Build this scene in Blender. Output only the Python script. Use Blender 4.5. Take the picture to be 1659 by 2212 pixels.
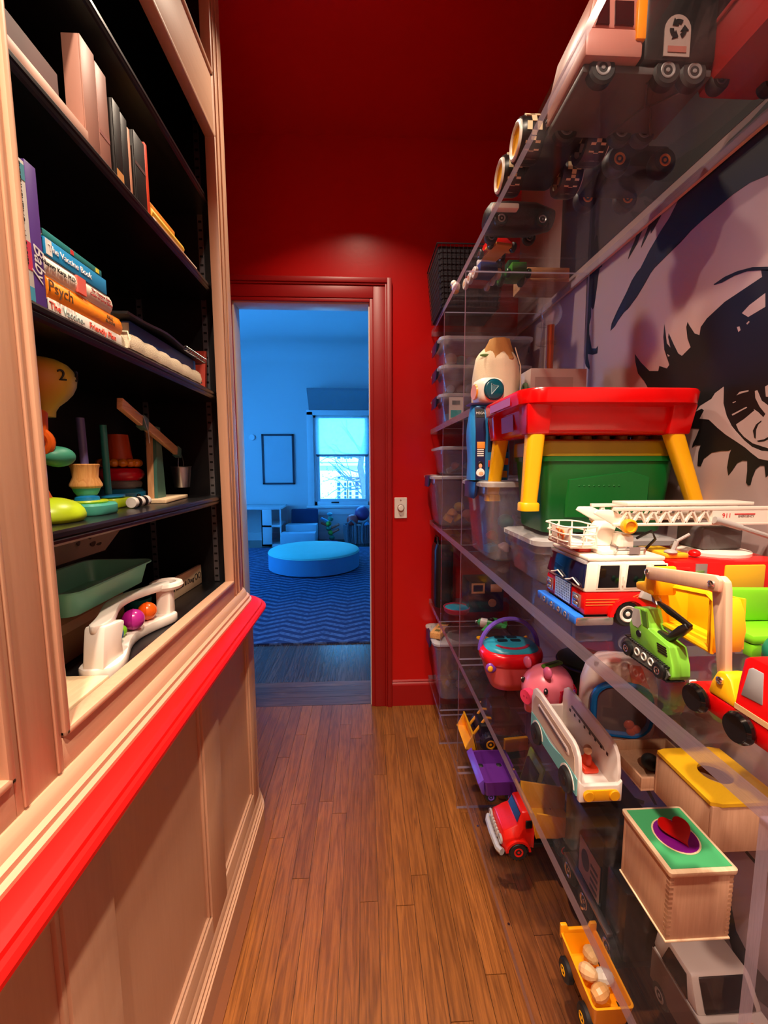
import bpy, bmesh, math, random
from mathutils import Vector, Matrix
random.seed(7)
SC = bpy.context.scene
COL = SC.collection
for _o in list(bpy.data.objects):
    bpy.data.objects.remove(_o)

# ------------------------------------------------------------------ camera
FPX, CAMH = 900.0, 1.34
PITCH, YAW, ROLL = math.radians(-6.32), math.radians(2.71), math.radians(-0.17)
_f = Vector((math.cos(PITCH) * math.sin(YAW), math.cos(PITCH) * math.cos(YAW), math.sin(PITCH)))
_r = Vector((math.cos(YAW), -math.sin(YAW), 0))
_u = _r.cross(_f)
_r, _u = math.cos(ROLL) * _r + math.sin(ROLL) * _u, -math.sin(ROLL) * _r + math.cos(ROLL) * _u
CAMP = Vector((0, 0, CAMH))
cam_data = bpy.data.cameras.new('camera')
cam_data.sensor_fit = 'VERTICAL'
cam_data.sensor_height = 24.0
cam_data.lens = FPX / 2212.0 * 24.0
cam_data.clip_start = 0.02
camera = bpy.data.objects.new('camera', cam_data)
COL.objects.link(camera)
camera.matrix_world = Matrix(((_r.x, _u.x, -_f.x, 0), (_r.y, _u.y, -_f.y, 0), (_r.z, _u.z, -_f.z, CAMH), (0, 0, 0, 1)))
SC.camera = camera


def at(axis, val, px, py):
    """world point where the photograph's pixel meets the plane axis = val"""
    d = _f + (px - 829.5) / FPX * _r - (py - 1106.0) / FPX * _u
    i = 'xyz'.index(axis)
    return CAMP + d * ((val - CAMP[i]) / d[i])


# ------------------------------------------------------------------ light
WORLD_S = 15
world = bpy.data.worlds.new('sky')
SC.world = world
world.use_nodes = True
_bg = world.node_tree.nodes['Background']
_bg.inputs[0].default_value = (0.035, 0.33, 1.0, 1)
_bg.inputs[1].default_value = WORLD_S


def lamp(name, kind, loc, energy, color, rot=(0, 0, 0), **kw):
    l = bpy.data.lights.new(name, kind)
    l.energy = energy
    l.color = color
    for k, v in kw.items():
        setattr(l, k, v)
    o = bpy.data.objects.new(name, l)
    o.location = loc
    o.rotation_euler = rot
    COL.objects.link(o)
    return o


WARM = (1.0, 0.80, 0.60)
lamp('sun', 'SUN', (0, 0, 20), 7.0, (0.45, 0.85, 0.95), (math.radians(48), 0, math.radians(-14)), angle=0.02)
lamp('downlight_far', 'AREA', (-0.02, 1.56, 2.915), 12, WARM, shape='DISK', size=0.09, spread=math.radians(112))
lamp('downlight_near', 'AREA', (0.20, 0.02, 2.915), 26, WARM, shape='DISK', size=0.06, spread=math.radians(115))
lamp('downlight_near_left', 'AREA', (-0.22, 0.12, 2.915), 26, WARM, shape='DISK', size=0.06, spread=math.radians(115))
lamp('downlight_behind', 'AREA', (0.05, -1.10, 2.915), 36, WARM, shape='DISK', size=0.06, spread=math.radians(125))

vs = SC.view_settings
vs.view_transform = 'Standard'
vs.look = 'None'
vs.gamma = 1.0
vs.use_curve_mapping = False
vs.exposure = 0.0
SC.cycles.max_bounces = 12
SC.cycles.diffuse_bounces = 4
SC.cycles.glossy_bounces = 4
SC.cycles.transmission_bounces = 8
SC.cycles.transparent_max_bounces = 28
SC.cycles.sample_clamp_indirect = 6.0
SC.cycles.caustics_reflective = False
SC.cycles.caustics_refractive = False


# ------------------------------------------------------------------ materials
def lin(c):
    return tuple(((v / 255) / 12.92 if v / 255 <= 0.04045 else ((v / 255 + 0.055) / 1.055) ** 2.4) for v in c) + (1,)


_mats = {}


def _new(name):
    m = bpy.data.materials.new(name)
    m.use_nodes = True
    n = m.node_tree.nodes
    n.clear()
    return m, n, m.node_tree.links


def _node(n, kind, **kw):
    x = n.new(kind)
    for k, v in kw.items():
        if k in x.inputs:
            x.inputs[k].default_value = v
        else:
            setattr(x, k, v)
    return x


def paint(name, col, rough=0.45, metal=0.0, var=0.05, scale=9.0, bump=0.0, coat=0.0, spec=0.5, emit=0.0):
    """plastic, paint, metal or cloth: one colour with a little uneven wear"""
    if name in _mats:
        return _mats[name]
    m, n, l = _new(name)
    out = _node(n, 'ShaderNodeOutputMaterial')
    p = _node(n, 'ShaderNodeBsdfPrincipled')
    tc = _node(n, 'ShaderNodeTexCoord')
    no = _node(n, 'ShaderNodeTexNoise', Scale=scale, Detail=4.0)
    l.new(tc.outputs['Object'], no.inputs['Vector'])
    mx = _node(n, 'ShaderNodeMixRGB')
    c = lin(col)
    mx.inputs[1].default_value = tuple(max(0, v * (1 - var)) for v in c[:3]) + (1,)
    mx.inputs[2].default_value = tuple(min(1, v * (1 + var)) for v in c[:3]) + (1,)
    l.new(no.outputs[0], mx.inputs[0])
    l.new(mx.outputs[0], p.inputs['Base Color'])
    p.inputs['Roughness'].default_value = rough
    p.inputs['Metallic'].default_value = metal
    p.inputs['Specular IOR Level'].default_value = spec
    p.inputs['Coat Weight'].default_value = coat
    if bump:
        b = _node(n, 'ShaderNodeBump', Strength=bump, Distance=0.002)
        n2 = _node(n, 'ShaderNodeTexNoise', Scale=scale * 25, Detail=3.0)
        l.new(tc.outputs['Object'], n2.inputs['Vector'])
        l.new(n2.outputs[0], b.inputs['Height'])
        l.new(b.outputs[0], p.inputs['Normal'])
    if emit:
        p.inputs['Emission Color'].default_value = c
        p.inputs['Emission Strength'].default_value = emit
    l.new(p.outputs[0], out.inputs[0])
    _mats[name] = m
    return m


def wood(name, dark, light, axis='y', scale=1.0, rough=0.45, rnd=0.0, rings=0.5, coat=0.0):
    """grain that runs along one axis; rnd shifts tone and figure from board to board"""
    if name in _mats:
        return _mats[name]
    m, n, l = _new(name)
    out = _node(n, 'ShaderNodeOutputMaterial')
    p = _node(n, 'ShaderNodeBsdfPrincipled', Roughness=rough)
    p.inputs['Coat Weight'].default_value = coat
    tc = _node(n, 'ShaderNodeTexCoord')
    oi = _node(n, 'ShaderNodeObjectInfo')
    add = _node(n, 'ShaderNodeVectorMath', operation='ADD')
    mul = _node(n, 'ShaderNodeMath', operation='MULTIPLY')
    mul.inputs[1].default_value = 17.0 if rnd else 0.0
    l.new(oi.outputs['Random'], mul.inputs[0])
    cmb = _node(n, 'ShaderNodeCombineXYZ')
    for i in range(3):
        l.new(mul.outputs[0], cmb.inputs[i])
    l.new(tc.outputs['Object'], add.inputs[0])
    l.new(cmb.outputs[0], add.inputs[1])
    mp = _node(n, 'ShaderNodeMapping')
    s = {'x': (2.2, 40, 40), 'y': (40, 2.2, 40), 'z': (40, 40, 2.2)}[axis]
    mp.inputs['Scale'].default_value = tuple(v * scale for v in s)
    l.new(add.outputs[0], mp.inputs['Vector'])
    fig = _node(n, 'ShaderNodeTexNoise', Scale=0.9, Detail=2.0, Distortion=0.6)
    l.new(mp.outputs[0], fig.inputs['Vector'])
    w = _node(n, 'ShaderNodeMath', operation='MULTIPLY')
    w.inputs[1].default_value = 11.0
    l.new(fig.outputs[0], w.inputs[0])
    fr = _node(n, 'ShaderNodeMath', operation='PINGPONG')
    fr.inputs[1].default_value = 1.0
    l.new(w.outputs[0], fr.inputs[0])
    fine = _node(n, 'ShaderNodeTexNoise', Scale=7.0, Detail=5.0, Roughness=0.7)
    l.new(mp.outputs[0], fine.inputs['Vector'])
    mixv = _node(n, 'ShaderNodeMixRGB', blend_type='MIX')
    mixv.inputs[0].default_value = rings
    l.new(fine.outputs[0], mixv.inputs[1])
    l.new(fr.outputs[0], mixv.inputs[2])
    ramp = _node(n, 'ShaderNodeValToRGB')
    ramp.color_ramp.elements[0].position = 0.22
    ramp.color_ramp.elements[1].position = 0.78
    ramp.color_ramp.elements[0].color = lin(dark)
    ramp.color_ramp.elements[1].color = lin(light)
    l.new(mixv.outputs[0], ramp.inputs[0])
    hsv = _node(n, 'ShaderNodeHueSaturation')
    l.new(ramp.outputs[0], hsv.inputs['Color'])
    if rnd:
        mr = _node(n, 'ShaderNodeMapRange')
        mr.inputs[3].default_value = 1 - rnd
        mr.inputs[4].default_value = 1 + rnd
        l.new(oi.outputs['Random'], mr.inputs[0])
        l.new(mr.outputs[0], hsv.inputs['Value'])
    l.new(hsv.outputs[0], p.inputs['Base Color'])
    b = _node(n, 'ShaderNodeBump', Strength=0.08, Distance=0.001)
    l.new(fine.outputs[0], b.inputs['Height'])
    l.new(b.outputs[0], p.inputs['Normal'])
    l.new(p.outputs[0], out.inputs[0])
    _mats[name] = m
    return m


def clear(name, tint=(255, 255, 255), milk=0.0, milkcol=(230, 230, 235), rough=0.04, refl=1.0):
    """thin clear plastic or glass: lets light through, mirrors at a grazing angle, optional milkiness"""
    if name in _mats:
        return _mats[name]
    m, n, l = _new(name)
    out = _node(n, 'ShaderNodeOutputMaterial')
    lw = _node(n, 'ShaderNodeLayerWeight', Blend=0.5)
    pw = _node(n, 'ShaderNodeMath', operation='POWER')
    pw.inputs[1].default_value = 5.0
    l.new(lw.outputs['Facing'], pw.inputs[0])
    ma = _node(n, 'ShaderNodeMath', operation='MULTIPLY_ADD')
    ma.inputs[1].default_value = 0.90 * refl
    ma.inputs[2].default_value = 0.04 * refl
    l.new(pw.outputs[0], ma.inputs[0])
    tr = _node(n, 'ShaderNodeBsdfTransparent')
    tr.inputs[0].default_value = lin(tint)
    base = tr
    if milk:
        df = _node(n, 'ShaderNodeBsdfDiffuse')
        df.inputs[0].default_value = lin(milkcol)
        tl = _node(n, 'ShaderNodeBsdfTranslucent')
        tl.inputs[0].default_value = lin(milkcol)
        half = _node(n, 'ShaderNodeMixShader')
        half.inputs[0].default_value = 0.45
        l.new(df.outputs[0], half.inputs[1])
        l.new(tl.outputs[0], half.inputs[2])
        mk = _node(n, 'ShaderNodeMixShader')
        no = _node(n, 'ShaderNodeTexNoise', Scale=14.0, Detail=3.0)
        mm = _node(n, 'ShaderNodeMapRange')
        mm.inputs[3].default_value = milk * 0.75
        mm.inputs[4].default_value = milk * 1.25
        l.new(no.outputs[0], mm.inputs[0])
        l.new(mm.outputs[0], mk.inputs[0])
        l.new(tr.outputs[0], mk.inputs[1])
        l.new(half.outputs[0], mk.inputs[2])
        base = mk
    gl = _node(n, 'ShaderNodeBsdfGlossy', Roughness=rough)
    mx = _node(n, 'ShaderNodeMixShader')
    l.new(ma.outputs[0], mx.inputs[0])
    l.new(base.outputs[0], mx.inputs[1])
    l.new(gl.outputs[0], mx.inputs[2])
    l.new(mx.outputs[0], out.inputs[0])
    _mats[name] = m
    return m


# ------------------------------------------------------------------ meshes
class MB:
    """collects shapes; o() links them as ONE mesh object"""

    def __init__(self):
        self.v, self.f = [], []

    def add(self, vs_, fs_):
        k = len(self.v)
        self.v += [tuple(p) for p in vs_]
        self.f += [tuple(i + k for i in q) for q in fs_]
        return self

    def box(self, x0, x1, y0, y1, z0, z1):
        x0, x1 = min(x0, x1), max(x0, x1)
        y0, y1 = min(y0, y1), max(y0, y1)
        z0, z1 = min(z0, z1), max(z0, z1)
        return self.hexa([(x0, y0, z0), (x1, y0, z0), (x1, y1, z0), (x0, y1, z0)], [(x0, y0, z1), (x1, y0, z1), (x1, y1, z1), (x0, y1, z1)])

    def hexa(self, lo, hi):
        return self.add(list(lo) + list(hi), [(3, 2, 1, 0), (4, 5, 6, 7), (0, 1, 5, 4), (1, 2, 6, 5), (2, 3, 7, 6), (3, 0, 4, 7)])

    def taper(self, cx, cy, z0, z1, w0, d0, w1, d1):
        q = lambda w, d, z: [(cx - w / 2, cy - d / 2, z), (cx + w / 2, cy - d / 2, z), (cx + w / 2, cy + d / 2, z), (cx - w / 2, cy + d / 2, z)]
        return self.hexa(q(w0, d0, z0), q(w1, d1, z1))

    def loft(self, rings, caps=True, closed=False):
        n = len(rings[0])
        vs_ = [p for r in rings for p in r]
        fs_ = []
        m = len(rings)
        for a in range(m if closed else m - 1):
            b = (a + 1) % m
            for i in range(n):
                j = (i + 1) % n
                fs_.append((a * n + i, a * n + j, b * n + j, b * n + i))
        if caps and not closed:
            fs_.append(tuple(range(n - 1, -1, -1)))
            fs_.append(tuple((m - 1) * n + i for i in range(n)))
        return self.add(vs_, fs_)

    def cyl(self, p0, p1, r0, r1=None, n=16, caps=True):
        r1 = r0 if r1 is None else r1
        p0, p1 = Vector(p0), Vector(p1)
        d = (p1 - p0).normalized()
        a = d.orthogonal().normalized()
        b = d.cross(a)
        ring = lambda p, r: [p + a * r * math.cos(2 * math.pi * i / n) + b * r * math.sin(2 * math.pi * i / n) for i in range(n)]
        return self.loft([ring(p0, r0), ring(p1, r1)], caps)

    def lathe(self, prof, c=(0, 0, 0), axis='z', n=24, caps=True):
        c = Vector(c)

        def ring(r, h):
            o = []
            for i in range(n):
                t = 2 * math.pi * i / n
                u, v = r * math.cos(t), r * math.sin(t)
                o.append(c + Vector({'z': (u, v, h), 'x': (h, u, v), 'y': (v, h, u)}[axis]))
            return o
        return self.loft([ring(max(r, 1e-5), h) for r, h in prof], caps)

    def ell(self, c, r, nu=16, nv=10):
        rx, ry, rz = (r, r, r) if isinstance(r, (int, float)) else r
        rings = []
        for j in range(nv + 1):
            t = -math.pi / 2 + math.pi * j / nv
            k = max(math.cos(t), 1e-4)
            rings.append([(c[0] + rx * k * math.cos(2 * math.pi * i / nu), c[1] + ry * k * math.sin(2 * math.pi * i / nu), c[2] + rz * math.sin(t)) for i in range(nu)])
        return self.loft(rings)

    def tube(self, pts, r, n=8, closed=False, flat=None):
        pts = [Vector(p) for p in pts]
        m = len(pts)
        rings = []
        a = None
        for i, p in enumerate(pts):
            if closed:
                d = pts[(i + 1) % m] - pts[i - 1]
            else:
                d = pts[min(i + 1, m - 1)] - pts[max(i - 1, 0)]
            d = d.normalized()
            if a is None:
                a = d.orthogonal().normalized()
            a = (a - d * a.dot(d))
            if a.length < 1e-6:
                a = d.orthogonal()
            a = a.normalized()
            b = d.cross(a)
            rr = r[i] if isinstance(r, (list, tuple)) else r
            rings.append([p + a * rr * math.cos(2 * math.pi * k / n) + b * rr * math.sin(2 * math.pi * k / n) for k in range(n)])
        return self.loft(rings, True, closed)

    def prism(self, pts, axis, a0, a1):
        """polygon in the plane across axis ('x': (y,z), 'y': (x,z), 'z': (x,y)) drawn out from a0 to a1"""
        put = {'x': lambda p, a: (a, p[0], p[1]), 'y': lambda p, a: (p[0], a, p[1]), 'z': lambda p, a: (p[0], p[1], a)}[axis]
        return self.loft([[put(p, a0) for p in pts], [put(p, a1) for p in pts]])

    def torus(self, c, R, r, axis='z', n=28, k=10, sz=1.0):
        rings = []
        for i in range(n):
            t = 2 * math.pi * i / n
            ring = []
            for j in range(k):
                s = 2 * math.pi * j / k
                u, v, w = (R + r * math.cos(s)) * math.cos(t), (R + r * math.cos(s)) * math.sin(t), r * sz * math.sin(s)
                q = {'z': (u, v, w), 'x': (w, u, v), 'y': (v, w, u)}[axis]
                ring.append((c[0] + q[0], c[1] + q[1], c[2] + q[2]))
            rings.append(ring)
        return self.loft(rings, False, True)

    def flatpoly(self, pts3):
        return self.add(pts3, [tuple(range(len(pts3)))])

    def xf(self, m):
        self.v = [tuple(m @ Vector(p)) for p in self.v]
        return self

    def mesh(self, name, bev=0.0, seg=2, sm=35):
        me = bpy.data.meshes.new(name)
        me.from_pydata(self.v, [], self.f)
        bm = bmesh.new()
        bm.from_mesh(me)
        bmesh.ops.recalc_face_normals(bm, faces=bm.faces)
        if bev:
            es = [e for e in bm.edges if len(e.link_faces) == 2 and e.calc_face_angle(0) > 0.6]
            bmesh.ops.bevel(bm, geom=es, offset=bev, segments=seg, profile=0.5, affect='EDGES', clamp_overlap=True)
        bm.to_mesh(me)
        bm.free()
        if sm:
            me.polygons.foreach_set('use_smooth', [True] * len(me.polygons))
            me.set_sharp_from_angle(angle=math.radians(sm))
        return me

    def o(self, name, mat, parent=None, bev=0.0, seg=2, sm=35, label=None, loc=None, rot=None):
        ob = bpy.data.objects.new(name, self.mesh(name, bev, seg, sm))
        COL.objects.link(ob)
        for q in (mat if isinstance(mat, (list, tuple)) else [mat]):
            ob.data.materials.append(q)
        if parent:
            ob.parent = parent
        if label:
            ob['label'] = label
        if loc:
            ob.location = loc
        if rot:
            ob.rotation_euler = rot
        return ob


def rrect(w, d, r, n=4, cx=0.0, cy=0.0):
    """rounded rectangle outline"""
    r = min(r, w / 2 - 1e-4, d / 2 - 1e-4)
    o = []
    for k, (sx, sy) in enumerate(((1, 1), (-1, 1), (-1, -1), (1, -1))):
        for i in range(n + 1):
            t = math.pi / 2 * (k + i / n)
            o.append((cx + sx * (w / 2 - r) + r * math.cos(t), cy + sy * (d / 2 - r) + r * math.sin(t)))
    return o


def rring(w, d, r, z, n=4, cx=0.0, cy=0.0):
    return [(x, y, z) for x, y in rrect(w, d, r, n, cx, cy)]


def T(name, label, cat, loc=(0, 0, 0), rz=0.0, group=None):
    o = bpy.data.objects.new(name, None)
    o.empty_display_size = 0.02
    COL.objects.link(o)
    o.location = loc
    o.rotation_euler = (0, 0, math.radians(rz))
    o['label'] = label
    o['category'] = cat
    if group:
        o['group'] = group
    return o


def tag(o, label, cat, group=None, kind=None):
    o['label'] = label
    o['category'] = cat
    if group:
        o['group'] = group
    if kind:
        o['kind'] = kind
    return o


def struct(o, label=None):
    o['kind'] = 'structure'
    if label:
        o['label'] = label
    return o


_texts = []


def text(body, size, mat, parent, loc, xdir, ydir, name='lettering', align='CENTER', font_shear=0.0, depth=0.0004):
    """printed lettering: a text laid out along xdir with its tops toward ydir"""
    cu = bpy.data.curves.new(name, 'FONT')
    cu.body = body
    cu.size = size
    cu.extrude = depth
    cu.align_x = align
    cu.align_y = 'CENTER'
    cu.shear = font_shear
    o = bpy.data.objects.new(name, cu)
    COL.objects.link(o)
    cu.materials.append(mat)
    x = Vector(xdir).normalized()
    y = Vector(ydir).normalized()
    z = x.cross(y)
    o.matrix_local = Matrix(((x.x, y.x, z.x, loc[0]), (x.y, y.y, z.y, loc[1]), (x.z, y.z, z.z, loc[2]), (0, 0, 0, 1)))
    if parent:
        o.parent = parent
    _texts.append(o)
    return o


def wheel(parent, c, r, w, tyre, hub, axis='y', hubr=0.55, side=-1, name='wheel', tread=0):
    """tyre with rounded shoulders, and a dished hub as its sub-part"""
    prof = [(r * 0.5, -w / 2), (r * 0.86, -w / 2), (r, -w * 0.30), (r, w * 0.30), (r * 0.86, w / 2), (r * 0.5, w / 2)]
    mb = MB().lathe(prof, c, axis, 28)
    if tread:
        cc = Vector(c)
        for i in range(tread):
            t = 2 * math.pi * i / tread
            u, v = r * math.cos(t), r * math.sin(t)
            p = {'y': Vector((u, 0, v)), 'x': Vector((0, u, v))}[axis]
            ax = {'y': Vector((0, 1, 0)), 'x': Vector((1, 0, 0))}[axis]
            mb.cyl(cc + p - ax * w * 0.42, cc + p + ax * w * 0.42, r * 0.07, n=6)
    o = mb.o(name, tyre, parent)
    q = r * hubr
    hb = MB().lathe([(0, -w * .56), (q * .25, -w * .54), (q * .35, -w * .44), (q * .9, -w * .56), (q, -w * .53), (q, w * .53), (q * .9, w * .56), (q * .35, w * .44), (q * .25, w * .54), (0, w * .56)], c, axis, 20)
    hb.o('hub', hub, o)
    return o


def copy_tree(o, parent=None):
    c = o.copy()
    COL.objects.link(c)
    c.parent = parent
    for ch in o.children:
        copy_tree(ch, c)
    return c
# ------------------------------------------------------------------ palette
RED = paint('red_wall_paint', (194, 15, 16), 0.26, var=0.10, scale=2.5, bump=0.06)
REDTRIM = paint('red_trim_gloss', (156, 11, 15), 0.42, var=0.05, bump=0.02)
REDRAIL = paint('red_rail_lacquer', (208, 8, 5), 0.48, var=0.06, bump=0.03, spec=0.3)
CREAM = wood('cream_painted_maple', (196, 150, 121), (204, 160, 131), 'z', 0.5, 0.42, rings=0.15)
CREAMY = wood('cream_painted_maple_rail', (196, 150, 121), (204, 160, 131), 'y', 0.5, 0.42, rings=0.15)
BLACKIN = paint('black_cabinet_lining', (10, 10, 14), 0.4, var=0.2, bump=0.05)
SHELFBLK = wood('black_stained_shelf', (12, 12, 14), (24, 23, 26), 'y', 1.0, 0.28)
OAK = wood('oak_strip_floor', (90, 48, 19), (152, 91, 41), 'y', 1.0, 0.30, rnd=0.18, rings=0.28)
OAKX = wood('oak_threshold', (60, 34, 22), (112, 76, 54), 'x', 1.0, 0.30, rnd=0.25, rings=0.45)
WHITEWALL = paint('pale_room_paint', (205, 205, 205), 0.6, var=0.02, scale=1.5)
WHITETRIM = paint('white_trim_paint', (222, 222, 222), 0.4, var=0.03)
JAMB = paint('cream_jamb_paint', (226, 205, 186), 0.4, var=0.04)
MURALW = paint('mural_ground_paint', (176, 154, 152), 0.5, var=0.05, scale=3, bump=0.05)
MURALB = paint('mural_black_paint', (7, 7, 9), 0.55, var=0.2)
CHROME = paint('polished_chrome', (225, 225, 228), 0.12, metal=1.0, var=0.03)
STEEL = paint('brushed_steel', (180, 180, 182), 0.3, metal=1.0, var=0.08)
WHITEP = paint('white_plastic', (236, 230, 222), 0.35, var=0.03)
BLACKP = paint('black_plastic', (16, 16, 17), 0.35, var=0.15)
RUBBER = paint('black_rubber', (20, 20, 20), 0.55, var=0.2, bump=0.1)
PAPER = paint('page_block', (226, 212, 190), 0.8, var=0.08, scale=60)

YW, ZC, XL, XR = 2.216, 2.93, -0.80, 0.80
DX0, DX1, DZ = -0.646, 0.028, 2.155

# ------------------------------------------------------------------ corridor shell
floor = struct(MB().box(XL - 0.06, XR + 0.06, -2.06, 2.262, -0.06, -0.006).o('floor', paint('subfloor_dark', (26, 15, 9), 0.7)), 'dark stained oak strip floor of the narrow corridor')
rng = random.Random(3)
W = 0.0555
x = XL
k = 0
while x < XR - 0.01:
    x1 = min(x + W, XR)
    y = -1.2 + rng.uniform(-0.5, 0.2)
    y = max(y, -2.0)
    while y < 2.225:
        y1 = min(y + rng.uniform(0.55, 1.35), 2.228)
        if 2.228 - y1 < 0.18:
            y1 = 2.228
        dz = rng.uniform(-0.0006, 0.0003)
        MB().box(x + 0.0006, x1 - 0.0006, y + 0.0008, y1 - 0.0008, -0.02, dz).o('floor_plank', OAK, floor, sm=0)
        y = y1
    x = x1
# boards laid across the doorway, then the far room's boards up to its rug
y = 2.229
for w in (0.085, 0.06, 0.058, 0.058):
    MB().box(DX0 - 0.16, DX1 + 0.16, y + 0.0008, y + w - 0.0008, -0.02, 0.0).o('floor_plank', OAKX, floor, sm=0)
    y += w
struct(MB().box(-0.400, -0.352, -1.9, 1.46, -0.004, 0.006).o('trim_1', paint('plain_brown_strip', (120, 66, 34), 0.45)), 'plain brown floor strip along the cabinet base')  # flat strip in one plain brown along the cabinet foot

wf = MB().box(XL, DX0 - 0.022, YW, YW + 0.045, 0, ZC).box(DX1 + 0.022, XR, YW, YW + 0.045, 0, ZC).box(DX0 - 0.022, DX1 + 0.022, YW, YW + 0.045, DZ + 0.022, ZC)
struct(wf.o('wall_front', RED, sm=0), 'dark red end wall around the doorway')
struct(MB().box(XL - 0.05, XL, -2.0, YW + 0.045, -0.005, ZC).o('wall_left', RED, sm=0), 'red wall behind the built-in bookcase')
struct(MB().box(XR, XR + 0.05, -2.0, YW + 0.045, -0.005, ZC).o('wall_right', MURALW, sm=0), 'pale wall carrying the black painted eye mural')
struct(MB().box(XL - 0.05, XR + 0.05, -2.05, -2.0, 0, ZC).o('wall_back', RED, sm=0), 'red wall behind the viewer')
struct(MB().box(XL - 0.05, XR + 0.05, -2.05, YW + 0.045, ZC, ZC + 0.05).o('ceiling', RED, sm=0), 'glossy dark red corridor ceiling')

# door lining and red casing
j = MB().box(DX0 - 0.022, DX0, YW + 0.004, YW + 0.10, 0, DZ + 0.022).box(DX1, DX1 + 0.022, YW + 0.004, YW + 0.10, 0, DZ + 0.022).box(DX0, DX1, YW + 0.004, YW + 0.10, DZ, DZ + 0.022)
struct(j.o('door_1', JAMB, bev=0.002), 'cream painted door lining of the open doorway')


def casing_bar(mb, kind, u0, u1, a0, a1):
    """stepped casing: flat band with a raised back band"""
    for (s0, s1, d) in ((0.0, 0.018, 0.012), (0.018, 0.078, 0.016), (0.078, 0.088, 0.022), (0.088, 0.112, 0.028)):
        if kind == 'r':
            mb.box(u0 + s0, u0 + s1, YW - d, YW, a0, a1 + s1)
        elif kind == 'l':
            mb.box(u0 - s1, u0 - s0, YW - d, YW, a0, a1 + s1)
        else:
            mb.box(a0 - s0, a1 + s0, YW - d, YW, u0 + s0, u0 + s1)


cs = T('door_casing', 'dark red stepped casing framing the doorway', 'door casing')
cs['kind'] = 'structure'
for kind, u, a0, a1 in (('r', DX1 + 0.006, 0, DZ + 0.006), ('l', DX0 - 0.006, 0, DZ + 0.006), ('t', DZ + 0.006, DX0 - 0.006, DX1 + 0.006)):
    mb = MB()
    casing_bar(mb, kind, u, 0, a0, a1)
    mb.o('side_casing' if kind != 't' else 'head_casing', REDTRIM, cs, bev=0.002)
cs.name = 'trim_2'
bb = MB().box(DX1 + 0.12, XR, YW - 0.016, YW, 0, 0.118).prism([(YW, 0.118), (YW - 0.016, 0.118), (YW - 0.014, 0.128), (YW - 0.008, 0.134), (YW - 0.010, 0.140), (YW, 0.146)], 'x', DX1 + 0.12, XR)
struct(bb.o('baseboard_front', REDTRIM), 'red baseboard with a ridged top beside the doorway')

# dimmer switch on the red wall
p = at('y', YW, 865.5, 1097)
sw = T('light_switch', 'white dimmer switch plate with round knob on the red wall', 'switch', (p.x, YW - 0.001, p.z))
MB().loft([[(a, -0.001, b) for a, b in rrect(0.068, 0.112, 0.004)], [(a, -0.006, b) for a, b in rrect(0.064, 0.108, 0.004)]]).o('plate', WHITEP, sw)
MB().lathe([(0.016, -0.006), (0.0155, -0.016), (0.013, -0.019), (0, -0.0195)], (0, 0, 0.0), 'y', 24).o('knob', WHITEP, sw)
MB().lathe([(0.019, -0.0058), (0.019, -0.0075), (0.016, -0.0078)], (0, 0, 0), 'y', 24).o('knob_ring', STEEL, sw)
for dz in (0.042, -0.042):
    MB().lathe([(0.003, -0.006), (0.003, -0.0072), (0, -0.0074)], (0, 0, dz), 'y', 10).o('screw', STEEL, sw)

# ------------------------------------------------------------------ far room
RX0, RX1, YF, RZ = -3.4, 2.3, 7.6, 3.42
Y1 = YW + 0.045
floor2 = struct(MB().box(RX0, RX1, Y1, YF, -0.06, -0.02).o('floor_far', paint('subfloor_dark2', (26, 15, 9), 0.7)), 'dark wood floor of the blue daylit room')
rng = random.Random(9)
xx = -1.3
while xx < 0.75:
    MB().box(xx + 0.0006, xx + 0.0554, 2.4908, 3.25, -0.02, 0.0).o('floor_plank', wood('oak_far_room', (50, 38, 34), (88, 70, 62), 'y', 1.0, 0.2, rnd=0.25), floor2, sm=0)
    xx += 0.056
MB().box(-3.4, -1.3, Y1, YF, -0.02, 0).box(0.75, 2.3, Y1, YF, -0.02, 0).box(-1.3, 0.75, 3.25, YF, -0.02, 0).o('floor_board_field', wood('oak_far_room', (50, 38, 34), (88, 70, 62), 'y'), floor2, sm=0)
wn = MB().box(RX0, DX0 - 0.022, Y1, Y1 + 0.05, 0, RZ).box(DX1 + 0.022, RX1, Y1, Y1 + 0.05, 0, RZ).box(DX0 - 0.022, DX1 + 0.022, Y1, Y1 + 0.05, DZ + 0.022, RZ)
struct(wn.o('wall_far_room_near', WHITEWALL, sm=0), 'pale near wall of the blue room')
struct(MB().box(RX1, RX1 + 0.05, Y1, YF, 0, RZ).o('wall_far_room_right', WHITEWALL, sm=0), 'pale right wall of the blue room')
# ceiling with a coved edge
cv = MB().box(RX0, RX1, Y1, YF - 0.30, RZ, RZ + 0.05)
cv.prism([(YF - 0.30 + 0.30 * math.sin(t), RZ - 0.30 * (1 - math.cos(t))) for t in [i * math.pi / 2 / 10 for i in range(11)]] + [(YF + 0.05, RZ - 0.30), (YF + 0.05, RZ + 0.05), (YF - 0.30, RZ + 0.05)], 'x', RX0, RX1)
struct(cv.o('ceiling_far', WHITEWALL, sm=60), 'pale ceiling with a rounded cove in the blue room')

# far wall with its window
wl = at('y', YF, 678, 1000).x
wr = wl + 1.02
wzt = at('y', YF, 690, 897).z
wzb = at('y', YF, 690, 1092).z
fw_ = MB().box(RX0, wl, YF, YF + 0.12, 0, RZ).box(wr, RX1, YF, YF + 0.12, 0, RZ).box(wl, wr, YF, YF + 0.12, wzt, RZ).box(wl, wr, YF, YF + 0.12, 0, wzb)
struct(fw_.o('wall_far', WHITEWALL, sm=0), 'pale far wall of the blue room')
RXW = RX0 - 0.12
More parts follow.
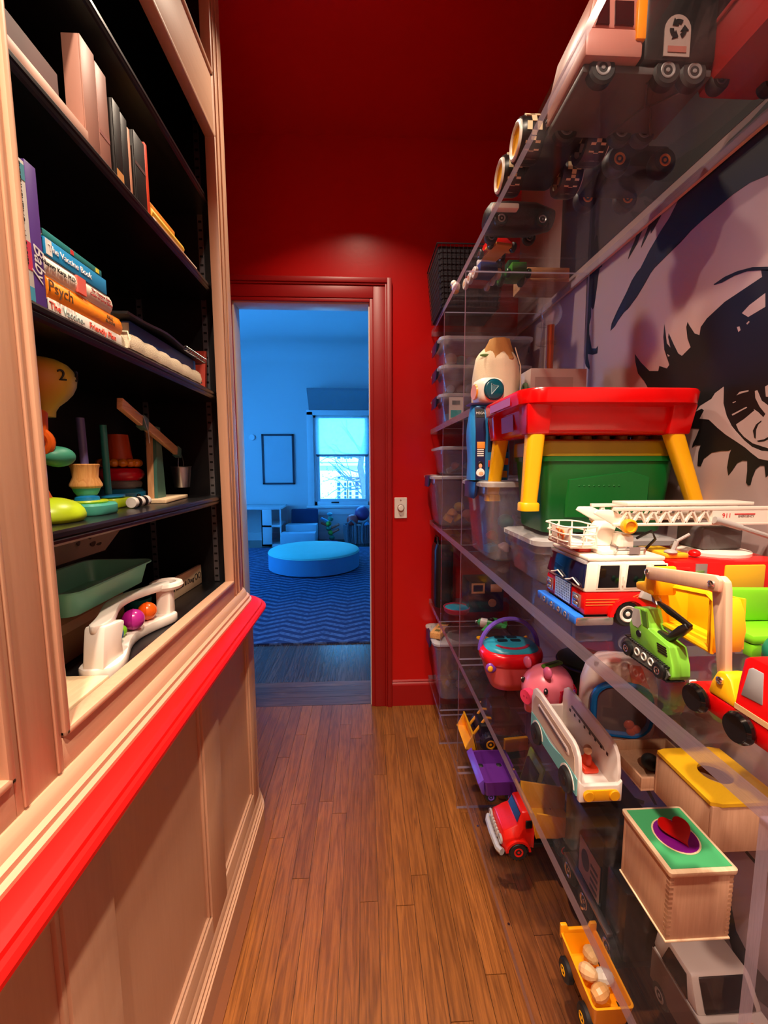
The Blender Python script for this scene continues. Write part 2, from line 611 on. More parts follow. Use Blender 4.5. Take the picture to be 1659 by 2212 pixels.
# left wall of the far room: tall openings out of view, added to bring daylight in
rw = MB().box(RXW, RXW + 0.12, Y1, YF, 0, 0.55).box(RXW, RXW + 0.12, Y1, YF, 2.75, RZ)
yy = Y1
for a, b in ((3.0, 4.3), (5.0, 6.3)):
    rw.box(RXW, RXW + 0.12, yy, a, 0.55, 2.75)
    yy = b
rw.box(RXW, RXW + 0.12, yy, YF, 0.55, 2.75)
struct(rw.o('wall_far_room_left', WHITEWALL, sm=0), 'pale left wall of the blue room with added window openings')
GLASS = clear('window_glass', rough=0.01)
for i, (a, b) in enumerate(((3.0, 4.3), (5.0, 6.3))):
    w_ = T('window_%d' % (i + 2), 'tall white framed side window added out of view to daylight the blue room', 'window')  # unseen window, added for the blue daylight it lets in
    w_['kind'] = 'structure'
    f = MB()
    for y0, y1_, z0, z1_ in ((a, a + .06, .55, 2.75), (b - .06, b, .55, 2.75), (a, b, .55, .63), (a, b, 2.67, 2.75), (a, b, 1.62, 1.68)):
        f.box(RXW + 0.02, RXW + 0.07, y0, y1_, z0, z1_)
    f.o('window_frame', WHITETRIM, w_)
    MB().box(RXW + 0.042, RXW + 0.046, a + .06, b - .06, .63, 1.62).o('pane', GLASS, w_, sm=0)
    MB().box(RXW + 0.042, RXW + 0.046, a + .06, b - .06, 1.68, 2.67).o('pane', GLASS, w_, sm=0)

w1 = T('window_1', 'white sash window with half drawn shade in the far wall', 'window')
w1['kind'] = 'structure'
mz = at('y', YF, 700, 984).z
f = MB()
f.box(wl, wl + 0.05, YF + 0.02, YF + 0.09, wzb, wzt).box(wr - 0.05, wr, YF + 0.02, YF + 0.09, wzb, wzt).box(wl, wr, YF + 0.02, YF + 0.09, wzt - 0.05, wzt).box(wl, wr, YF + 0.02, YF + 0.09, wzb, wzb + 0.07)
f.o('window_frame', WHITETRIM, w1, bev=0.004)
MB().box(wl + 0.05, wr - 0.05, YF + 0.03, YF + 0.07, mz - 0.02, mz + 0.02).o('meeting_rail', WHITETRIM, w1)
s = MB().box(wl + 0.05, wl + 0.10, YF + 0.03, YF + 0.07, wzb + 0.07, mz).box(wr - 0.10, wr - 0.05, YF + 0.03, YF + 0.07, wzb + 0.07, mz).box(wl + 0.1, wr - 0.1, YF + 0.03, YF + 0.07, wzb + 0.07, wzb + 0.12)
s.o('lower_sash', WHITETRIM, w1, bev=0.003)
s = MB().box(wl + 0.05, wl + 0.10, YF + 0.05, YF + 0.08, mz, wzt - .05).box(wr - 0.10, wr - 0.05, YF + 0.05, YF + 0.08, mz, wzt - .05)
s.o('upper_sash', WHITETRIM, w1)
MB().box(wl + 0.10, wr - 0.10, YF + 0.048, YF + 0.052, wzb + 0.12, mz).o('pane', GLASS, w1, sm=0)
MB().box(wl + 0.10, wr - 0.10, YF + 0.066, YF + 0.070, mz, wzt - 0.05).o('pane', GLASS, w1, sm=0)
MB().box(wl + 0.04, wr - 0.04, YF + 0.012, YF + 0.016, mz + 0.015, wzt - 0.01).o('roller_shade', clear('shade_fabric', milk=0.62, milkcol=(235, 240, 235), refl=0.3), w1, sm=0)
MB().cyl((wl + 0.04, YF + 0.014, mz + 0.01), (wr - 0.04, YF + 0.014, mz + 0.01), 0.011, n=10).o('shade_bar', paint('shade_bar_grey', (70, 80, 90), 0.5), w1)
c0 = at('y', YF, 692, 1086)
MB().box(wl + 0.30, wl + 0.44, YF + 0.005, YF + 0.02, wzb + 0.04, wzb + 0.065).o('sash_lift', paint('dark_bronze', (52, 46, 40), 0.4, 0.7), w1, bev=0.005)
MB().box(wl - 0.14, wr + 0.14, YF - 0.07, YF, wzb - 0.045, wzb).o('window_sill', WHITETRIM, w1, bev=0.01)
MB().box(wl - 0.11, wr + 0.11, YF - 0.025, YF, wzb - 0.17, wzb - 0.045).o('apron', WHITETRIM, w1, bev=0.006)
MB().box(wl - 0.11, wl, YF - 0.03, YF, wzb, wzt + 0.06).box(wr, wr + 0.11, YF - 0.03, YF, wzb, wzt + 0.06).box(wl - 0.11, wr + 0.11, YF - 0.03, YF, wzt, wzt + 0.09).o('window_casing', WHITETRIM, w1, bev=0.006)
cz0 = at('y', YF - 0.1, 700, 884).z
cz1 = at('y', YF - 0.28, 700, 838).z
cx0 = at('y', YF - 0.28, 662, 838).x
MB().prism([(YF, cz0 - 0.02), (YF - 0.05, cz0), (YF - 0.09, cz0 + 0.10), (YF - 0.24, cz1 - 0.08), (YF - 0.28, cz1 - 0.04), (YF - 0.28, cz1), (YF, cz1)], 'x', cx0, wr + 0.3).o('cornice', paint('valance_slate', (120, 130, 140), 0.6), w1)
struct(MB().box(RX0, wl - 0.2, YF - 0.02, YF, 0, 0.14).box(wr + 0.2, RX1, YF - 0.02, YF, 0, 0.14).box(wl - 0.2, wr + 0.2, YF - 0.02, YF, 0, 0.14).o('baseboard_far', WHITETRIM), 'pale baseboard of the far wall')

# ------------------------------------------------------------------ outside the window
FY = 20.0
bd = T('town_house', 'bright cream house front across the street seen through the window', 'building', (0, FY, 0))
MB().box(-9, 8, 0, 1.0, -5, 9).o('wall', paint('cream_stucco', (240, 232, 205), 0.8, var=0.04), bd, sm=0)
DGL = paint('dark_window_pane', (40, 55, 70), 0.15)
WFR = paint('white_window_frame', (225, 225, 220), 0.5)


def house_window(x0, x1, z0, z1, cols, rows):
    w_ = MB().box(x0 - .06, x1 + .06, -0.06, 0, z0 - .06, z1 + .06).o('house_window', WFR, bd, sm=0)
    for a in range(cols):
        for b in range(rows):
            u0 = x0 + (x1 - x0) * a / cols + .03
            u1 = x0 + (x1 - x0) * (a + 1) / cols - .03
            v0 = z0 + (z1 - z0) * b / rows + .03
            v1 = z0 + (z1 - z0) * (b + 1) / rows - .03
            MB().box(u0, u1, -0.08, -0.061, v0, v1).o('pane', DGL, w_, sm=0)


def fz(px, py):
    q = at('y', FY, px, py)
    return q.x, q.z


for (a, b, c, d, cols, rows) in ((727, 737, 1041, 1080, 1, 4), (742, 750, 1041, 1080, 1, 4), (753, 761, 1041, 1080, 1, 4), (766, 776, 1041, 1080, 1, 4), (728, 737, 1029, 1035, 1, 1), (742, 762, 1029, 1035, 3, 1), (767, 776, 1029, 1035, 1, 1), (727, 737, 985, 992, 1, 1), (742, 762, 985, 992, 3, 1)):
    x0, z1_ = fz(a, c)
    x1_, z0 = fz(b, d)
    house_window(x0, x1_, z0, z1_, cols, rows)
x0, z = fz(690, 1006)
MB().box(-9, 8, -0.25, 0, z, z + 0.12).o('string_course', WFR, bd, sm=0)
x0, z = fz(690, 998)
MB().box(-9, 8, -0.12, 0, z, z + 0.06).o('string_course', WFR, bd, sm=0)
a0, zb = fz(722, 1087)
a1, zt_ = fz(782, 1080)
rl = MB().box(a0, a1, -0.5, -0.46, zt_, zt_ + .04)
for i in range(22):
    u = a0 + (a1 - a0) * i / 21
    rl.box(u, u + .02, -0.49, -0.47, zb - .3, zt_)
rl.o('balcony_railing', paint('iron_railing', (60, 70, 70), 0.6), bd)
tp = at('y', 15.0, 786, 1085)
tr = T('street_tree', 'bare street tree in front of the cream house', 'tree', (tp.x, 15.0, 0))
BARK = paint('tree_bark', (84, 84, 82), 0.85, var=0.3, scale=12, bump=0.4)
tz = lambda py: at('y', 15.0, 780, py).z
MB().tube([(0.12, 0, -4), (0.10, 0, tz(1085)), (0.02, 0, tz(1050)), (-0.12, 0, tz(1010)), (-0.05, 0.1, tz(980)), (0.1, 0.1, tz(940)), (0.3, 0.2, tz(880))], [0.22, 0.16, 0.13, 0.11, 0.09, 0.07, 0.05], 8).o('trunk', BARK, tr)
rb = random.Random(4)
br = MB()
for i in range(16):
    z0 = tz(rb.uniform(960, 1075))
    sgn = -1 if rb.random() < 0.75 else 1
    pts = [Vector((-0.05, 0, z0))]
    d = Vector((sgn * rb.uniform(.6, 1), rb.uniform(-.3, .3), rb.uniform(-.2, .7))).normalized()
    for q in range(6):
        d = (d + Vector((rb.uniform(-.3, .3), rb.uniform(-.3, .3), rb.uniform(-.4, .35)))).normalized()
        pts.append(pts[-1] + d * rb.uniform(0.18, 0.36))
    br.tube(pts, [0.03, 0.026, 0.022, 0.018, 0.014, 0.010, 0.006], 5)
    br.tube([pts[3], pts[3] + Vector((sgn * .2, 0, .25)), pts[3] + Vector((sgn * .35, .1, .3))], [.014, .01, .006], 5)
br.o('branches', BARK, tr)
lf = MB()
for i in range(120):
    q = Vector((rb.uniform(-1.5, .5), rb.uniform(-.4, .2), tz(rb.uniform(1000, 1086))))
    d = Vector((rb.uniform(-1, 1), rb.uniform(-1, 1), rb.uniform(-1, 1))).normalized() * 0.035
    e = d.orthogonal().normalized() * 0.02
    lf.add([q - d, q + e, q + d, q - e], [(0, 1, 2, 3)])
_lf = lf.o('leaves', paint('dry_leaf', (120, 110, 60), 0.8), tr, sm=0)
_lf['kind'] = 'stuff'

# ------------------------------------------------------------------ things in the far room
m, n, l = _new('herringbone_rug')
_mats['herringbone_rug'] = m
out = _node(n, 'ShaderNodeOutputMaterial')
pb = _node(n, 'ShaderNodeBsdfPrincipled', Roughness=0.95)
tc = _node(n, 'ShaderNodeTexCoord')
sp = _node(n, 'ShaderNodeSeparateXYZ')
l.new(tc.outputs['Object'], sp.inputs[0])
pg = _node(n, 'ShaderNodeMath', operation='PINGPONG')
pg.inputs[1].default_value = 0.17
l.new(sp.outputs[0], pg.inputs[0])
a_ = _node(n, 'ShaderNodeMath', operation='MULTIPLY_ADD')
a_.inputs[1].default_value = 0.55
l.new(pg.outputs[0], a_.inputs[0])
l.new(sp.outputs[1], a_.inputs[2])
b_ = _node(n, 'ShaderNodeMath', operation='PINGPONG')
b_.inputs[1].default_value = 0.05
l.new(a_.outputs[0], b_.inputs[0])
g_ = _node(n, 'ShaderNodeMath', operation='GREATER_THAN')
g_.inputs[1].default_value = 0.025
l.new(b_.outputs[0], g_.inputs[0])
no = _node(n, 'ShaderNodeTexNoise', Scale=40.0, Detail=3.0)
l.new(tc.outputs['Object'], no.inputs['Vector'])
mm_ = _node(n, 'ShaderNodeMixRGB')
mm_.inputs[1].default_value = lin((30, 44, 84))
mm_.inputs[2].default_value = lin((88, 108, 142))
m2_ = _node(n, 'ShaderNodeMath', operation='MULTIPLY')
l.new(g_.outputs[0], m2_.inputs[0])
m3_ = _node(n, 'ShaderNodeMapRange')
m3_.inputs[1].default_value = 0.3
m3_.inputs[2].default_value = 0.6
m3_.inputs[3].default_value = 0.25
l.new(no.outputs[0], m3_.inputs[0])
l.new(m3_.outputs[0], m2_.inputs[1])
l.new(m2_.outputs[0], mm_.inputs[0])
l.new(mm_.outputs[0], pb.inputs['Base Color'])
l.new(pb.outputs[0], out.inputs[0])
tag(MB().box(-2.6, 0.10, 3.05, 6.80, 0.0, 0.012).o('rug', m, sm=0), 'blue herringbone area rug covering the far room floor', 'rug')
tag(MB().lathe([(0.0, 0), (1.2, 0), (1.2, 0.006), (0, 0.006)], (1.35, 6.3, 0), 'z', 48).o('floor_mat', paint('pale_blue_mat', (120, 150, 175), 0.6)), 'plain pale blue floor mat beside the herringbone rug', 'mat')

oc = at('z', 0.25, 679, 1186)
ot = T('ottoman', 'large round pale blue ottoman on the herringbone rug', 'ottoman', (oc.x, oc.y, 0.013))
OR = 0.108 * oc.y
MB().lathe([(OR - 0.03, 0), (OR, 0.02), (OR, 0.215)], (0, 0, 0), 'z', 64).o('side_band', paint('ottoman_shaded_side', (90, 150, 185), 0.75, bump=0.2), ot)  # side darker than the top: shade put into the colour
MB().lathe([(OR, 0.215), (OR - 0.004, 0.235), (OR - 0.02, 0.245), (OR * 0.6, 0.25), (0, 0.252)], (0, 0, 0), 'z', 64).o('top_cushion', paint('ottoman_lit_top', (130, 222, 205), 0.75, bump=0.2), ot)  # top lighter and greener: window light put into the colour
MB().torus((0, 0, 0.217), OR, 0.005, 'z', 64, 6).o('piping', paint('ottoman_lit_top', (150, 205, 205)), ot)

q0 = at('y', YF, 565, 938)
q1 = at('y', YF, 637, 1046)
pf = T('framed_picture', 'large pale framed print with thin dark frame on the far wall', 'picture', (0, YF - 0.002, 0))
fm = MB()
for a, b, c, d in ((q0.x, q0.x + .03, q1.z, q0.z), (q1.x - .03, q1.x, q1.z, q0.z), (q0.x, q1.x, q1.z, q1.z + .03), (q0.x, q1.x, q0.z - .03, q0.z)):
    fm.box(a, b, -0.03, 0, c, d)
fm.o('frame', paint('dark_navy_frame', (24, 28, 48), 0.4), pf)
MB().box(q0.x + .03, q1.x - .03, -0.016, -0.002, q1.z + .03, q0.z - .03).o('print', paint('pale_print', (190, 196, 200), 0.25, var=0.08, scale=2), pf, sm=0)
q = at('y', YF, 545, 945)
tag(MB().lathe([(0.055, 0), (0.055, -0.02), (0.045, -0.028), (0, -0.03)], (q.x, YF, q.z), 'y', 28).o('thermostat', WHITETRIM), 'round white thermostat left of the framed print', 'thermostat')

# desk with side cubbies
DSK = paint('desk_white', (205, 208, 210), 0.5)
d0 = at('y', 6.95, 588, 1178)
dz_ = at('y', d0.y, 588, 1096).z
dk = T('play_desk', 'pale desk with open end cubbies against the far wall', 'desk', (d0.x, d0.y, 0))
dw = at('y', d0.y, 606, 1100).x - d0.x
MB().box(-1.3, dw, 0, 0.60, dz_ - 0.04, dz_).o('desk_top', DSK, dk, bev=0.004)
MB().box(-0.17, -0.0, 0.0, 0.03, 0, dz_ - .04).o('end_panel', DSK, dk, bev=0.002)
cb = MB().box(0.0, 0.02, 0.0, 0.6, 0, dz_ - .04)
MB().box(-0.17, -0.15, 0.0, 0.6, 0, dz_ - .04).o('cubby_back', DSK, dk)
MB().box(-0.15, dw - .02, 0, 0.6, dz_ * 0.5, dz_ * 0.5 + .03).o('shelf', DSK, dk)
MB().box(-0.15, dw - .02, 0, 0.6, 0.0, .04).o('shelf', DSK, dk)
MB().box(dw - .02, dw, 0, 0.03, 0, dz_ - .04).o('post', DSK, dk)
MB().box(dw - .02, dw, 0.57, 0.6, 0, dz_ - .04).o('post', DSK, dk)

# step stool with a dark pad
s0 = at('y', 6.85, 606, 1170)
sx1 = at('y', s0.y, 680, 1150).x
st = T('soft_step_seat', 'two pale foam steps with a dark blue backrest cushion behind the ottoman', 'step seat', (s0.x, s0.y, 0))
FO = paint('foam_step_pale', (170, 190, 200), 0.7)
zz = lambda py, dy=0: at('y', s0.y + dy, 640, py).z
MB().box(0, sx1 - s0.x, 0, 0.25, 0, zz(1152)).o('lower_step', FO, st, bev=0.012)
MB().box(0.04, sx1 - s0.x, 0.25, 0.5, 0, zz(1134, .25)).o('upper_step', FO, st, bev=0.012)
MB().hexa([(0.08, 0.50, 0.0), (sx1 - s0.x, 0.50, 0.0), (sx1 - s0.x, 0.60, 0), (0.08, 0.60, 0)], [(0.10, 0.52, zz(1100, .5)), (sx1 - s0.x, 0.52, zz(1100, .5)), (sx1 - s0.x, 0.60, zz(1100, .5)), (0.10, 0.60, zz(1100, .5))]).o('backrest_cushion', paint('navy_cushion', (28, 52, 92), 0.8), st, bev=0.015)

# ball-run toy
b0 = at('y', 7.45, 722, 1160)
rt_ = T('ball_run_tower', 'colourful twisting ball run toy under the far window', 'toy', (b0.x - 0.06, b0.y - 0.15, 0.0))
MB().lathe([(0.13, 0), (0.13, 0.02), (0.05, 0.04), (0, 0.04)], (0, 0, 0), 'z', 24).o('base', paint('toy_violet', (120, 40, 150), 0.4), rt_)
for i in range(5):
    a = i * 1.3
    MB().ell((0.03 * math.cos(a), 0.03 * math.sin(a), 0.08 + 0.085 * i), (0.05, 0.05, 0.045), 12, 8).o('column_piece', paint(('toy_teal_green', 'toy_lime_green')[i % 2], ((30, 140, 110), (90, 170, 60))[i % 2], 0.4), rt_)
for i, (z, a, c) in enumerate(((0.16, 0.3, (200, 90, 60)), (0.28, 2.9, (190, 80, 60)), (0.36, 3.4, (40, 150, 190)), (0.25, 0.1, (205, 100, 70)))):
    MB().tube([(0.02 * math.cos(a), 0.02, z), (0.10 * math.cos(a), 0.02, z + 0.04), (0.16 * math.cos(a), 0.0, z + 0.07)], 0.022, 8).o('chute', paint('chute_%d' % i, c, 0.4), rt_)
MB().ell((0, 0, 0.50), (0.05, 0.05, 0.03), 12, 8).o('funnel', paint('toy_teal', (60, 160, 170), 0.4), rt_)

# basket with balls
k0 = at('y', 7.5, 766, 1162)
kb = T('ball_basket', 'grey woven basket with looped handles under the far window', 'basket', (k0.x + 0.09, k0.y - 0.2, 0))
GRW = paint('grey_woven_fibre', (110, 110, 120), 0.9, var=0.4, scale=60, bump=0.5)
bk = MB()
for i in range(44):
    a = 2 * math.pi * i / 44
    bk.tube([(0.24 * math.cos(a), 0.17 * math.sin(a), 0), (0.27 * math.cos(a), 0.19 * math.sin(a), 0.18), (0.27 * math.cos(a), 0.19 * math.sin(a), 0.32)], 0.019, 6)
bk.o('basket_wall', GRW, kb)
for sx in (-0.13, 0.13):
    MB().tube([(sx - 0.07, -0.19, 0.02), (sx - 0.075, -0.2, 0.25), (sx - 0.06, -0.2, 0.36), (sx, -0.2, 0.41), (sx + 0.06, -0.2, 0.36), (sx + 0.075, -0.2, 0.25), (sx + 0.07, -0.19, 0.02)], 0.02, 8).o('handle', GRW, kb)
for nm, dx, dz2, r, c, lb in (('play_ball', -0.12, 0.40, 0.10, (215, 80, 75), 'red ball heaped in the grey woven basket'), ('play_ball', 0.05, 0.50, 0.13, (110, 60, 110), 'large purple ball heaped in the grey woven basket'), ('play_ball', 0.16, 0.30, 0.09, (60, 150, 190), 'light blue ball in the grey woven basket'), ('play_ball', -0.02, 0.25, 0.08, (215, 215, 215), 'white spotted ball in the grey woven basket')):
    tag(MB().ell((k0.x + 0.09 + dx, k0.y - 0.2 + (-0.03 if 'white' in lb else 0.08 if 'large' in lb else -0.05), dz2), r, 20, 12).o(nm, paint('ball_' + lb.split()[0] + lb.split()[1], c, 0.4)), lb, 'ball', 'balls in the basket')
# ------------------------------------------------------------------ built-in bookcase on the left
XC, XF = -0.395, -0.430          # faces of the lower cabinet and of the upper frame
YE = 1.52


def sweep(prof, xface, yend, R, y0=-1.9, n=10):
    """a profile of (offset, z) carried along the cabinet face, round its far corner and back to the wall"""
    def path(off):
        r = R + off
        cx, cy = xface - R, yend - R
        pts = [(xface + off, y0), (xface + off, cy)]
        for i in range(1, n + 1):
            t = math.pi / 2 * i / n
            pts.append((cx + r * math.cos(t), cy + r * math.sin(t)))
        pts.append((-0.795, yend + off))
        return pts
    paths = [path(o) for o, z in prof]
    rings = [[(paths[k][i][0], paths[k][i][1], prof[k][1]) for k in range(len(prof))] for i in range(len(paths[0]))]
    return MB().loft(rings)


bc = T('built_in_bookcase', 'cream built-in bookcase with black shelves and red waist rail', 'bookcase')
RC = 0.10
sweep([(-0.03, 0.0), (-0.012, 0.0), (-0.012, 0.85), (-0.03, 0.85)], XC, YE, RC).o('lower_panel_back', CREAM, bc)
# stiles and rails of the panelled front, proud of the recessed panels
PY = [(-0.50, 0.015), (0.085, 0.50), (0.60, 0.965), (1.07, 1.365)]
PZ0, PZ1 = 0.195, 0.775
edges = [-1.9] + [v for pr in PY for v in pr] + [YE - RC]
for i in range(0, len(edges), 2):
    MB().box(XC - 0.014, XC, edges[i], edges[i + 1], 0.0, 0.84).o('stile', CREAM, bc, bev=0.0015)
for a, b in PY:
    MB().box(XC - 0.014, XC, a, b, 0.0, PZ0).o('bottom_rail', CREAMY, bc, bev=0.0015)
    MB().box(XC - 0.014, XC, a, b, PZ1, 0.84).o('top_rail', CREAMY, bc, bev=0.0015)
    bd_ = MB()
    for u0, u1, w0, w1 in ((a, a + .008, PZ0, PZ1), (b - .008, b, PZ0, PZ1), (a, b, PZ0, PZ0 + .008), (a, b, PZ1 - .008, PZ1)):
        bd_.box(XC - 0.013, XC - 0.005, u0, u1, w0, w1)
    bd_.o('panel_bead', CREAM, bc, bev=0.002)
sweep([(-0.014, 0.0), (0.0, 0.0), (0.0, 0.85), (-0.014, 0.85)], XC, YE, RC, y0=YE - RC).o('rounded_corner', CREAM, bc)
sweep([(0.0, 0.0), (0.016, 0.0), (0.016, 0.085), (0.012, 0.088), (0.013, 0.098), (0.008, 0.102), (0.009, 0.114), (0.004, 0.120), (0.004, 0.134), (0.0, 0.142)], XC, YE, RC).o('base_moulding', CREAMY, bc)
sweep([(-0.02, 0.833), (0.018, 0.833), (0.024, 0.839), (0.032, 0.837), (0.041, 0.839), (0.0465, 0.845), (0.0465, 0.851), (0.041, 0.8565), (0.034, 0.8575), (0.032, 0.8625), (0.024, 0.866), (0.020, 0.868), (-0.02, 0.868)], XC, YE, RC).o('red_waist_rail', REDRAIL, bc, label='bright red lacquered rail at waist height')
sweep([(-0.02, 0.815), (0.006, 0.815), (0.010, 0.824), (0.017, 0.829), (0.017, 0.833), (-0.02, 0.833)], XC, YE, RC).o('rail_bed_mould', CREAMY, bc)
UE = 1.50
sweep([(-0.02, 0.868), (0.029, 0.868), (0.029, 0.874), (0.022, 0.878), (0.022, 0.886), (0.014, 0.889), (0.012, 0.898), (0.008, 0.906), (0.003, 0.911), (-0.02, 0.911)], XF, UE, 0.06).o('foot_moulding', CREAMY, bc)
# upper face frame
OY = [(-0.95, 0.490), (0.572, 1.352)]
OZ = [(0.958, 2.300), (2.455, 2.86)]
xs0, xs1 = XF - 0.026, XF
for a, b in ((-1.9, OY[0][0]), (OY[0][1], OY[1][0]), (OY[1][1], UE - 0.06)):
    MB().box(xs0, xs1, a, b, 0.905, ZC - 0.002).o('frame_stile', CREAM, bc, bev=0.0015)
for a, b in OY:
    for z0, z1 in ((0.905, OZ[0][0]), (OZ[0][1], OZ[1][0]), (OZ[1][1], ZC - 0.002)):
        MB().box(xs0, xs1, a, b, z0, z1).o('frame_rail', CREAMY, bc, bev=0.0015)
    for z0, z1 in OZ:
        bd_ = MB()
        w = 0.012
        for u0, u1, w0, w1 in ((a, a + w, z0, z1), (b - w, b, z0, z1), (a, b, z0, z0 + w), (a, b, z1 - w, z1)):
            bd_.box(xs0 + 0.002, xs1 + 0.006, u0, u1, w0, w1)
        bd_.o('opening_bead', CREAM, bc, bev=0.004)
for yy_ in (0.502, 0.560, 1.372, 1.405):
    MB().box(XF, XF + 0.004, yy_ - 0.003, yy_ + 0.003, 0.915, ZC - .01).o('stile_bead', CREAM, bc, bev=0.0015)
sweep([(-0.026, 0.905), (0.0, 0.905), (0.0, ZC - 0.002), (-0.026, ZC - 0.002)], XF, UE, 0.06, y0=UE - 0.06).o('upper_corner', CREAM, bc)
# black lining
XB = -0.752
MB().box(XB - 0.012, XB, -1.0, 1.425, 0.90, ZC - .01).o('back_lining', BLACKIN, bc, sm=0)
MB().box(XB, xs0, 1.405, 1.425, 0.90, ZC - .01).o('side_lining', BLACKIN, bc, sm=0)
MB().box(XB, xs0, 0.520, 0.541, 0.958, ZC - .01).o('divider', BLACKIN, bc, sm=0)
MB().box(XB, xs0, -1.0, -0.98, 0.90, ZC - .01).o('side_lining', BLACKIN, bc, sm=0)
MB().box(XB, xs0, -0.98, 1.405, 0.93, 0.952).o('cabinet_bottom', SHELFBLK, bc, sm=0)
SZ = {'A': 1.245, 'B': 1.570, 'C': 1.885, 'D': 2.135}
for nm, z in SZ.items():
    for a, b in ((-0.98, 0.520), (0.541, 1.405)):
        s = MB().prism([(XB, z - 0.024), (-0.462, z - 0.024), (-0.459, z - 0.020), (-0.4575, z - 0.015), (-0.460, z - 0.0125), (-0.4575, z - 0.010), (-0.4575, z - 0.004), (-0.460, z), (XB, z)], 'y', a, b)
        s.o('shelf', SHELFBLK, bc, sm=20)
MB().box(XB, xs0, -0.98, 1.405, 2.40, 2.42).o('shelf', BLACKIN, bc, sm=0)
PIL = paint('galvanised_strip', (150, 150, 158), 0.35, 0.9)
for xp in (-0.50, -0.70):
    s = MB().box(xp - 0.008, xp + 0.008, 1.402, 1.405, 0.955, 2.39).o('shelf_pilaster', PIL, bc)
    sl = MB()
    for i in range(56):
        z = 0.97 + i * 0.0254
        sl.box(xp - 0.005, xp + 0.005, 1.4012, 1.402, z, z + 0.006)
    sl.o('slots', BLACKP, s, sm=0)


# ------------------------------------------------------------------ books
INK = paint('black_print', (18, 18, 20), 0.6)
INKW = paint('white_print', (235, 235, 235), 0.6)
INKR = paint('red_print', (200, 40, 40), 0.6)
_bkn = [0]


def book(label, group, xf, y0, y1, z0, z1, depth, col, lying=False, rough=0.45, rounded=False, name='book', bands=()):
    _bkn[0] += 1
    m_ = paint('cover_%d' % _bkn[0], col, rough, var=0.06)
    yc = (y0 + y1) / 2
    b = T(name, label, 'book', (xf, yc, z0), 0, group)
    hy, h = (y1 - y0) / 2, z1 - z0
    t = min(0.0025, h * 0.12 if lying else hy * 0.2)
    c = MB()
    if lying:
        c.box(-depth, -t, -hy, hy, 0, t).box(-depth, -t, -hy, hy, h - t, h)
        if rounded:
            c.prism([(-0.004, 0), (0.0, h * 0.18), (0.0025, h * 0.5), (0.0, h * 0.82), (-0.004, h), (-0.010, h), (-0.010, 0)], 'y', -hy, hy)
        else:
            c.box(-t, 0, -hy, hy, 0, h)
        MB().box(-depth + 0.003, -t - 0.001, -hy + 0.003, hy - 0.003, t, h - t).o('pages', PAPER, b, sm=0)
        c.o('cover', m_, b, bev=0.0006)
    else:
        c.box(-depth, -t, -hy, -hy + t, 0, h).box(-depth, -t, hy - t, hy, 0, h)
        if rounded:
            c.prism([(-hy * 1.0 - 0.0, -0.004), (-hy * .6, 0.0), (0, 0.0022), (hy * .6, 0.0), (hy, -0.004), (hy, -0.009), (-hy, -0.009)], 'x', 0, 0) if False else c.box(-t, 0.0008, -hy, hy, 0, h)
        else:
            c.box(-t, 0, -hy, hy, 0, h)
        MB().box(-depth + 0.003, -t - 0.001, -hy + t, hy - t, 0.002, h - 0.003).o('pages', PAPER, b, sm=0)
        c.o('cover', m_, b, bev=0.0006)
    for (a0, a1, cc) in bands:
        bm_ = paint('band_%d_%d' % (_bkn[0], int(a0 * 100)), cc, 0.5)
        e = 0.0032 if rounded and lying else 0.0007
        if lying:
            MB().box(-0.001, e, -hy + 2 * hy * a0, -hy + 2 * hy * a1, 0.0015, h - 0.0015).o('spine_band', bm_, b, sm=0)
        else:
            MB().box(-0.001, e, -hy + 0.001, hy - 0.001, h * a0, h * a1).o('spine_band', bm_, b, sm=0)
    return b


XS = -0.468
G1 = 'books upright on the middle shelf'
G2 = 'books lying on the middle shelf'
G3 = 'books on the upper shelf'
zb = SZ['B'] + 0.0006
b = book('white upright baby science paperback beside the purple book', G1, XS, 0.624, 0.6505, zb, zb + 0.19, 0.14, (222, 222, 214), bands=((0.86, 0.97, (80, 160, 180)), (0.24, 0.44, (215, 60, 90)), (0.02, 0.12, (70, 160, 190))))
text('EXPERIMENTING with BABIES', 0.0105, INK, b, (0.0012, 0.0, 0.118), (0, 0, -1), (0, 1, 0))
b = book('white thin paperback at the near end of the middle shelf', G1, XS, 0.604, 0.623, zb, zb + 0.20, 0.14, (232, 225, 220), bands=((0.1, 0.16, (200, 60, 60)),))
b = book('purple upright paperback with white script title', G1, XS, 0.6512, 0.672, zb, zb + 0.195, 0.145, (98, 66, 158))
text('Baby', 0.026, INKW, b, (0.0012, 0.0, 0.062), (0, 0, -1), (0, 1, 0), font_shear=0.3)
z = zb
b = book('white lying paperback with red and grey title, lowest in its stack', G2, XS, 0.676, 0.864, z, z + 0.021, 0.15, (230, 224, 214), True)
text('The', 0.015, paint('orange_red_print', (224, 80, 60), 0.6), b, (0.0006, -0.082, 0.0105), (0, 1, 0), (0, 0, 1))
text('Vaccine-', 0.015, paint('grey_print', (150, 165, 160), 0.6), b, (0.0006, -0.040, 0.0105), (0, 1, 0), (0, 0, 1))
text('Friendly Plan', 0.015, paint('orange_red_print', (224, 80, 60), 0.6), b, (0.0006, 0.036, 0.0105), (0, 1, 0), (0, 0, 1))
z += 0.0215
b = book('bright orange lying hardback in the middle shelf stack', G2, XS, 0.676, 0.866, z, z + 0.031, 0.155, (244, 138, 24), True, rounded=True)
text('Psych', 0.024, paint('brown_print', (90, 60, 30), 0.6), b, (0.0026, -0.070, 0.016), (0, 1, 0), (0, 0, 1))
text('PAUL\nBLOOM', 0.008, paint('brown_print', (90, 60, 30), 0.6), b, (0.0026, 0.055, 0.016), (0, 1, 0), (0, 0, 1))
z += 0.0315
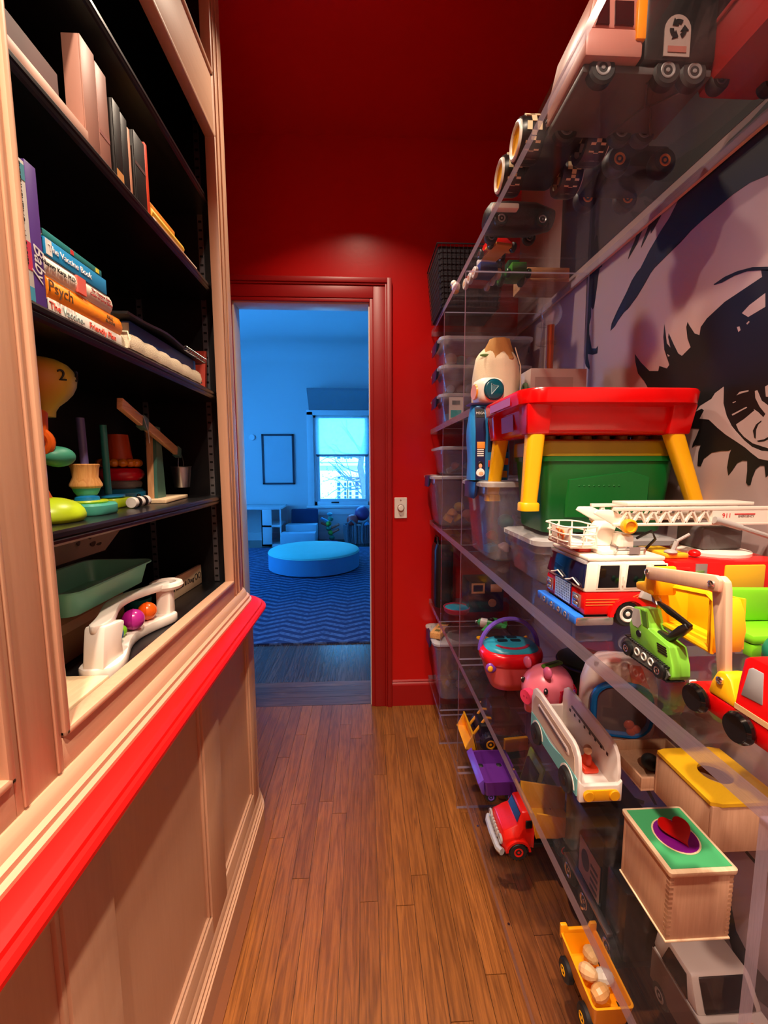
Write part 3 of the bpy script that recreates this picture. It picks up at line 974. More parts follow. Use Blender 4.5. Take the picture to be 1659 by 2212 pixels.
b = book('off-white lying hardback with a pink spine patch', G2, XS, 0.676, 0.838, z, z + 0.029, 0.15, (228, 214, 198), True, rounded=True, bands=((0.40, 0.53, (214, 96, 84)),))
text('Harvey Karp, M.D.', 0.0095, INK, b, (0.0034, -0.056, 0.015), (0, 1, 0), (0, 0, 1))
text('The Happiest Baby\nGuide to Great Sleep', 0.0072, paint('brick_print', (150, 50, 50), 0.6), b, (0.0034, 0.046, 0.015), (0, 1, 0), (0, 0, 1))
z += 0.0295
b = book('bright blue lying paperback with white title', G2, XS, 0.676, 0.826, z, z + 0.025, 0.145, (24, 140, 200), True, bands=((0.02, 0.10, (225, 225, 220)),))
text('The Vaccine Book', 0.0135, INKW, b, (0.001, -0.018, 0.0125), (0, 1, 0), (0, 0, 1))
z += 0.0255
b = book('thin teal green paperback on top of the blue book', G2, XS, 0.676, 0.814, z, z + 0.010, 0.14, (26, 120, 120), True, bands=((0.42, 0.47, (200, 50, 50)), (0.88, 0.94, (220, 200, 60))))

# the second pile: quilted cream album, navy book, black folder
ql = T('fabric_album', 'cream padded fabric album under the navy book', 'album', (XS, 1.066, zb))
QM = paint('cream_fabric', (222, 206, 176), 0.9, bump=0.5, scale=20)
q = MB()
rings = []
for i in range(25):
    yq = -0.185 + 0.37 * i / 24
    bl = 0.0025 * abs(math.sin(i * math.pi / 4))
    rings.append([(0.003 + bl, yq, 0.004), (0.006 + bl, yq, 0.017), (0.003 + bl, yq, 0.031 + bl), (-0.02, yq, 0.034 + bl * 0.6), (-0.20, yq, 0.033), (-0.20, yq, 0.0), (-0.02, yq, 0.0)])
q.loft(rings).o('padded_cover', QM, ql, sm=60)
MB().tube([(0.004, -0.186, 0.004), (0.008, -0.187, 0.018), (0.004, -0.186, 0.034), (-0.19, -0.186, 0.035)], 0.0022, 6).o('end_stitching', QM, ql)
b = book('navy blue hardback between cream album and black folder', G2, XS - 0.004, 0.905, 1.235, zb + 0.0365, zb + 0.063, 0.19, (28, 54, 112), True, bands=((0.955, 0.998, (40, 130, 220)),))
fd = T('ring_folder', 'black spiral bound folder bowed over the navy book', 'folder', (XS, 1.07, zb + 0.064))
FBK = paint('black_folder_card', (18, 18, 22), 0.35)
rings = []
for i in range(13):
    u = i / 12
    yq = -0.20 + 0.40 * u
    zq = 0.001 + 0.010 * math.exp(-((u - 0.42) / 0.2) ** 2)
    rings.append([(0.012, yq, zq), (0.012, yq, zq + 0.005), (-0.20, yq, zq + 0.005), (-0.20, yq, zq)])
MB().loft(rings).o('cover', FBK, fd)
co = MB()
for i in range(11):
    co.torus((0.014, 0.06 + i * 0.0125, 0.006), 0.006, 0.0011, 'y', 12, 5)
co.o('spiral_binding', STEEL, fd)
rb_ = T('picture_book', 'red illustrated picture book leaning at the far end of the middle shelf', 'book', (-0.60, 1.372, zb))
MB().hexa([(-0.09, -0.012, 0), (0.105, -0.012, 0), (0.105, 0.0, 0), (-0.09, 0.0, 0)], [(-0.09, 0.012, 0.13), (0.105, 0.012, 0.13), (0.105, 0.024, 0.13), (-0.09, 0.024, 0.13)]).o('cover', paint('red_story_cover', (186, 58, 40), 0.5, var=0.3, scale=14), rb_)
for i, (u, w, r1, r2) in enumerate(((0.05, 0.06, 0.018, 0.010), (0.08, 0.095, 0.02, 0.012), (0.02, 0.09, 0.014, 0.02), (0.075, 0.03, 0.022, 0.007))):
    MB().ell((u, -0.013 + w * 0.185, w), (r1, 0.001, r2), 12, 6).o('printed_mark', MURALB, rb_)

zc = SZ['C'] + 0.0006
b = book('long thin pink board book lying flat under the brown book', G3, XS + 0.006, 0.556, 0.795, zc, zc + 0.018, 0.17, (214, 170, 150), True)
b = book('thick brown lying book with reddish spine at the near end', G3, XS, 0.556, 0.735, zc + 0.0186, zc + 0.056, 0.16, (108, 70, 56), True, bands=((0.0, 1.0, (92, 50, 46)),))
b = book('tall beige pink slipcase book standing on the upper shelf', G3, XS, 0.800, 0.838, zc, zc + 0.172, 0.03, (176, 126, 110))
b = book('tall beige book with worn spine beside the slipcase', G3, XS, 0.839, 0.871, zc, zc + 0.165, 0.05, (166, 116, 102), bands=((0.3, 0.34, (150, 90, 84)),))
b = book('dark brown upright book with gilt base on the upper shelf', G3, XS, 0.888, 0.912, zc, zc + 0.145, 0.15, (20, 14, 14), bands=((0.02, 0.16, (205, 140, 70)),))
b = book('black upright book with tiny pale title', G3, XS, 0.913, 0.935, zc, zc + 0.14, 0.15, (13, 11, 12))
b = book('slim peach upright booklet on the upper shelf', G3, XS, 0.936, 0.944, zc, zc + 0.13, 0.15, (226, 160, 128))
b = book('black upright book next to the orange one', G3, XS, 0.960, 1.002, zc, zc + 0.143, 0.15, (14, 9, 10), bands=((0.55, 0.6, (90, 60, 60)),))
b = book('slim vivid orange red upright book', G3, XS, 1.003, 1.014, zc, zc + 0.150, 0.15, (232, 70, 30))
b = book('thin white lying book at the bottom of the yellow pile', G3, XS + 0.004, 1.018, 1.262, zc, zc + 0.008, 0.16, (226, 206, 184), True, bands=((0.05, 0.7, (190, 140, 110)),))
b = book('yellow lying hardback on the upper shelf', G3, XS, 1.020, 1.186, zc + 0.0085, zc + 0.030, 0.15, (240, 188, 60), True, rounded=True)
b = book('orange yellow lying paperback topmost of the pile', G3, XS - 0.006, 1.024, 1.150, zc + 0.0306, zc + 0.044, 0.14, (236, 150, 36), True)

# ------------------------------------------------------------------ toys on the black shelves
za = SZ['A'] + 0.0006
TEAL = paint('toy_mint_teal', (84, 190, 170), 0.35)
LIME = paint('toy_lime', (186, 214, 30), 0.35)
BLUE = paint('toy_sky_blue', (24, 130, 200), 0.3)
PURP = paint('toy_violet_grey', (92, 84, 140), 0.4)
BEECH = wood('beech_wood', (206, 150, 100), (232, 184, 134), 'z', 1.2, 0.5, rings=0.3)
BEECHX = wood('beech_wood_x', (206, 150, 100), (232, 184, 134), 'x', 1.2, 0.5, rings=0.3)
BEECHY = wood('beech_wood_y', (206, 150, 100), (232, 184, 134), 'y', 1.2, 0.5, rings=0.3)
PALEW = wood('pale_birch', (232, 200, 158), (246, 220, 182), 'y', 1.0, 0.5, rings=0.25)

t = T('number_bulb_toy', 'tall toy with yellow green numbered bulb head and lime base', 'toy', (-0.548, 0.742, za))
MB().lathe([(0.052, 0), (0.056, 0.006), (0.0565, 0.012), (0.054, 0.020), (0.048, 0.028), (0.038, 0.035), (0.024, 0.040), (0.010, 0.042), (0, 0.0422)], (0, 0, 0), 'z', 36).o('base', LIME, t, sm=80)
MB().tube([(0, 0, 0.035), (-0.012, -0.014, 0.07), (-0.004, -0.02, 0.11), (0.006, -0.016, 0.15), (0.0, 0, 0.185)], [0.012, 0.017, 0.013, 0.017, 0.014], 12).o('stem', paint('toy_orange', (226, 96, 24), 0.35), t)
MB().torus((0.008, -0.012, 0.135), 0.018, 0.007, 'y', 20, 8).o('orange_ring', paint('toy_orange', (226, 96, 24)), t)
MB().ell((0.018, 0.012, 0.112), (0.024, 0.030, 0.018)).o('teal_leaf', paint('toy_leaf_teal', (60, 150, 120), 0.5), t)
gm, gn, gl_ = _new('bulb_gradient')
_mats['bulb_gradient'] = gm
_o = _node(gn, 'ShaderNodeOutputMaterial')
_p = _node(gn, 'ShaderNodeBsdfPrincipled', Roughness=0.5)
_t = _node(gn, 'ShaderNodeTexCoord')
_s = _node(gn, 'ShaderNodeSeparateXYZ')
gl_.new(_t.outputs['Generated'], _s.inputs[0])
_r2 = _node(gn, 'ShaderNodeValToRGB')
_r2.color_ramp.elements[0].color = lin((226, 120, 40))
_r2.color_ramp.elements[1].color = lin((90, 150, 150))
_e = _r2.color_ramp.elements.new(0.45)
_e.color = lin((206, 186, 60))
gl_.new(_s.outputs[1], _r2.inputs[0])
gl_.new(_r2.outputs[0], _p.inputs['Base Color'])
gl_.new(_p.outputs[0], _o.inputs[0])
bulb = MB().lathe([(0.014, 0.180), (0.015, 0.190), (0.020, 0.199), (0.032, 0.210), (0.041, 0.221), (0.047, 0.234), (0.0485, 0.246), (0.045, 0.259), (0.037, 0.269), (0.024, 0.276), (0.010, 0.2795), (0, 0.280)], (0, 0.018, 0), 'z', 28).o('bulb_head', gm, t)
for _i, _c in enumerate('123'):
    _a = math.radians(-62 + 40 * _i)
    text(_c, 0.026, INK, t, (0.0485 * math.cos(_a), 0.018 + 0.0485 * math.sin(_a), 0.242 + 0.004 * _i), (-math.sin(_a), math.cos(_a), 0.2), (0, 0, 1), depth=0.0015)

t = T('wooden_spool_stacker', 'purple rod stacker with wooden spool on mint base', 'toy', (-0.556, at('x', -0.556, 187, 1060).y, za))
MB().loft([rring(0.085, 0.085, 0.025, 0.0), rring(0.09, 0.09, 0.028, 0.004), rring(0.09, 0.09, 0.028, 0.018), rring(0.084, 0.084, 0.025, 0.022)]).o('base', TEAL, t)
MB().lathe([(0.034, 0.022), (0.036, 0.025), (0.034, 0.028), (0, 0.028)], (0, 0, 0), 'z', 28).o('lime_disc', LIME, t)
MB().lathe([(0.022, 0.028), (0.021, 0.034), (0.012, 0.042), (0, 0.042)], (0, 0, 0), 'z', 28).o('blue_disc', BLUE, t)
MB().lathe([(0.016, 0.036), (0.021, 0.044), (0.024, 0.052), (0, 0.052)], (0, 0, 0), 'z', 28).o('teal_cup', TEAL, t)
MB().lathe([(0.024, 0.052), (0.028, 0.056), (0.028, 0.060), (0.022, 0.074), (0.024, 0.092), (0.026, 0.098), (0.024, 0.1), (0, 0.1)], (0, 0, 0), 'z', 28).o('wooden_spool', wood('spool_wood', (220, 150, 80), (240, 180, 110), 'z', 1.5), t)
MB().cyl((0, 0, 0.1), (-0.002, 0.001, 0.19), 0.0075, n=14).o('rod', PURP, t)

t = T('teal_rod_stacker', 'green rod stacker with blue disc on lime base', 'toy', (-0.602, at('x', -0.602, 233, 1050).y, za))
MB().loft([rring(0.080, 0.080, 0.015, 0.0), rring(0.084, 0.084, 0.017, 0.003), rring(0.084, 0.084, 0.017, 0.018), rring(0.08, 0.08, 0.015, 0.021)]).o('base', LIME, t)
MB().lathe([(0.026, 0.021), (0.034, 0.024), (0.034, 0.028), (0, 0.030)], (0, 0, 0), 'z', 28).o('blue_disc', BLUE, t)
MB().cyl((0, 0, 0.03), (-0.001, 0, 0.190), 0.0075, n=14).o('rod', paint('toy_sea_green', (50, 150, 140), 0.4), t)

t = T('ring_stacker', 'ring stacking toy with orange cone and bright rings', 'toy', (-0.650, at('x', -0.650, 258, 1000).y, za))
MB().lathe([(0.052, 0), (0.058, 0.012), (0.058, 0.026), (0.050, 0.036), (0, 0.036)], (0, 0, 0), 'z', 32).o('blue_ring', paint('ring_blue', (40, 150, 200), 0.3), t)
for a in (-60, -20, 25, 70):
    r_ = math.radians(a)
    MB().ell((0.0575 * math.cos(r_), 0.0575 * math.sin(r_), 0.018), (0.006, 0.006, 0.006), 10, 8).o('dot', BLACKP, t)
MB().torus((0, 0, 0.048), 0.040, 0.012, 'z', 30, 10).o('clear_ring', clear('clear_ring_plastic', (235, 240, 220), 0.3), t)
MB().torus((0, 0, 0.074), 0.040, 0.017, 'z', 30, 12).o('red_ring', paint('ring_red', (214, 16, 44), 0.25), t)
mb = MB()
for i in range(14):
    a = 2 * math.pi * i / 14
    mb.ell((0.042 * math.cos(a), 0.042 * math.sin(a), 0.104), (0.013, 0.013, 0.011), 10, 8)
mb.o('amber_ring', paint('ring_amber', (226, 130, 10), 0.2), t)
MB().lathe([(0.036, 0.100), (0.030, 0.125), (0.026, 0.165), (0.024, 0.178), (0, 0.180)], (0, 0, 0), 'z', 28).o('orange_cone', paint('cone_orange', (206, 72, 24), 0.4), t)

t = T('striped_roller', 'black and white striped roller lying on the shelf', 'toy', (-0.530, 1.005, za))
for i in range(5):
    a0 = -0.035 + i * 0.014
    MB().lathe([(0.0118, a0 + 0.0003), (0.0125, a0 + 0.002), (0.0125, a0 + 0.012), (0.0118, a0 + 0.0137)], (0, 0, 0.0126), 'y', 20).o('stripe_segment', (WHITEP, BLACKP)[i % 2], t)

t = T('balance_scale', 'wooden balance scale with teal post and steel pail', 'scale', (-0.565, 1.165, za), 8)
SCT = paint('scale_teal', (72, 118, 106), 0.45)
MB().box(-0.02, 0.045, -0.075, 0.13, 0, 0.010).o('base_plank', PALEW, t, bev=0.002)
MB().prism([(-0.034, 0.010), (0.034, 0.010), (0.017, 0.20), (-0.017, 0.20)], 'x', 0.004, 0.012).o('post_face', SCT, t)
MB().prism([(-0.034, 0.010), (0.034, 0.010), (0.017, 0.20), (-0.017, 0.20)], 'x', -0.012, 0.0035).o('post_back', BEECH, t)
am = MB().box(-0.006, 0.006, -0.26, 0.16, -0.012, 0.012)
am.xf(Matrix.Translation((0.02, 0, 0.168)) @ Matrix.Rotation(math.radians(-13), 4, 'X'))
am.o('beam', BEECHY, t, bev=0.002)
for u in (-0.135, 0.135):
    cl = MB().box(-0.009, 0.009, u - 0.016, u + 0.016, -0.015, 0.015)
    cl.xf(Matrix.Translation((0.02, 0, 0.168)) @ Matrix.Rotation(math.radians(-13), 4, 'X'))
    cl.o('clamp', SCT, t, bev=0.002)
py_, pz_ = 0.165, 0.092
MB().lathe([(0.022, -0.062), (0.0225, -0.060), (0.029, 0.0), (0.031, 0.002), (0.0295, 0.003), (0.0275, 0.0), (0.021, -0.058), (0, -0.058)], (0.02, py_, pz_), 'z', 28).o('pail', STEEL, t)
MB().tube([(0.02, py_ - 0.03, pz_)] + [(0.02, py_ - 0.03 * math.cos(a), pz_ + 0.042 * math.sin(a)) for a in [i * math.pi / 10 for i in range(1, 10)]] + [(0.02, py_ + 0.03, pz_)], 0.0011, 6).o('pail_handle', STEEL, t)
MB().tube([(0.03, -0.20, 0.216), (0.034, -0.165, 0.210), (0.036, -0.145, 0.175), (0.036, -0.142, 0.15)], 0.001, 6).o('wire', STEEL, t)

t = T('wooden_cup', 'brown wooden cup at the back of the toy shelf', 'cup', (-0.675, 0.79, za))
MB().lathe([(0.020, 0.0), (0.023, 0.05), (0.029, 0.052), (0.030, 0.066), (0.026, 0.066), (0.020, 0.02), (0, 0.02)], (0, 0, 0), 'z', 24).o('cup_body', wood('brown_turned', (120, 72, 38), (156, 100, 58), 'z'), t)
MB().cyl((0, 0, 0.066), (0, 0, 0.078), 0.02, n=20).o('cup_stopper', BEECH, t)

# ------------------------------------------------------------------ cabinet bottom
zf = 0.9526
t = T('peg_board', 'pale wooden pegboard with round pegs at the near corner', 'toy', (-0.535, 0.645, zf))
MB().box(-0.075, 0.075, -0.085, 0.090, 0, 0.016).o('board', PALEW, t, bev=0.003)
for i, (u, v) in enumerate(((0.03, 0.035), (0.03, -0.02), (-0.02, 0.035), (-0.02, -0.02), (0.005, 0.06))):
    MB().lathe([(0.0075, 0.016), (0.0075, 0.054), (0.0068, 0.056), (0, 0.056)], (u, v, 0), 'z', 18).o('peg', PALEW, t)

t = T('cardboard_carton', 'brown cardboard carton under the mint tray', 'box', (-0.650, 0.90, zf))
CARD = paint('kraft_card', (150, 112, 78), 0.8, var=0.1, scale=20)
MB().box(-0.06, 0.06, -0.12, 0.12, 0, 0.102).o('carton_body', CARD, t, bev=0.002)
MB().box(0.0602, 0.0608, -0.10, 0.10, 0.06, 0.08).o('tape_strip', paint('packing_tape', (176, 140, 100), 0.3), t)
t = T('mint_tray', 'mint green toy tray resting on the carton', 'tray', (-0.618, 0.920, zf + 0.1025))
tm = MB()
tm.loft([rring(0.126, 0.256, 0.018, 0.003), rring(0.150, 0.280, 0.024, 0.052), rring(0.170, 0.300, 0.028, 0.052), rring(0.170, 0.300, 0.028, 0.0485), rring(0.155, 0.285, 0.026, 0.0485), rring(0.13, 0.26, 0.02, 0.0)])
tm.o('tray_shell', paint('tray_mint', (128, 214, 182), 0.35), t, sm=30)
t2 = T('picture_card', 'pale card with small printed pictures leaning at the cabinet back', 'card', (-0.70, 0.99, zf))
MB().hexa([(-0.045, -0.13, 0.15), (-0.042, -0.13, 0.15), (-0.042, 0.22, 0.15), (-0.045, 0.22, 0.15)], [(0.045, -0.13, 0.265), (0.048, -0.13, 0.265), (0.048, 0.22, 0.265), (0.045, 0.22, 0.265)]).o('card_sheet', paint('pale_pink_card', (214, 180, 160), 0.7), t2)
pm = random.Random(5)
for i in range(9):
    v, hh = -0.09 + 0.035 * i, 0.17 + 0.07 * pm.random()
    xx_ = -0.042 + (hh - 0.15) / 0.115 * 0.09
    MB().ell((xx_ + 0.0005, v, hh), (0.003, pm.uniform(0.005, 0.012), pm.uniform(0.004, 0.012)), 10, 6).o('printed_picture', paint('grey_brown_print', (96, 72, 66), 0.7), t2)
MB().box(-0.05, -0.036, -0.10, 0.22, 0.0, 0.15).o('card_stand', BLACKIN, t2)

t = T('ball_track_toy', 'white wavy ball track toy behind the frame rail', 'toy', (-0.518, 0.905, zf))
WT = paint('white_toy_plastic', (234, 222, 212), 0.3, var=0.02)


def wave(u):
    return 0.024 * math.sin((u - 0.1) * 19.0)


def band(z0, z1, hw, u0, u1, n=26):
    left, right = [], []
    for i in range(n + 1):
        u = u0 + (u1 - u0) * i / n
        c = wave(u)
        e = min(1.0, math.sqrt(max(0.0, 1 - ((2 * i / n - 1) ** 10))))
        left.append((c - hw * (0.25 + 0.75 * e), u))
        right.append((c + hw * (0.25 + 0.75 * e), u))
    return MB().prism(left + right[::-1], 'z', z0, z1)


band(0.0, 0.024, 0.036, -0.170, 0.150).o('bottom_track', WT, t, bev=0.005)
band(0.084, 0.100, 0.017, -0.155, 0.150).o('top_bar', WT, t, bev=0.005)
MB().prism([(-0.165, 0.015), (-0.095, 0.015), (-0.100, 0.05), (-0.085, 0.088), (-0.150, 0.098), (-0.158, 0.06)], 'x', wave(-0.13) - 0.017, wave(-0.13) + 0.022).o('end_post', WT, t, bev=0.006)
MB().prism([(0.120, 0.015), (0.152, 0.015), (0.150, 0.09), (0.124, 0.09)], 'x', wave(0.135) - 0.016, wave(0.135) + 0.02).o('end_post', WT, t, bev=0.006)
MB().torus((wave(0.15) - 0.005, 0.150, 0.090), 0.030, 0.010, 'z', 28, 8).o('loop_end', WT, t)


def half_ball(nm, lab, cx, cy, cz, r, c1, c2):
    h = T('half_ball', lab, 'ball', (cx, cy, cz), 20, 'split balls in the white track toy')
    MB().lathe([(0, -r)] + [(r * math.cos(a), r * math.sin(a)) for a in [-math.pi / 2 + math.pi / 2 * i / 7 for i in range(1, 8)]], (0, 0, 0), 'x', 22).o('rear_half', paint(nm + '_a', c1, 0.25), h)
    MB().lathe([(r * math.cos(a), r * math.sin(a)) for a in [math.pi / 2 * i / 7 for i in range(7)]] + [(0, r)], (0, 0, 0), 'x', 22).o('front_half', paint(nm + '_b', c2, 0.25), h)
    MB().torus((0, 0, 0), r, r * 0.05, 'x', 26, 6).o('seam', paint(nm + '_a', c1), h)


half_ball('ballm', 'magenta ball in the white track toy', -0.518, 0.925, zf + 0.048, 0.023, (170, 20, 130), (190, 40, 150))
half_ball('ballo', 'orange ball in the white track toy', -0.518, 0.985, zf + 0.046, 0.021, (232, 86, 10), (238, 100, 20))
half_ball('ballb', 'blue ball in the white track toy', -0.518, 0.845, zf + 0.046, 0.021, (24, 84, 140), (30, 110, 180))
half_ball('ballg', 'lime green ball in the white track toy', -0.524, 0.884, zf + 0.038, 0.013, (110, 190, 30), (130, 210, 40))
t = T('teal_cup', 'teal cup behind the white track toy', 'cup', (-0.585, 1.075, zf))
MB().lathe([(0.024, 0), (0.030, 0.05), (0.027, 0.05), (0.021, 0.004), (0, 0.004)], (0, 0, 0), 'z', 24).o('cup_body', paint('cup_teal', (30, 130, 130), 0.35), t)
t = T('wooden_name_board', 'thin wooden board with black burned script standing on edge', 'board', (-0.552, 1.275, zf), -3)
MB().box(-0.010, 0.0, -0.125, 0.115, 0, 0.062).o('board', PALEW, t, bev=0.001)
text('Melissa & Doug', 0.020, INK, t, (0.0006, -0.005, 0.03), (0, 1, 0), (0, 0, 1), font_shear=0.3)
for u in (-0.105, -0.075, 0.075, 0.097):
    MB().torus((0.0006, u, 0.032), 0.009, 0.0012, 'x', 16, 5).o('burned_emblem', INK, t)
# ------------------------------------------------------------------ mural on the right wall
mu = T('eye_mural', 'giant black comic style eye and brow painted on the pale right wall', 'mural', (0, 0, 0))
XM = XR - 0.0004


def m5(pts):
    return [at('x', XM, 1240 + 0.2712 * a, 240 + 0.2712 * b) for a, b in pts]


def m9(pts):
    return [at('x', XM, 1380 + 0.19 * a, 780 + 0.19 * b) for a, b in pts]


def mp_(pts):
    return [at('x', XM, a, b) for a, b in pts]


def stroke(pts, lift=0.0004, mat_=None, name='painted_stroke'):
    MB().prism([(p.y, p.z) for p in pts], 'x', XM - lift, XM).o(name, mat_ or MURALB, mu, sm=0)


stroke(m5([(905, 605), (1080, 420), (1240, 230), (1400, 80), (1545, -80), (1800, -200), (2000, 350), (1545, 510), (1400, 570), (1270, 660), (1130, 780), (1000, 890), (930, 955), (850, 1045), (740, 1150), (640, 1250), (610, 1290), (560, 1380), (500, 1480), (430, 1575), (400, 1600), (350, 1670), (325, 1715), (290, 1750), (300, 1690), (340, 1600), (375, 1530), (420, 1440), (460, 1350), (500, 1285), (530, 1250), (600, 1110), (700, 940), (760, 850), (830, 710)]))
stroke(m5([(705, 775), (690, 840), (640, 930), (612, 975), (610, 940), (570, 1020), (533, 1090), (545, 1040), (580, 950), (615, 850)]))
stroke(m5([(558, 895), (545, 950), (500, 1060), (430, 1180), (445, 1120), (480, 1040), (520, 930)]))
stroke(m5([(232, 1180), (222, 1240), (205, 1250), (195, 1300), (180, 1420), (160, 1560), (150, 1580), (135, 1560), (135, 1640), (122, 1700), (122, 1780), (140, 1890), (175, 1890), (192, 1870), (185, 1930), (150, 1940), (110, 1935), (115, 1980), (125, 2040), (122, 2060), (95, 2030), (78, 1960), (85, 1800), (105, 1270), (160, 1230)]))
stroke(m5([(1112, 1380), (1200, 1320), (1300, 1275), (1420, 1243), (1530, 1240), (1640, 1240), (1640, 1280), (1480, 1268), (1380, 1275), (1280, 1310), (1180, 1365), (1120, 1385)]))
stroke(m5([(1490, 1262), (1500, 1320), (1350, 1420), (1200, 1520), (1060, 1650), (1010, 1720), (1000, 1785), (960, 1770), (920, 1710), (905, 1680), (895, 1720), (905, 1810), (930, 1880), (860, 1950), (830, 1930), (790, 1850), (755, 1770), (750, 1800), (770, 1885), (740, 1850), (720, 1700), (712, 1800), (720, 1900), (760, 2020), (740, 2050), (680, 2030), (672, 2070), (600, 2070), (530, 2000), (485, 1935), (490, 2000), (510, 2090), (560, 2150), (620, 2260), (800, 2330), (1100, 2400), (1850, 2300), (1850, 1262)]))
stroke(m5([(1340, 1610), (1400, 1545), (1525, 1450), (1525, 1560), (1390, 1640)]), 0.0009, MURALW, 'painted_highlight')
stroke(m5([(1300, 1720), (1320, 1715), (1328, 1745), (1312, 1760)]), 0.0009, MURALW, 'painted_highlight')
stroke(m5([(1375, 1690), (1395, 1672), (1400, 1680), (1382, 1700)]), 0.0009, MURALW, 'painted_highlight')
stroke(m5([(745, 1935), (765, 1950), (750, 1955)]), 0.0009, MURALW, 'painted_highlight')
# lower eye with lashes
stroke(m9([(420, -60), (430, 300), (540, 520), (545, 740), (580, 760), (690, 770), (650, 870), (620, 930), (605, 985), (640, 960), (705, 955), (680, 1030), (668, 1190), (705, 1195), (740, 1110), (830, 1040), (940, 1020), (1020, 1020), (1055, 1000), (1030, 1060), (1005, 1210), (1020, 1300), (1060, 1250), (1120, 1160), (1180, 1130), (1235, 1135), (1235, 1250), (1220, 1380), (1245, 1415), (1270, 1410), (1290, 1330), (1330, 1230), (1380, 1190), (1430, 1190), (1445, 1320), (1469, 1300), (1600, 1200), (1900, 1150), (1900, -60)]), 0.0006)
stroke(m9([(970, 290), (965, 480), (1000, 620), (1060, 740), (1110, 800), (1200, 900), (1290, 975), (1400, 1020), (1600, 1040), (1600, 1140), (1469, 1130), (1370, 1110), (1290, 1050), (1210, 980), (1060, 880), (990, 835), (900, 760), (800, 665), (695, 655), (745, 560), (720, 540), (650, 575), (700, 510), (830, 430), (870, 365)]), 0.0011, MURALW, 'painted_highlight')
stroke(m9([(1110, 720), (1200, 660), (1320, 560), (1310, 545), (1360, 580), (1420, 640), (1445, 600), (1380, 520), (1330, 420), (1325, 340), (1350, 330), (1400, 450), (1469, 500), (1600, 560), (1600, 1010), (1469, 990), (1300, 935), (1200, 860), (1140, 790)]), 0.0011, MURALW, 'painted_highlight')
stroke(m9([(1440, 290), (1600, 200), (1600, 420), (1450, 405)]), 0.0011, MURALW, 'painted_highlight')
stroke(m9([(1400, 675), (1340, 720), (1305, 790), (1320, 870), (1335, 880), (1340, 780), (1365, 720), (1400, 690)]), 0.0016)
stroke(m9([(1350, 905), (1430, 890), (1500, 850), (1500, 880), (1430, 912), (1370, 920)]), 0.0016)
stroke(m9([(1115, 390), (1150, 350), (1250, 330), (1250, 345), (1160, 370)]), 0.0011, MURALW, 'painted_highlight')
stroke(m9([(1070, 470), (1105, 455), (1105, 465), (1075, 478)]), 0.0011, MURALW, 'painted_highlight')
stroke(m9([(1062, 605), (1225, 520), (1235, 530), (1070, 620)]), 0.0011, MURALW, 'painted_highlight')
# strokes of the face lower down
stroke(mp_([(1350, 1662), (1362, 1662), (1376, 1684), (1400, 1700), (1420, 1740), (1414, 1738), (1396, 1708), (1370, 1694)]))
stroke(mp_([(1352, 1705), (1368, 1722), (1392, 1730), (1390, 1738), (1362, 1730)]))
stroke(mp_([(1575, 1930), (1590, 2010), (1625, 2080), (1659, 2120), (1720, 2150), (1720, 2230), (1640, 2160), (1600, 2110), (1576, 2030)]))
stroke(mp_([(1612, 1836), (1640, 1868), (1636, 1872), (1610, 1842)]))



def yz(pts, lift, mat_=None, name='painted_stroke'):
    MB().prism(pts, 'x', XM - lift, XM).o(name, mat_ or MURALB, mu, sm=0)


# the picture runs on toward the viewer
yz([(0.803, 2.03), (0.760, 1.88), (0.65, 1.90), (0.50, 1.955), (0.36, 1.985), (0.30, 1.985), (0.36, 2.015), (0.50, 2.03), (0.65, 2.035)], 0.0005)
yz([(0.765, 1.69), (0.70, 1.685), (0.62, 1.65), (0.54, 1.58), (0.48, 1.50), (0.44, 1.40), (0.50, 1.375), (0.58, 1.352), (0.66, 1.34), (0.735, 1.343), (0.745, 1.40), (0.755, 1.53)], 0.0007)
yz([(0.809, 1.717), (0.808, 1.708), (0.70, 1.712), (0.60, 1.685), (0.53, 1.63), (0.60, 1.692), (0.70, 1.722)], 0.0005)
yz([(0.66, 1.50), (0.62, 1.49), (0.56, 1.45), (0.50, 1.405), (0.56, 1.385), (0.62, 1.37), (0.68, 1.365), (0.70, 1.40), (0.69, 1.46)], 0.0012, MURALW, 'painted_highlight')
yz([(0.776, 1.368), (0.782, 1.444), (0.76, 1.45), (0.735, 1.43), (0.728, 1.40), (0.74, 1.372)], 0.0013, MURALW, 'painted_highlight')
yz([(0.774, 1.363), (0.772, 1.346), (0.71, 1.352), (0.68, 1.362), (0.71, 1.366)], 0.0013, MURALW, 'painted_highlight')
yz([(0.788, 1.504), (0.785, 1.467), (0.765, 1.47), (0.762, 1.495)], 0.0013, MURALW, 'painted_highlight')
MB().box(XM - 0.0004, XM, 0.2, 1.75, 2.06, ZC - 0.01).o('black_wall_area', MURALB, mu, sm=0)  # plain black area covering the wall above the top shelf
# ------------------------------------------------------------------ clear acrylic shelving
ACR = clear('clear_acrylic', (251, 249, 251), milk=0.005, rough=0.03)
EDGE = clear('acrylic_polished_edge', (255, 250, 255), milk=0.55, milkcol=(196, 184, 206), rough=0.15)
X0, X1 = 0.351, 0.783
ac = T('acrylic_shelving', 'tall clear acrylic shelving along the mural wall', 'shelf unit')
SH = {'bottom': 0.170, 'low': 0.612, 'mid': 1.050, 'upper': 1.528, 'top': 2.024}
TH = 0.024


def acrylic(mb, thin, name):
    o = mb.o(name, [ACR, EDGE], ac, sm=0)
    i = 'xyz'.index(thin)
    for pl in o.data.polygons:
        pl.material_index = 0 if abs(pl.normal[i]) > 0.5 else 1
    return o


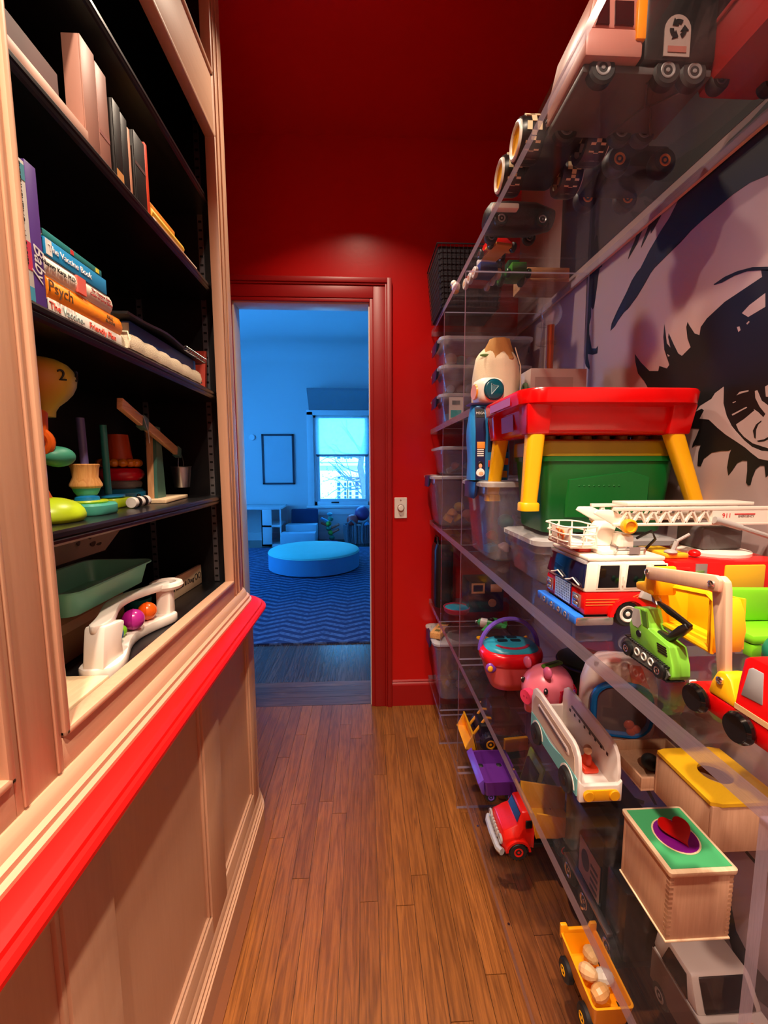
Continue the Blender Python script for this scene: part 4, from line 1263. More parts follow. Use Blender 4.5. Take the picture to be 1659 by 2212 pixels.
for nm, z in SH.items():
    y0 = 1.345 if nm == 'upper' else -0.75
    acrylic(MB().box(X0, X1, y0, YW - 0.004, z - TH, z), 'z', 'shelf')
UPY = [-0.70, 0.320, 1.490, 1.872]
zs = sorted(SH.values())
for yu in UPY:
    lo = 0.0
    for z in zs:
        if (z == SH['upper'] and yu < 1.3) or (z == SH['top'] and yu == 0.320):
            continue
        acrylic(MB().box(X0 + 0.002, X1, yu - 0.006, yu + 0.006, lo + 0.0003, z - TH - 0.0003), 'y', 'upright')
        lo = z
for z in (SH['mid'], SH['low'], SH['bottom']):
    for yu in (0.62, 0.95, 1.25, 1.56, 1.80):
        MB().lathe([(0.0035, 0.0), (0.0035, -0.004), (0.002, -0.006), (0, -0.006)], (X0 + 0.018, yu, z - TH), 'z', 12).o('bolt', CHROME, ac)
# thin rail between glass and wall under the top shelf
MB().box(X1 + 0.001, XR - 0.003, 0.0, YW - 0.01, SH['top'] - 0.02, SH['top'] - 0.004).o('wall_cleat', paint('cleat_pale', (226, 208, 196), 0.4), ac)

# ------------------------------------------------------------------ lidded clear bins
BINP = clear('bin_plastic', (248, 248, 250), milk=0.16, milkcol=(214, 210, 220), rough=0.08)
LIDP = clear('bin_lid_white', (240, 240, 242), milk=0.80, milkcol=(228, 226, 228), rough=0.2)
NAVY = paint('navy_latch', (26, 28, 62), 0.35)


def bin_(label, x0, x1, y0, y1, z0, h, latch='x', name='storage_bin', lid=True, over=0.018, latches=True, group='clear storage bins', cat='bin', ls=None, taper=0.86):
    t = T(name, label, cat, ((x0 + x1) / 2, (y0 + y1) / 2, z0), 0, group)
    w, d = x1 - x0, y1 - y0
    hb = h - 0.018 if lid else h
    r = min(w, d) * 0.13
    s = taper
    k = 0.003
    MB().loft([rring(w * s - 0.03, d * s - 0.03, r * 0.7, 0.0), rring(w * s, d * s, r, 0.010), rring(w * 0.97, d * 0.97, r, hb - 0.02), rring(w, d, r, hb - 0.02), rring(w, d, r, hb), rring(w - 2 * k, d - 2 * k, r, hb), rring(w - 2 * k, d - 2 * k, r, hb - 0.018), rring(w * 0.97 - 2 * k, d * 0.97 - 2 * k, r, hb - 0.022), rring(w * s - 2 * k, d * s - 2 * k, r, 0.012), rring(w * s - 0.03, d * s - 0.03, r * 0.7, k)]).o('bin_body', BINP, t, sm=40)
    if lid:
        o_ = MB().loft([rring(w + 2 * over * .4, d + 2 * over * .4, r, hb + 0.0004), rring(w + 2 * over * .5, d + 2 * over * .5, r, hb + 0.012), rring(w, d, r, hb + 0.016), rring(w - 0.03, d - 0.03, r, hb + 0.016), rring(w - 0.036, d - 0.036, r, hb + 0.010), rring(0.01, 0.01, 0.003, hb + 0.010)])
        lo = o_.o('lid', LIDP, t, sm=40)
        mb = MB()
        for i in range(6):
            v = -0.4 + 0.16 * i
            mb.box(-w / 2 - over * .5 - 0.0005, -w / 2 - over * .5 + 0.001, d * v, d * (v + 0.012), hb + 0.002, hb + 0.011)
        mb.o('lid_ribs', LIDP, lo, sm=0)
        if latches:
            for sg in (-1, 1):
                if latch == 'x':
                    lm = MB()
                    a = sg * (w / 2 + over * 0.5)
                    lm.hexa([(a - sg * .004, -d * .22, hb - 0.03), (a + sg * .006, -d * .22, hb - 0.04), (a + sg * .006, d * .22, hb - 0.04), (a - sg * .004, d * .22, hb - 0.03)], [(a - sg * .012, -d * .24, hb + 0.017), (a + sg * .004, -d * .24, hb + 0.013), (a + sg * .004, d * .24, hb + 0.013), (a - sg * .012, d * .24, hb + 0.017)])
                else:
                    lm = MB()
                    a = sg * (d / 2 + over * 0.5)
                    lm.hexa([(-w * .22, a - sg * .004, hb - 0.03), (w * .22, a - sg * .004, hb - 0.03), (w * .22, a + sg * .006, hb - 0.04), (-w * .22, a + sg * .006, hb - 0.04)], [(-w * .24, a - sg * .012, hb + 0.017), (w * .24, a - sg * .012, hb + 0.017), (w * .24, a + sg * .004, hb + 0.013), (-w * .24, a + sg * .004, hb + 0.013)])
                lm.o('latch', NAVY, t, bev=0.002)
    return t


def filler(x0, x1, y0, y1, z0, z1, n, names, cols, seed, labels, group, size=(0.018, 0.03), name='toy_block'):
    """loose toys lying in a clear bin, each its own thing"""
    r = random.Random(seed)
    for i in range(n):
        s = r.uniform(*size)
        cx = x0 + s + (x1 - x0 - 2 * s) * (((i * 0.618) % 1.0))
        cy = y0 + s + (y1 - y0 - 2 * s) * r.random()
        cz = z0 + s * 1.0 + (z1 - z0 - 1.8 * s) * (i / max(1, n - 1)) ** 1.3
        c = cols[i % len(cols)]
        mt = paint('filler_%d_%d_%d' % c, c, 0.4)
        k = i % 3
        o = MB()
        if k == 0:
            o.box(-s, s, -s * .6, s * .6, -s * .5, s * .5)
            for a in (-.5, .5):
                o.cyl((a * s, 0, s * .5), (a * s, 0, s * .72), s * .26, n=10)
        elif k == 1:
            o.ell((0, 0, 0), (s, s * .9, s * .8), 14, 9)
        else:
            o.lathe([(s * .9, -s * .5), (s, -s * .3), (s * .6, s * .4), (s * .3, s * .6), (0, s * .6)], (0, 0, 0), 'z', 14)
        ob = o.o(name, mt, bev=0.0015 if k == 0 else 0)
        ob.location = (cx, cy, cz)
        ob.rotation_euler = (r.uniform(-.6, .6), r.uniform(-.6, .6), r.uniform(0, 3))
        lab = labels % (names[i % len(cols)], ('oblong', 'rounded', 'domed')[k])
        tag(ob, lab, 'toy', group)


# three stacked flat bins on the upper far shelf
zu = SH['upper'] + 0.0005
for i, (h, lb) in enumerate(((0.138, 'lowest of the three flat lidded bins on the upper far shelf'), (0.124, 'middle one of the three flat lidded bins on the upper far shelf'), (0.124, 'topmost of the three flat lidded bins under the top shelf'))):
    bin_(lb, 0.350, 0.760, 1.905, 2.165, zu, h, taper=0.90)
    zl = zu + 0.004
    for q in range(7):
        rq = random.Random(i * 31 + q)
        c = ((120, 170, 205), (70, 120, 200), (200, 205, 210), (170, 90, 90), (205, 160, 110), (90, 150, 120), (150, 110, 160))[(q + i * 2) % 7]
        s = rq.uniform(0.020, 0.030)
        cx = 0.40 + 0.30 * q / 6
        tag(MB().ell((cx, 1.945 + 0.05 * rq.random(), zl + s * 0.9), (s, s, s * 0.9), 14, 9).o('soft_toy_ball', paint('soft_%d_%d_%d' % c, c, 0.6)), ('pale blue', 'bright blue', 'whitish', 'dull red', 'tan', 'sea green', 'mauve')[(q + i * 2) % 7] + (' soft toy in the lowest flat bin', ' soft toy in the middle flat bin', ' soft toy in the topmost flat bin')[i], 'toy', 'soft toys in flat bin %d' % (i + 1))
    zu += h + 0.0008
pc = T('price_card', 'white and teal printed card taped to the lowest flat bin', 'card', (0.415, 1.895, 1.60))
MB().box(-0.032, 0.032, -0.0008, 0.0008, -0.062, 0.045).o('card_sheet', WHITEP, pc, sm=0)
MB().box(-0.024, 0.024, -0.0014, -0.0009, -0.045, -0.012).o('teal_panel', paint('card_teal', (80, 190, 195), 0.5), pc, sm=0)
MB().box(-0.018, 0.018, -0.0014, -0.0009, 0.012, 0.030).o('grey_panel', paint('card_grey', (120, 126, 130), 0.5), pc, sm=0)

zm = SH['mid'] + 0.0005
bin_('wide clear bin with white lid on the middle far shelf', 0.322, 0.74, 1.915, 2.185, zm, 0.245, taper=0.84)
filler(0.38, 0.62, 1.95, 2.06, zm + 0.004, zm + 0.12, 9, ('amber', 'red', 'yellow', 'mauve', 'orange'), [(238, 150, 20), (214, 60, 36), (240, 190, 40), (150, 80, 150), (228, 120, 30)], 11, '%s %s play food inside the wide far bin', 'toys in the wide far bin', (0.024, 0.036), 'play_food')
bin_('small clear bin stacked on the wide far bin', 0.356, 0.66, 1.93, 2.17, zm + 0.2456, 0.135, taper=0.88, latches=False)
filler(0.40, 0.6, 1.955, 2.06, zm + 0.25, zm + 0.31, 6, ('grey', 'rust', 'slate', 'tan'), [(150, 130, 130), (170, 80, 60), (110, 110, 120), (180, 150, 110)], 12, '%s %s toy inside the small far bin', 'toys in the small far bin', (0.016, 0.024))
zq = SH['bottom'] + 0.0005
bin_('deep clear bin with dark latch on the bottom far shelf', 0.335, 0.74, 1.925, 2.185, zq, 0.315, taper=0.82)
filler(0.42, 0.66, 1.985, 2.10, zq + 0.004, zq + 0.17, 9, ('brown', 'grey', 'tan', 'dark'), [(120, 90, 60), (90, 90, 84), (150, 120, 80), (70, 60, 60)], 13, '%s %s wooden piece inside the deep far bin', 'pieces in the deep far bin', (0.024, 0.036))
wb = T('wooden_puzzle_block', 'tan wooden puzzle block lying on the deep far bin', 'block', (0.385, 2.045, zq + 0.3158), 62)
MB().box(-0.085, 0.085, -0.028, 0.028, 0, 0.03).o('block_body', wood('tan_block', (196, 136, 76), (222, 166, 104), 'x', 1.2), wb, bev=0.003)
for i in range(3):
    MB().box(-0.06 + i * 0.05, -0.035 + i * 0.05, -0.012, 0.012, 0.03, 0.0306).o('painted_motif', paint('olive_motif', (110, 100, 50), 0.6), wb, sm=0)

# big tote in the near bay
bin_('large clear tote with white lid and navy latches left of the green bin', 0.352, 0.640, 1.185, 1.465, zm, 0.245, taper=0.84)
filler(0.385, 0.575, 1.215, 1.36, zm + 0.004, zm + 0.15, 12, ('steel blue', 'ochre', 'pinkish', 'teal', 'royal blue', 'red', 'cream'), [(60, 120, 160), (206, 150, 60), (190, 150, 150), (60, 150, 150), (70, 100, 190), (190, 60, 50), (220, 200, 180)], 21, '%s %s building piece inside the large clear tote', 'bricks in the large tote', (0.02, 0.03), 'toy_brick')
cb_ = bin_('low clear bin under the green bin', 0.402, 0.735, 0.935, 1.165, zm, 0.120, taper=0.90, lid=True, latches=False)
filler(0.44, 0.70, 0.965, 1.13, zm + 0.004, zm + 0.05, 6, ('dark grey', 'light grey'), [(130, 120, 124), (150, 146, 150)], 22, '%s %s toy piece inside the low clear bin', 'pieces in the low bin', (0.014, 0.02))

# ------------------------------------------------------------------ green bin and red play table
zg = zm + 0.1215
GRN = paint('green_bin_plastic', (10, 104, 40), 0.32, var=0.08)
OLV = paint('olive_lid_plastic', (150, 126, 6), 0.4, var=0.06)
gb = T('green_bin', 'green plastic storage bin with olive yellow lid under the red table', 'bin', (0.600, 1.091, zg))
MB().loft([rring(0.300, 0.155, 0.02, 0.0), rring(0.308, 0.165, 0.022, 0.006), rring(0.336, 0.195, 0.024, 0.178), rring(0.344, 0.203, 0.024, 0.178), rring(0.344, 0.203, 0.024, 0.190), rring(0.33, 0.19, 0.02, 0.190)]).o('bin_body', GRN, gb, sm=40)
MB().loft([[(-0.105, -0.0885, 0.04), (0.105, -0.0885, 0.04), (0.105, -0.0895, 0.14), (0.05, -0.0905, 0.155), (-0.105, -0.0905, 0.135)], [(-0.100, -0.0915, 0.04), (0.100, -0.0915, 0.04), (0.100, -0.0965, 0.138), (0.05, -0.0975, 0.152), (-0.100, -0.0965, 0.132)]]).o('embossed_panel', GRN, gb)
for i in range(9):
    MB().ell((-0.075 + i * 0.0125, -0.0962, 0.118), (0.0025, 0.0012, 0.002), 8, 6).o('embossed_dot', GRN, gb)
MB().loft([rring(0.352, 0.204, 0.026, 0.1905), rring(0.352, 0.204, 0.026, 0.226), rring(0.336, 0.190, 0.02, 0.230), rring(0.02, 0.02, 0.008, 0.230)]).o('lid', OLV, gb, sm=40)
for i in range(7):
    MB().lathe([(0.016, 0.2302), (0.016, 0.2395), (0.014, 0.2405), (0, 0.2405)], (-0.14 + i * 0.046, -0.06, 0), 'z', 16).o('lid_stud', OLV, gb)
for i in range(7):
    MB().lathe([(0.016, 0.2302), (0.016, 0.2395), (0.014, 0.2405), (0, 0.2405)], (-0.14 + i * 0.046, 0.0, 0), 'z', 16).o('lid_stud', OLV, gb)

zt0 = zg + 0.2412
TR = paint('glossy_red_plastic', (214, 8, 10), 0.2, var=0.04)
TY = paint('yellow_leg_plastic', (240, 176, 8), 0.35, var=0.05)
PKL = paint('lilac_sticker', (190, 110, 180), 0.5)
tb = T('play_table', 'red plastic play table with yellow legs on the green bin', 'table', (0.565, 1.090, zt0))
TWX, TWY = 0.385, 0.305
MB().loft([rring(TWX - 0.05, TWY - 0.05, 0.03, 0.0), rring(TWX - 0.036, TWY - 0.036, 0.032, 0.008), rring(TWX - 0.02, TWY - 0.02, 0.034, 0.060), rring(TWX, TWY, 0.04, 0.062), rring(TWX + 0.034, TWY + 0.034, 0.05, 0.066), rring(TWX + 0.040, TWY + 0.040, 0.052, 0.092), rring(TWX + 0.034, TWY + 0.034, 0.05, 0.098), rring(TWX - 0.02, TWY - 0.02, 0.03, 0.098), rring(TWX - 0.045, TWY - 0.045, 0.03, 0.012), rring(0.05, 0.05, 0.01, 0.012)]).o('tray', TR, tb, sm=50)
for sx in (-1, 1):
    for sy in (-1, 1):
        MB().hexa([(sx * (TWX / 2 - 0.052), sy * (TWY / 2 - 0.010), -0.002), (sx * (TWX / 2 + 0.0), sy * (TWY / 2 - 0.010), -0.002), (sx * (TWX / 2 + 0.0), sy * (TWY / 2 - 0.055), -0.002), (sx * (TWX / 2 - 0.052), sy * (TWY / 2 - 0.055), -0.002)], [(sx * (TWX / 2 - 0.052), sy * (TWY / 2 + 0.002), 0.066), (sx * (TWX / 2 + 0.006), sy * (TWY / 2 + 0.002), 0.066), (sx * (TWX / 2 + 0.006), sy * (TWY / 2 - 0.055), 0.066), (sx * (TWX / 2 - 0.052), sy * (TWY / 2 - 0.055), 0.066)]).o('leg_socket', TR, tb, bev=0.004)
        a, b = sx * (TWX / 2 - 0.026), sy * (TWY / 2 - 0.030)
        c, d = sx * (TWX / 2 + (0.006 if sx > 0 else -0.010)), sy * (TWY / 2 - 0.014)
        if sx > 0:
            c += 0.022
        lg = MB().loft([rring(0.034, 0.030, 0.010, -0.165, 3, c, d), rring(0.042, 0.036, 0.012, 0.0, 3, a, b)])
        l_ = lg.o('leg', TY, tb, sm=50)
        MB().loft([rring(0.044, 0.040, 0.012, -0.178, 3, c, d), rring(0.044, 0.040, 0.012, -0.162, 3, c, d), rring(0.040, 0.036, 0.011, -0.159, 3, c, d)]).o('foot_cap', TY, l_, sm=50)
MB().box(-TWX / 2 - 0.0205, -TWX / 2 - 0.0202, -0.08, 0.08, 0.070, 0.090).o('rim_sticker', PKL, tb, sm=0)
MB().hexa([(-TWX / 2 + 0.011, -0.02, 0.014), (-TWX / 2 + 0.012, -0.02, 0.014), (-TWX / 2 + 0.012, 0.07, 0.014), (-TWX / 2 + 0.011, 0.07, 0.014)], [(-TWX / 2 + 0.0085, -0.02, 0.056), (-TWX / 2 + 0.0095, -0.02, 0.056), (-TWX / 2 + 0.0095, 0.07, 0.056), (-TWX / 2 + 0.0085, 0.07, 0.056)]).o('side_sticker', PKL, tb, sm=0)

# ------------------------------------------------------------------ blue bag, music cube, cloth bag, carton
zl = zm + 0.2455
bg = T('brick_bag', 'blue resealable toy brick bag standing on the large tote lid', 'bag', (0.386, 1.300, zl))
BGB = paint('bag_sky_blue', (40, 140, 214), 0.3, var=0.1, scale=25, bump=0.3)
BGN = paint('bag_navy', (20, 26, 74), 0.35)
rg = []
for i in range(13):
    u = i / 12
    z = 0.228 * u
    w = 0.112 + 0.010 * math.sin(u * math.pi)
    d = 0.100 * (1 - u ** 3 * 0.55) * (0.94 + 0.06 * math.cos(u * 9))
    ring = [(x + 0.0022 * math.sin(7 * u + 9 * x), y + 0.002 * math.cos(11 * u + 20 * y), z) for x, y in rrect(w, d, 0.022, 4)]
    rg.append(ring)
MB().loft(rg).o('bag_body', BGB, bg, sm=60)
MB().loft([[(-0.060, -0.026, 0.2282), (0.060, -0.026, 0.2282), (0.060, 0.026, 0.2282), (-0.060, 0.026, 0.2282)], [(-0.064, -0.03, 0.2320), (0.064, -0.03, 0.2320), (0.064, 0.03, 0.2320), (-0.064, 0.03, 0.2320)]]).o('folded_top', paint('bag_lilac', (120, 130, 210), 0.4), bg)


def bag_front(z):
    u = z / 0.228
    return -(0.100 * (1 - u ** 3 * 0.55) * (0.94 + 0.06 * math.cos(u * 9))) / 2 - 0.0028


def patch(nm, xa, xb, za_, zb_, mat_, off=0.0):
    n = 6
    rings = []
    for i in range(n + 1):
        z = za_ + (zb_ - za_) * i / n
        y = bag_front(z) - off
        rings.append([(xa, y, z), (xb, y, z), (xb, y + 0.001, z), (xa, y + 0.001, z)])
    return MB().loft(rings).o(nm, mat_, bg, sm=60)


patch('navy_band', -0.050, -0.020, 0.004, 0.220, BGN)
patch('navy_field', -0.012, 0.050, 0.085, 0.205, paint('bag_slate', (38, 50, 84), 0.4))
patch('logo_panel', -0.047, -0.022, 0.188, 0.214, BLACKP, 0.001)
text('MEGA', 0.010, INKW, bg, (-0.0345, bag_front(0.201) - 0.003, 0.201), (1, 0, 0), (0, 0, 1))
for i, (x, z, c) in enumerate(((-0.034, 0.105, (240, 150, 60)), (0.0, 0.050, (214, 60, 40)), (0.022, 0.038, (50, 130, 60)), (0.038, 0.056, (228, 120, 50)), (0.010, 0.022, (60, 110, 170)), (0.034, 0.018, (206, 150, 80)))):
    MB().box(x - 0.012, x + 0.012, bag_front(z) - 0.0035, bag_front(z) - 0.001, z - 0.010, z + 0.010).o('printed_brick', paint('printed_brick_%d' % i, c, 0.4), bg, bev=0.0008)
for i in range(4):
    MB().box(-0.045, -0.025, bag_front(0.09) - 0.002, bag_front(0.09) - 0.001, 0.072 + i * 0.006, 0.075 + i * 0.006).o('printed_line', INKW, bg, sm=0)
MB().ell((-0.035, bag_front(0.035) - 0.0012, 0.022), (0.013, 0.001, 0.014), 14, 8).o('printed_shirt', INKW, bg)
MB().ell((-0.035, bag_front(0.05) - 0.0012, 0.046), (0.0085, 0.001, 0.011), 14, 8).o('printed_hair', BLACKP, bg)
MB().ell((-0.035, bag_front(0.05) - 0.0022, 0.043), (0.0055, 0.001, 0.007), 14, 8).o('printed_face', paint('print_peach', (230, 170, 130), 0.5), bg)
MB().ell((-0.033, bag_front(0.035) - 0.0022, 0.020), (0.007, 0.001, 0.006), 14, 8).o('printed_hands', paint('print_peach', (230, 170, 130)), bg)

cz = zl + 0.2326
cu_ = T('music_cube', 'white toy cube with round teal harp button on the blue bag', 'toy', (0.380, 1.290, cz), 8)
MB().loft([rring(0.06, 0.06, 0.016, 0.0), rring(0.074, 0.074, 0.020, 0.005), rring(0.084, 0.084, 0.026, 0.02), rring(0.084, 0.084, 0.026, 0.050), rring(0.076, 0.076, 0.024, 0.066), rring(0.056, 0.056, 0.02, 0.072)]).o('cube_shell', WHITEP, cu_, sm=70)
btn = MB().lathe([(0.0, -0.0475), (0.026, -0.0475), (0.029, -0.0455), (0.031, -0.041)], (0.0, 0, 0.035), 'y', 32).o('round_button', paint('deep_teal_button', (8, 84, 104), 0.2), cu_)
MB().torus((0, -0.0435, 0.035), 0.0300, 0.0018, 'y', 32, 6).o('button_ring', paint('dark_teal_ring', (8, 56, 72), 0.3), cu_)
hp = MB().tube([(-0.010, -0.0482, 0.020), (-0.011, -0.0482, 0.052), (-0.004, -0.0482, 0.047), (0.012, -0.0482, 0.045), (-0.010, -0.0482, 0.020)], 0.0010, 6)
for i in range(5):
    a = -0.008 + i * 0.004
    hp.tube([(a, -0.0482, 0.022 + i * 0.0045), (a, -0.0482, 0.0465)], 0.0005, 5)
hp.o('harp_print', paint('harp_pale', (150, 200, 210), 0.4), btn)
MB().lathe([(0.0, -0.0465), (0.022, -0.0465), (0.024, -0.042)], (0, 0, 0.033), 'x', 28).o('orange_side_button', paint('amber_button', (240, 150, 40), 0.3), cu_)

zu0 = SH['upper'] + 0.0005
cbg = T('drawstring_bag', 'cream cotton drawstring bag with tan flap on the upper shelf', 'bag', (0.440, 1.412, zu0))
COT = paint('cream_cotton', (230, 212, 182), 0.9, var=0.08, scale=18, bump=0.4)
rg = []
for i in range(15):
    u = i / 14
    r = 0.078 * (1 - 0.15 * (2 * u - 0.7) ** 2) * (1.0 if u < 0.75 else (1 - ((u - 0.75) / 0.25) ** 2 * 0.55))
    ring = []
    for k in range(28):
        a = 2 * math.pi * k / 28
        f_ = 1 + 0.035 * math.sin(5 * a + 4 * u) + 0.025 * math.sin(9 * a - 6 * u) + (0.06 * math.sin(14 * a) if u > 0.8 else 0)
        ring.append((r * f_ * math.cos(a), r * 0.78 * f_ * math.sin(a), 0.205 * u))
    rg.append(ring)
MB().loft(rg).o('bag_body', COT, cbg, sm=70)
rg = []
for i in range(8):
    u = i / 7
    ring = []
    for k in range(22):
        a = 2 * math.pi * k / 22
        rr = (0.052 - 0.022 * u) * (1 + 0.10 * math.sin(6 * a + 3 * u))
        ring.append((rr * math.cos(a) + 0.004, -0.016 - 0.006 * u + rr * 0.72 * math.sin(a), 0.186 + 0.034 * u - 0.018 * (1 - math.sin(a)) * (1 - u)))
    rg.append(ring)
MB().loft(rg).o('tan_flap', paint('tan_flap_cotton', (190, 140, 80), 0.9, bump=0.4, scale=18), cbg, sm=70)
MB().tube([(0.05, -0.04, 0.19), (0.066, -0.05, 0.13), (0.068, -0.05, 0.07), (0.071, -0.048, 0.02)], 0.0016, 6).o('drawstring', COT, cbg)
MB().ell((-0.045, -0.038, 0.165), (0.02, 0.003, 0.005), 12, 6).o('green_trim', paint('green_piping', (90, 120, 60), 0.8), cbg)

kx = T('carton_box', 'white cardboard carton on the upper shelf behind the red table', 'box', (0.628, 1.412, zu0))
MB().box(-0.09, 0.095, -0.055, 0.055, 0, 0.122).o('carton_body', paint('white_grey_card', (190, 172, 166), 0.7), kx, bev=0.002)
MB().box(-0.075, 0.05, -0.0557, -0.0552, 0.05, 0.095).o('printed_outline', paint('pale_card_print', (168, 150, 146), 0.7), kx, sm=0)
gt = T('marble_run_piece', 'copper tube with clear globe standing on the white carton', 'toy', (0.622, 1.412, zu0 + 0.1225))
MB().lathe([(0.012, 0), (0.012, 0.150), (0, 0.150)], (0, 0, 0), 'z', 18).o('copper_tube', paint('copper_tube_metal', (190, 110, 80), 0.35, 0.8), gt)
CLR = clear('clear_globe', (250, 250, 252), milk=0.10, rough=0.05)
MB().lathe([(0.013, 0.150), (0.022, 0.156), (0.032, 0.172), (0.034, 0.188), (0.030, 0.205), (0.026, 0.214)], (0, 0, 0), 'z', 24, False).o('globe', CLR, gt)
MB().lathe([(0.012, 0.148), (0.030, 0.150), (0.034, 0.154)], (-0.012, 0, 0), 'z', 24, False).o('catch_dish', CLR, gt)
MB().lathe([(0.012, 0.086), (0.030, 0.088), (0.034, 0.092)], (-0.012, 0, 0), 'z', 24, False).o('catch_dish', CLR, gt)
kn = T('knit_toy', 'grey green knitted toy tucked behind the table edge', 'toy', (0.524, 1.366, zu0))
rg = MB()
KN = paint('grey_green_knit', (104, 116, 112), 0.95, var=0.4, scale=80, bump=0.8)
rg.tube([(-0.020, 0.0, 0.028), (0.012, 0.004, 0.034), (0.03, 0.008, 0.03)], [0.024, 0.030, 0.018], 12)
rg.o('knit_body', KN, kn)
MB().torus((0.0, 0.0, 0.058), 0.014, 0.007, 'x', 18, 8).o('knit_loop', paint('green_knit', (96, 124, 92), 0.95, bump=0.6), kn)
hb_ = T('blue_drum', 'dark blue half drum lying behind the red table', 'toy', (0.565, 1.352, zu0))
MB().prism([(-0.045, 0.0)] + [(-0.045 * math.cos(math.pi * i / 14), 0.058 * math.sin(math.pi * i / 14)) for i in range(1, 14)] + [(0.045, 0.0)], 'y', -0.012, 0.0015).o('drum_shell', paint('deep_blue_plastic', (30, 28, 120), 0.3), hb_)
# ------------------------------------------------------------------ toys on the top shelf
zt = SH['top'] + 0.0005
PEACH = paint('salmon_white_plastic', (178, 120, 108), 0.4)
DKGRN = paint('blackish_green_plastic', (13, 15, 16), 0.35)
CHAS = paint('grey_chassis_plastic', (74, 70, 70), 0.5, var=0.2)
ORG = paint('amber_lens', (240, 150, 20), 0.3)
DWIN = paint('toy_dark_glass', (12, 12, 16), 0.12)

t = T('recycling_truck', 'toy recycling truck with pale cab and dark hopper on the top shelf', 'toy truck', (0.0, 0.0, zt))
MB().box(0.400, 0.640, 0.815, 0.965, 0.020, 0.034).o('chassis', CHAS, t, bev=0.003)
MB().box(0.395, 0.500, 0.800, 0.960, 0.034, 0.080).o('cab_lower', PEACH, t, bev=0.006)
MB().hexa([(0.397, 0.802, 0.080), (0.500, 0.802, 0.080), (0.500, 0.958, 0.080), (0.397, 0.958, 0.080)], [(0.412, 0.806, 0.150), (0.500, 0.806, 0.150), (0.500, 0.955, 0.150), (0.412, 0.955, 0.150)]).o('cab_upper', PEACH, t, bev=0.005)
MB().hexa([(0.412, 0.7995, 0.084), (0.436, 0.7995, 0.084), (0.436, 0.806, 0.084), (0.412, 0.806, 0.084)], [(0.424, 0.8025, 0.124), (0.436, 0.8025, 0.124), (0.436, 0.81, 0.124), (0.424, 0.81, 0.124)]).o('side_window', DWIN, t)
MB().hexa([(0.446, 0.7995, 0.084), (0.480, 0.7995, 0.084), (0.480, 0.806, 0.084), (0.446, 0.806, 0.084)], [(0.446, 0.8025, 0.124), (0.480, 0.8025, 0.124), (0.480, 0.81, 0.124), (0.446, 0.81, 0.124)]).o('side_window', DWIN, t)
MB().box(0.484, 0.502, 0.796, 0.806, 0.06, 0.125).o('amber_strip', ORG, t, bev=0.003)
MB().box(0.505, 0.640, 0.806, 0.972, 0.036, 0.180).o('hopper', DKGRN, t, bev=0.008)
EMB = paint('emblem_pale', (150, 134, 128), 0.5)
em = MB().prism([(0.540, 0.042), (0.588, 0.042), (0.588, 0.085)] + [(0.564 + 0.024 * math.cos(a), 0.085 + 0.024 * math.sin(a)) for a in [math.pi * i / 10 for i in range(1, 10)]] + [(0.540, 0.085)], 'y', 0.8045, 0.8062).o('emblem_panel', EMB, t, sm=0)
for k in range(3):
    a = math.pi / 2 + k * 2 * math.pi / 3
    ar = MB()
    pts = []
    for q in range(5):
        b = a - 0.55 + q * 0.22
        pts.append((0.564 + 0.0155 * math.cos(b), 0.085 + 0.0155 * math.sin(b)))
    inner = [(0.564 + (u - 0.564) * 0.55, 0.085 + (v - 0.085) * 0.55) for u, v in pts]
    ar.prism(pts + inner[::-1], 'y', 0.8030, 0.8044)
    e = a + 0.62
    c, s_ = (0.564 + 0.0118 * math.cos(e - 0.3), 0.085 + 0.0118 * math.sin(e - 0.3)), 0.0075
    d_ = (-math.sin(e), math.cos(e))
    nrm = (math.cos(e), math.sin(e))
    ar.prism([(c[0] + nrm[0] * s_, c[1] + nrm[1] * s_), (c[0] + d_[0] * s_ * 1.2, c[1] + d_[1] * s_ * 1.2), (c[0] - nrm[0] * s_, c[1] - nrm[1] * s_)], 'y', 0.8030, 0.8044)
    ar.o('recycle_arrow', DKGRN, em, sm=0)
MB().box(0.547, 0.581, 0.8035, 0.8044, 0.048, 0.058).o('emblem_caption', paint('emblem_rust', (150, 90, 80), 0.5), em, sm=0)
for cx in (0.435, 0.555, 0.605):
    for cy in (0.822, 0.958):
        wheel(t, (cx, cy, 0.0255), 0.025, 0.022, RUBBER, paint('dull_grey_hub', (120, 116, 116), 0.4))
MB().tube([(0.53, 0.83, 0.019), (0.56, 0.88, 0.019), (0.53, 0.95, 0.019)], 0.003, 6).o('underside_rib', CHAS, t)
MB().tube([(0.62, 0.83, 0.019), (0.57, 0.88, 0.019), (0.62, 0.95, 0.019)], 0.003, 6).o('underside_rib', CHAS, t)

t = T('red_tipper', 'red plastic tipper body at the wall end of the top shelf', 'toy truck', (0.0, 0.0, zt))
MB().loft([[(x, y, 0.018) for x, y in rrect(0.128, 0.22, 0.012, 3, 0.708, 0.745)], [(x, y, 0.05) for x, y in rrect(0.140, 0.24, 0.014, 3, 0.710, 0.745)], [(x, y, 0.10) for x, y in rrect(0.140, 0.25, 0.014, 3, 0.710, 0.745)]]).o('tipper_body', paint('brick_red_plastic', (150, 22, 20), 0.4), t, sm=40)
MB().box(0.636, 0.782, 0.615, 0.873, 0.100, 0.110).o('rim', paint('brick_red_plastic', (196, 26, 20)), t, bev=0.003)
for cx in (0.66, 0.76):
    for cy in (0.665, 0.825):
        wheel(t, (cx, cy, 0.0185), 0.018, 0.02, RUBBER, CHAS)


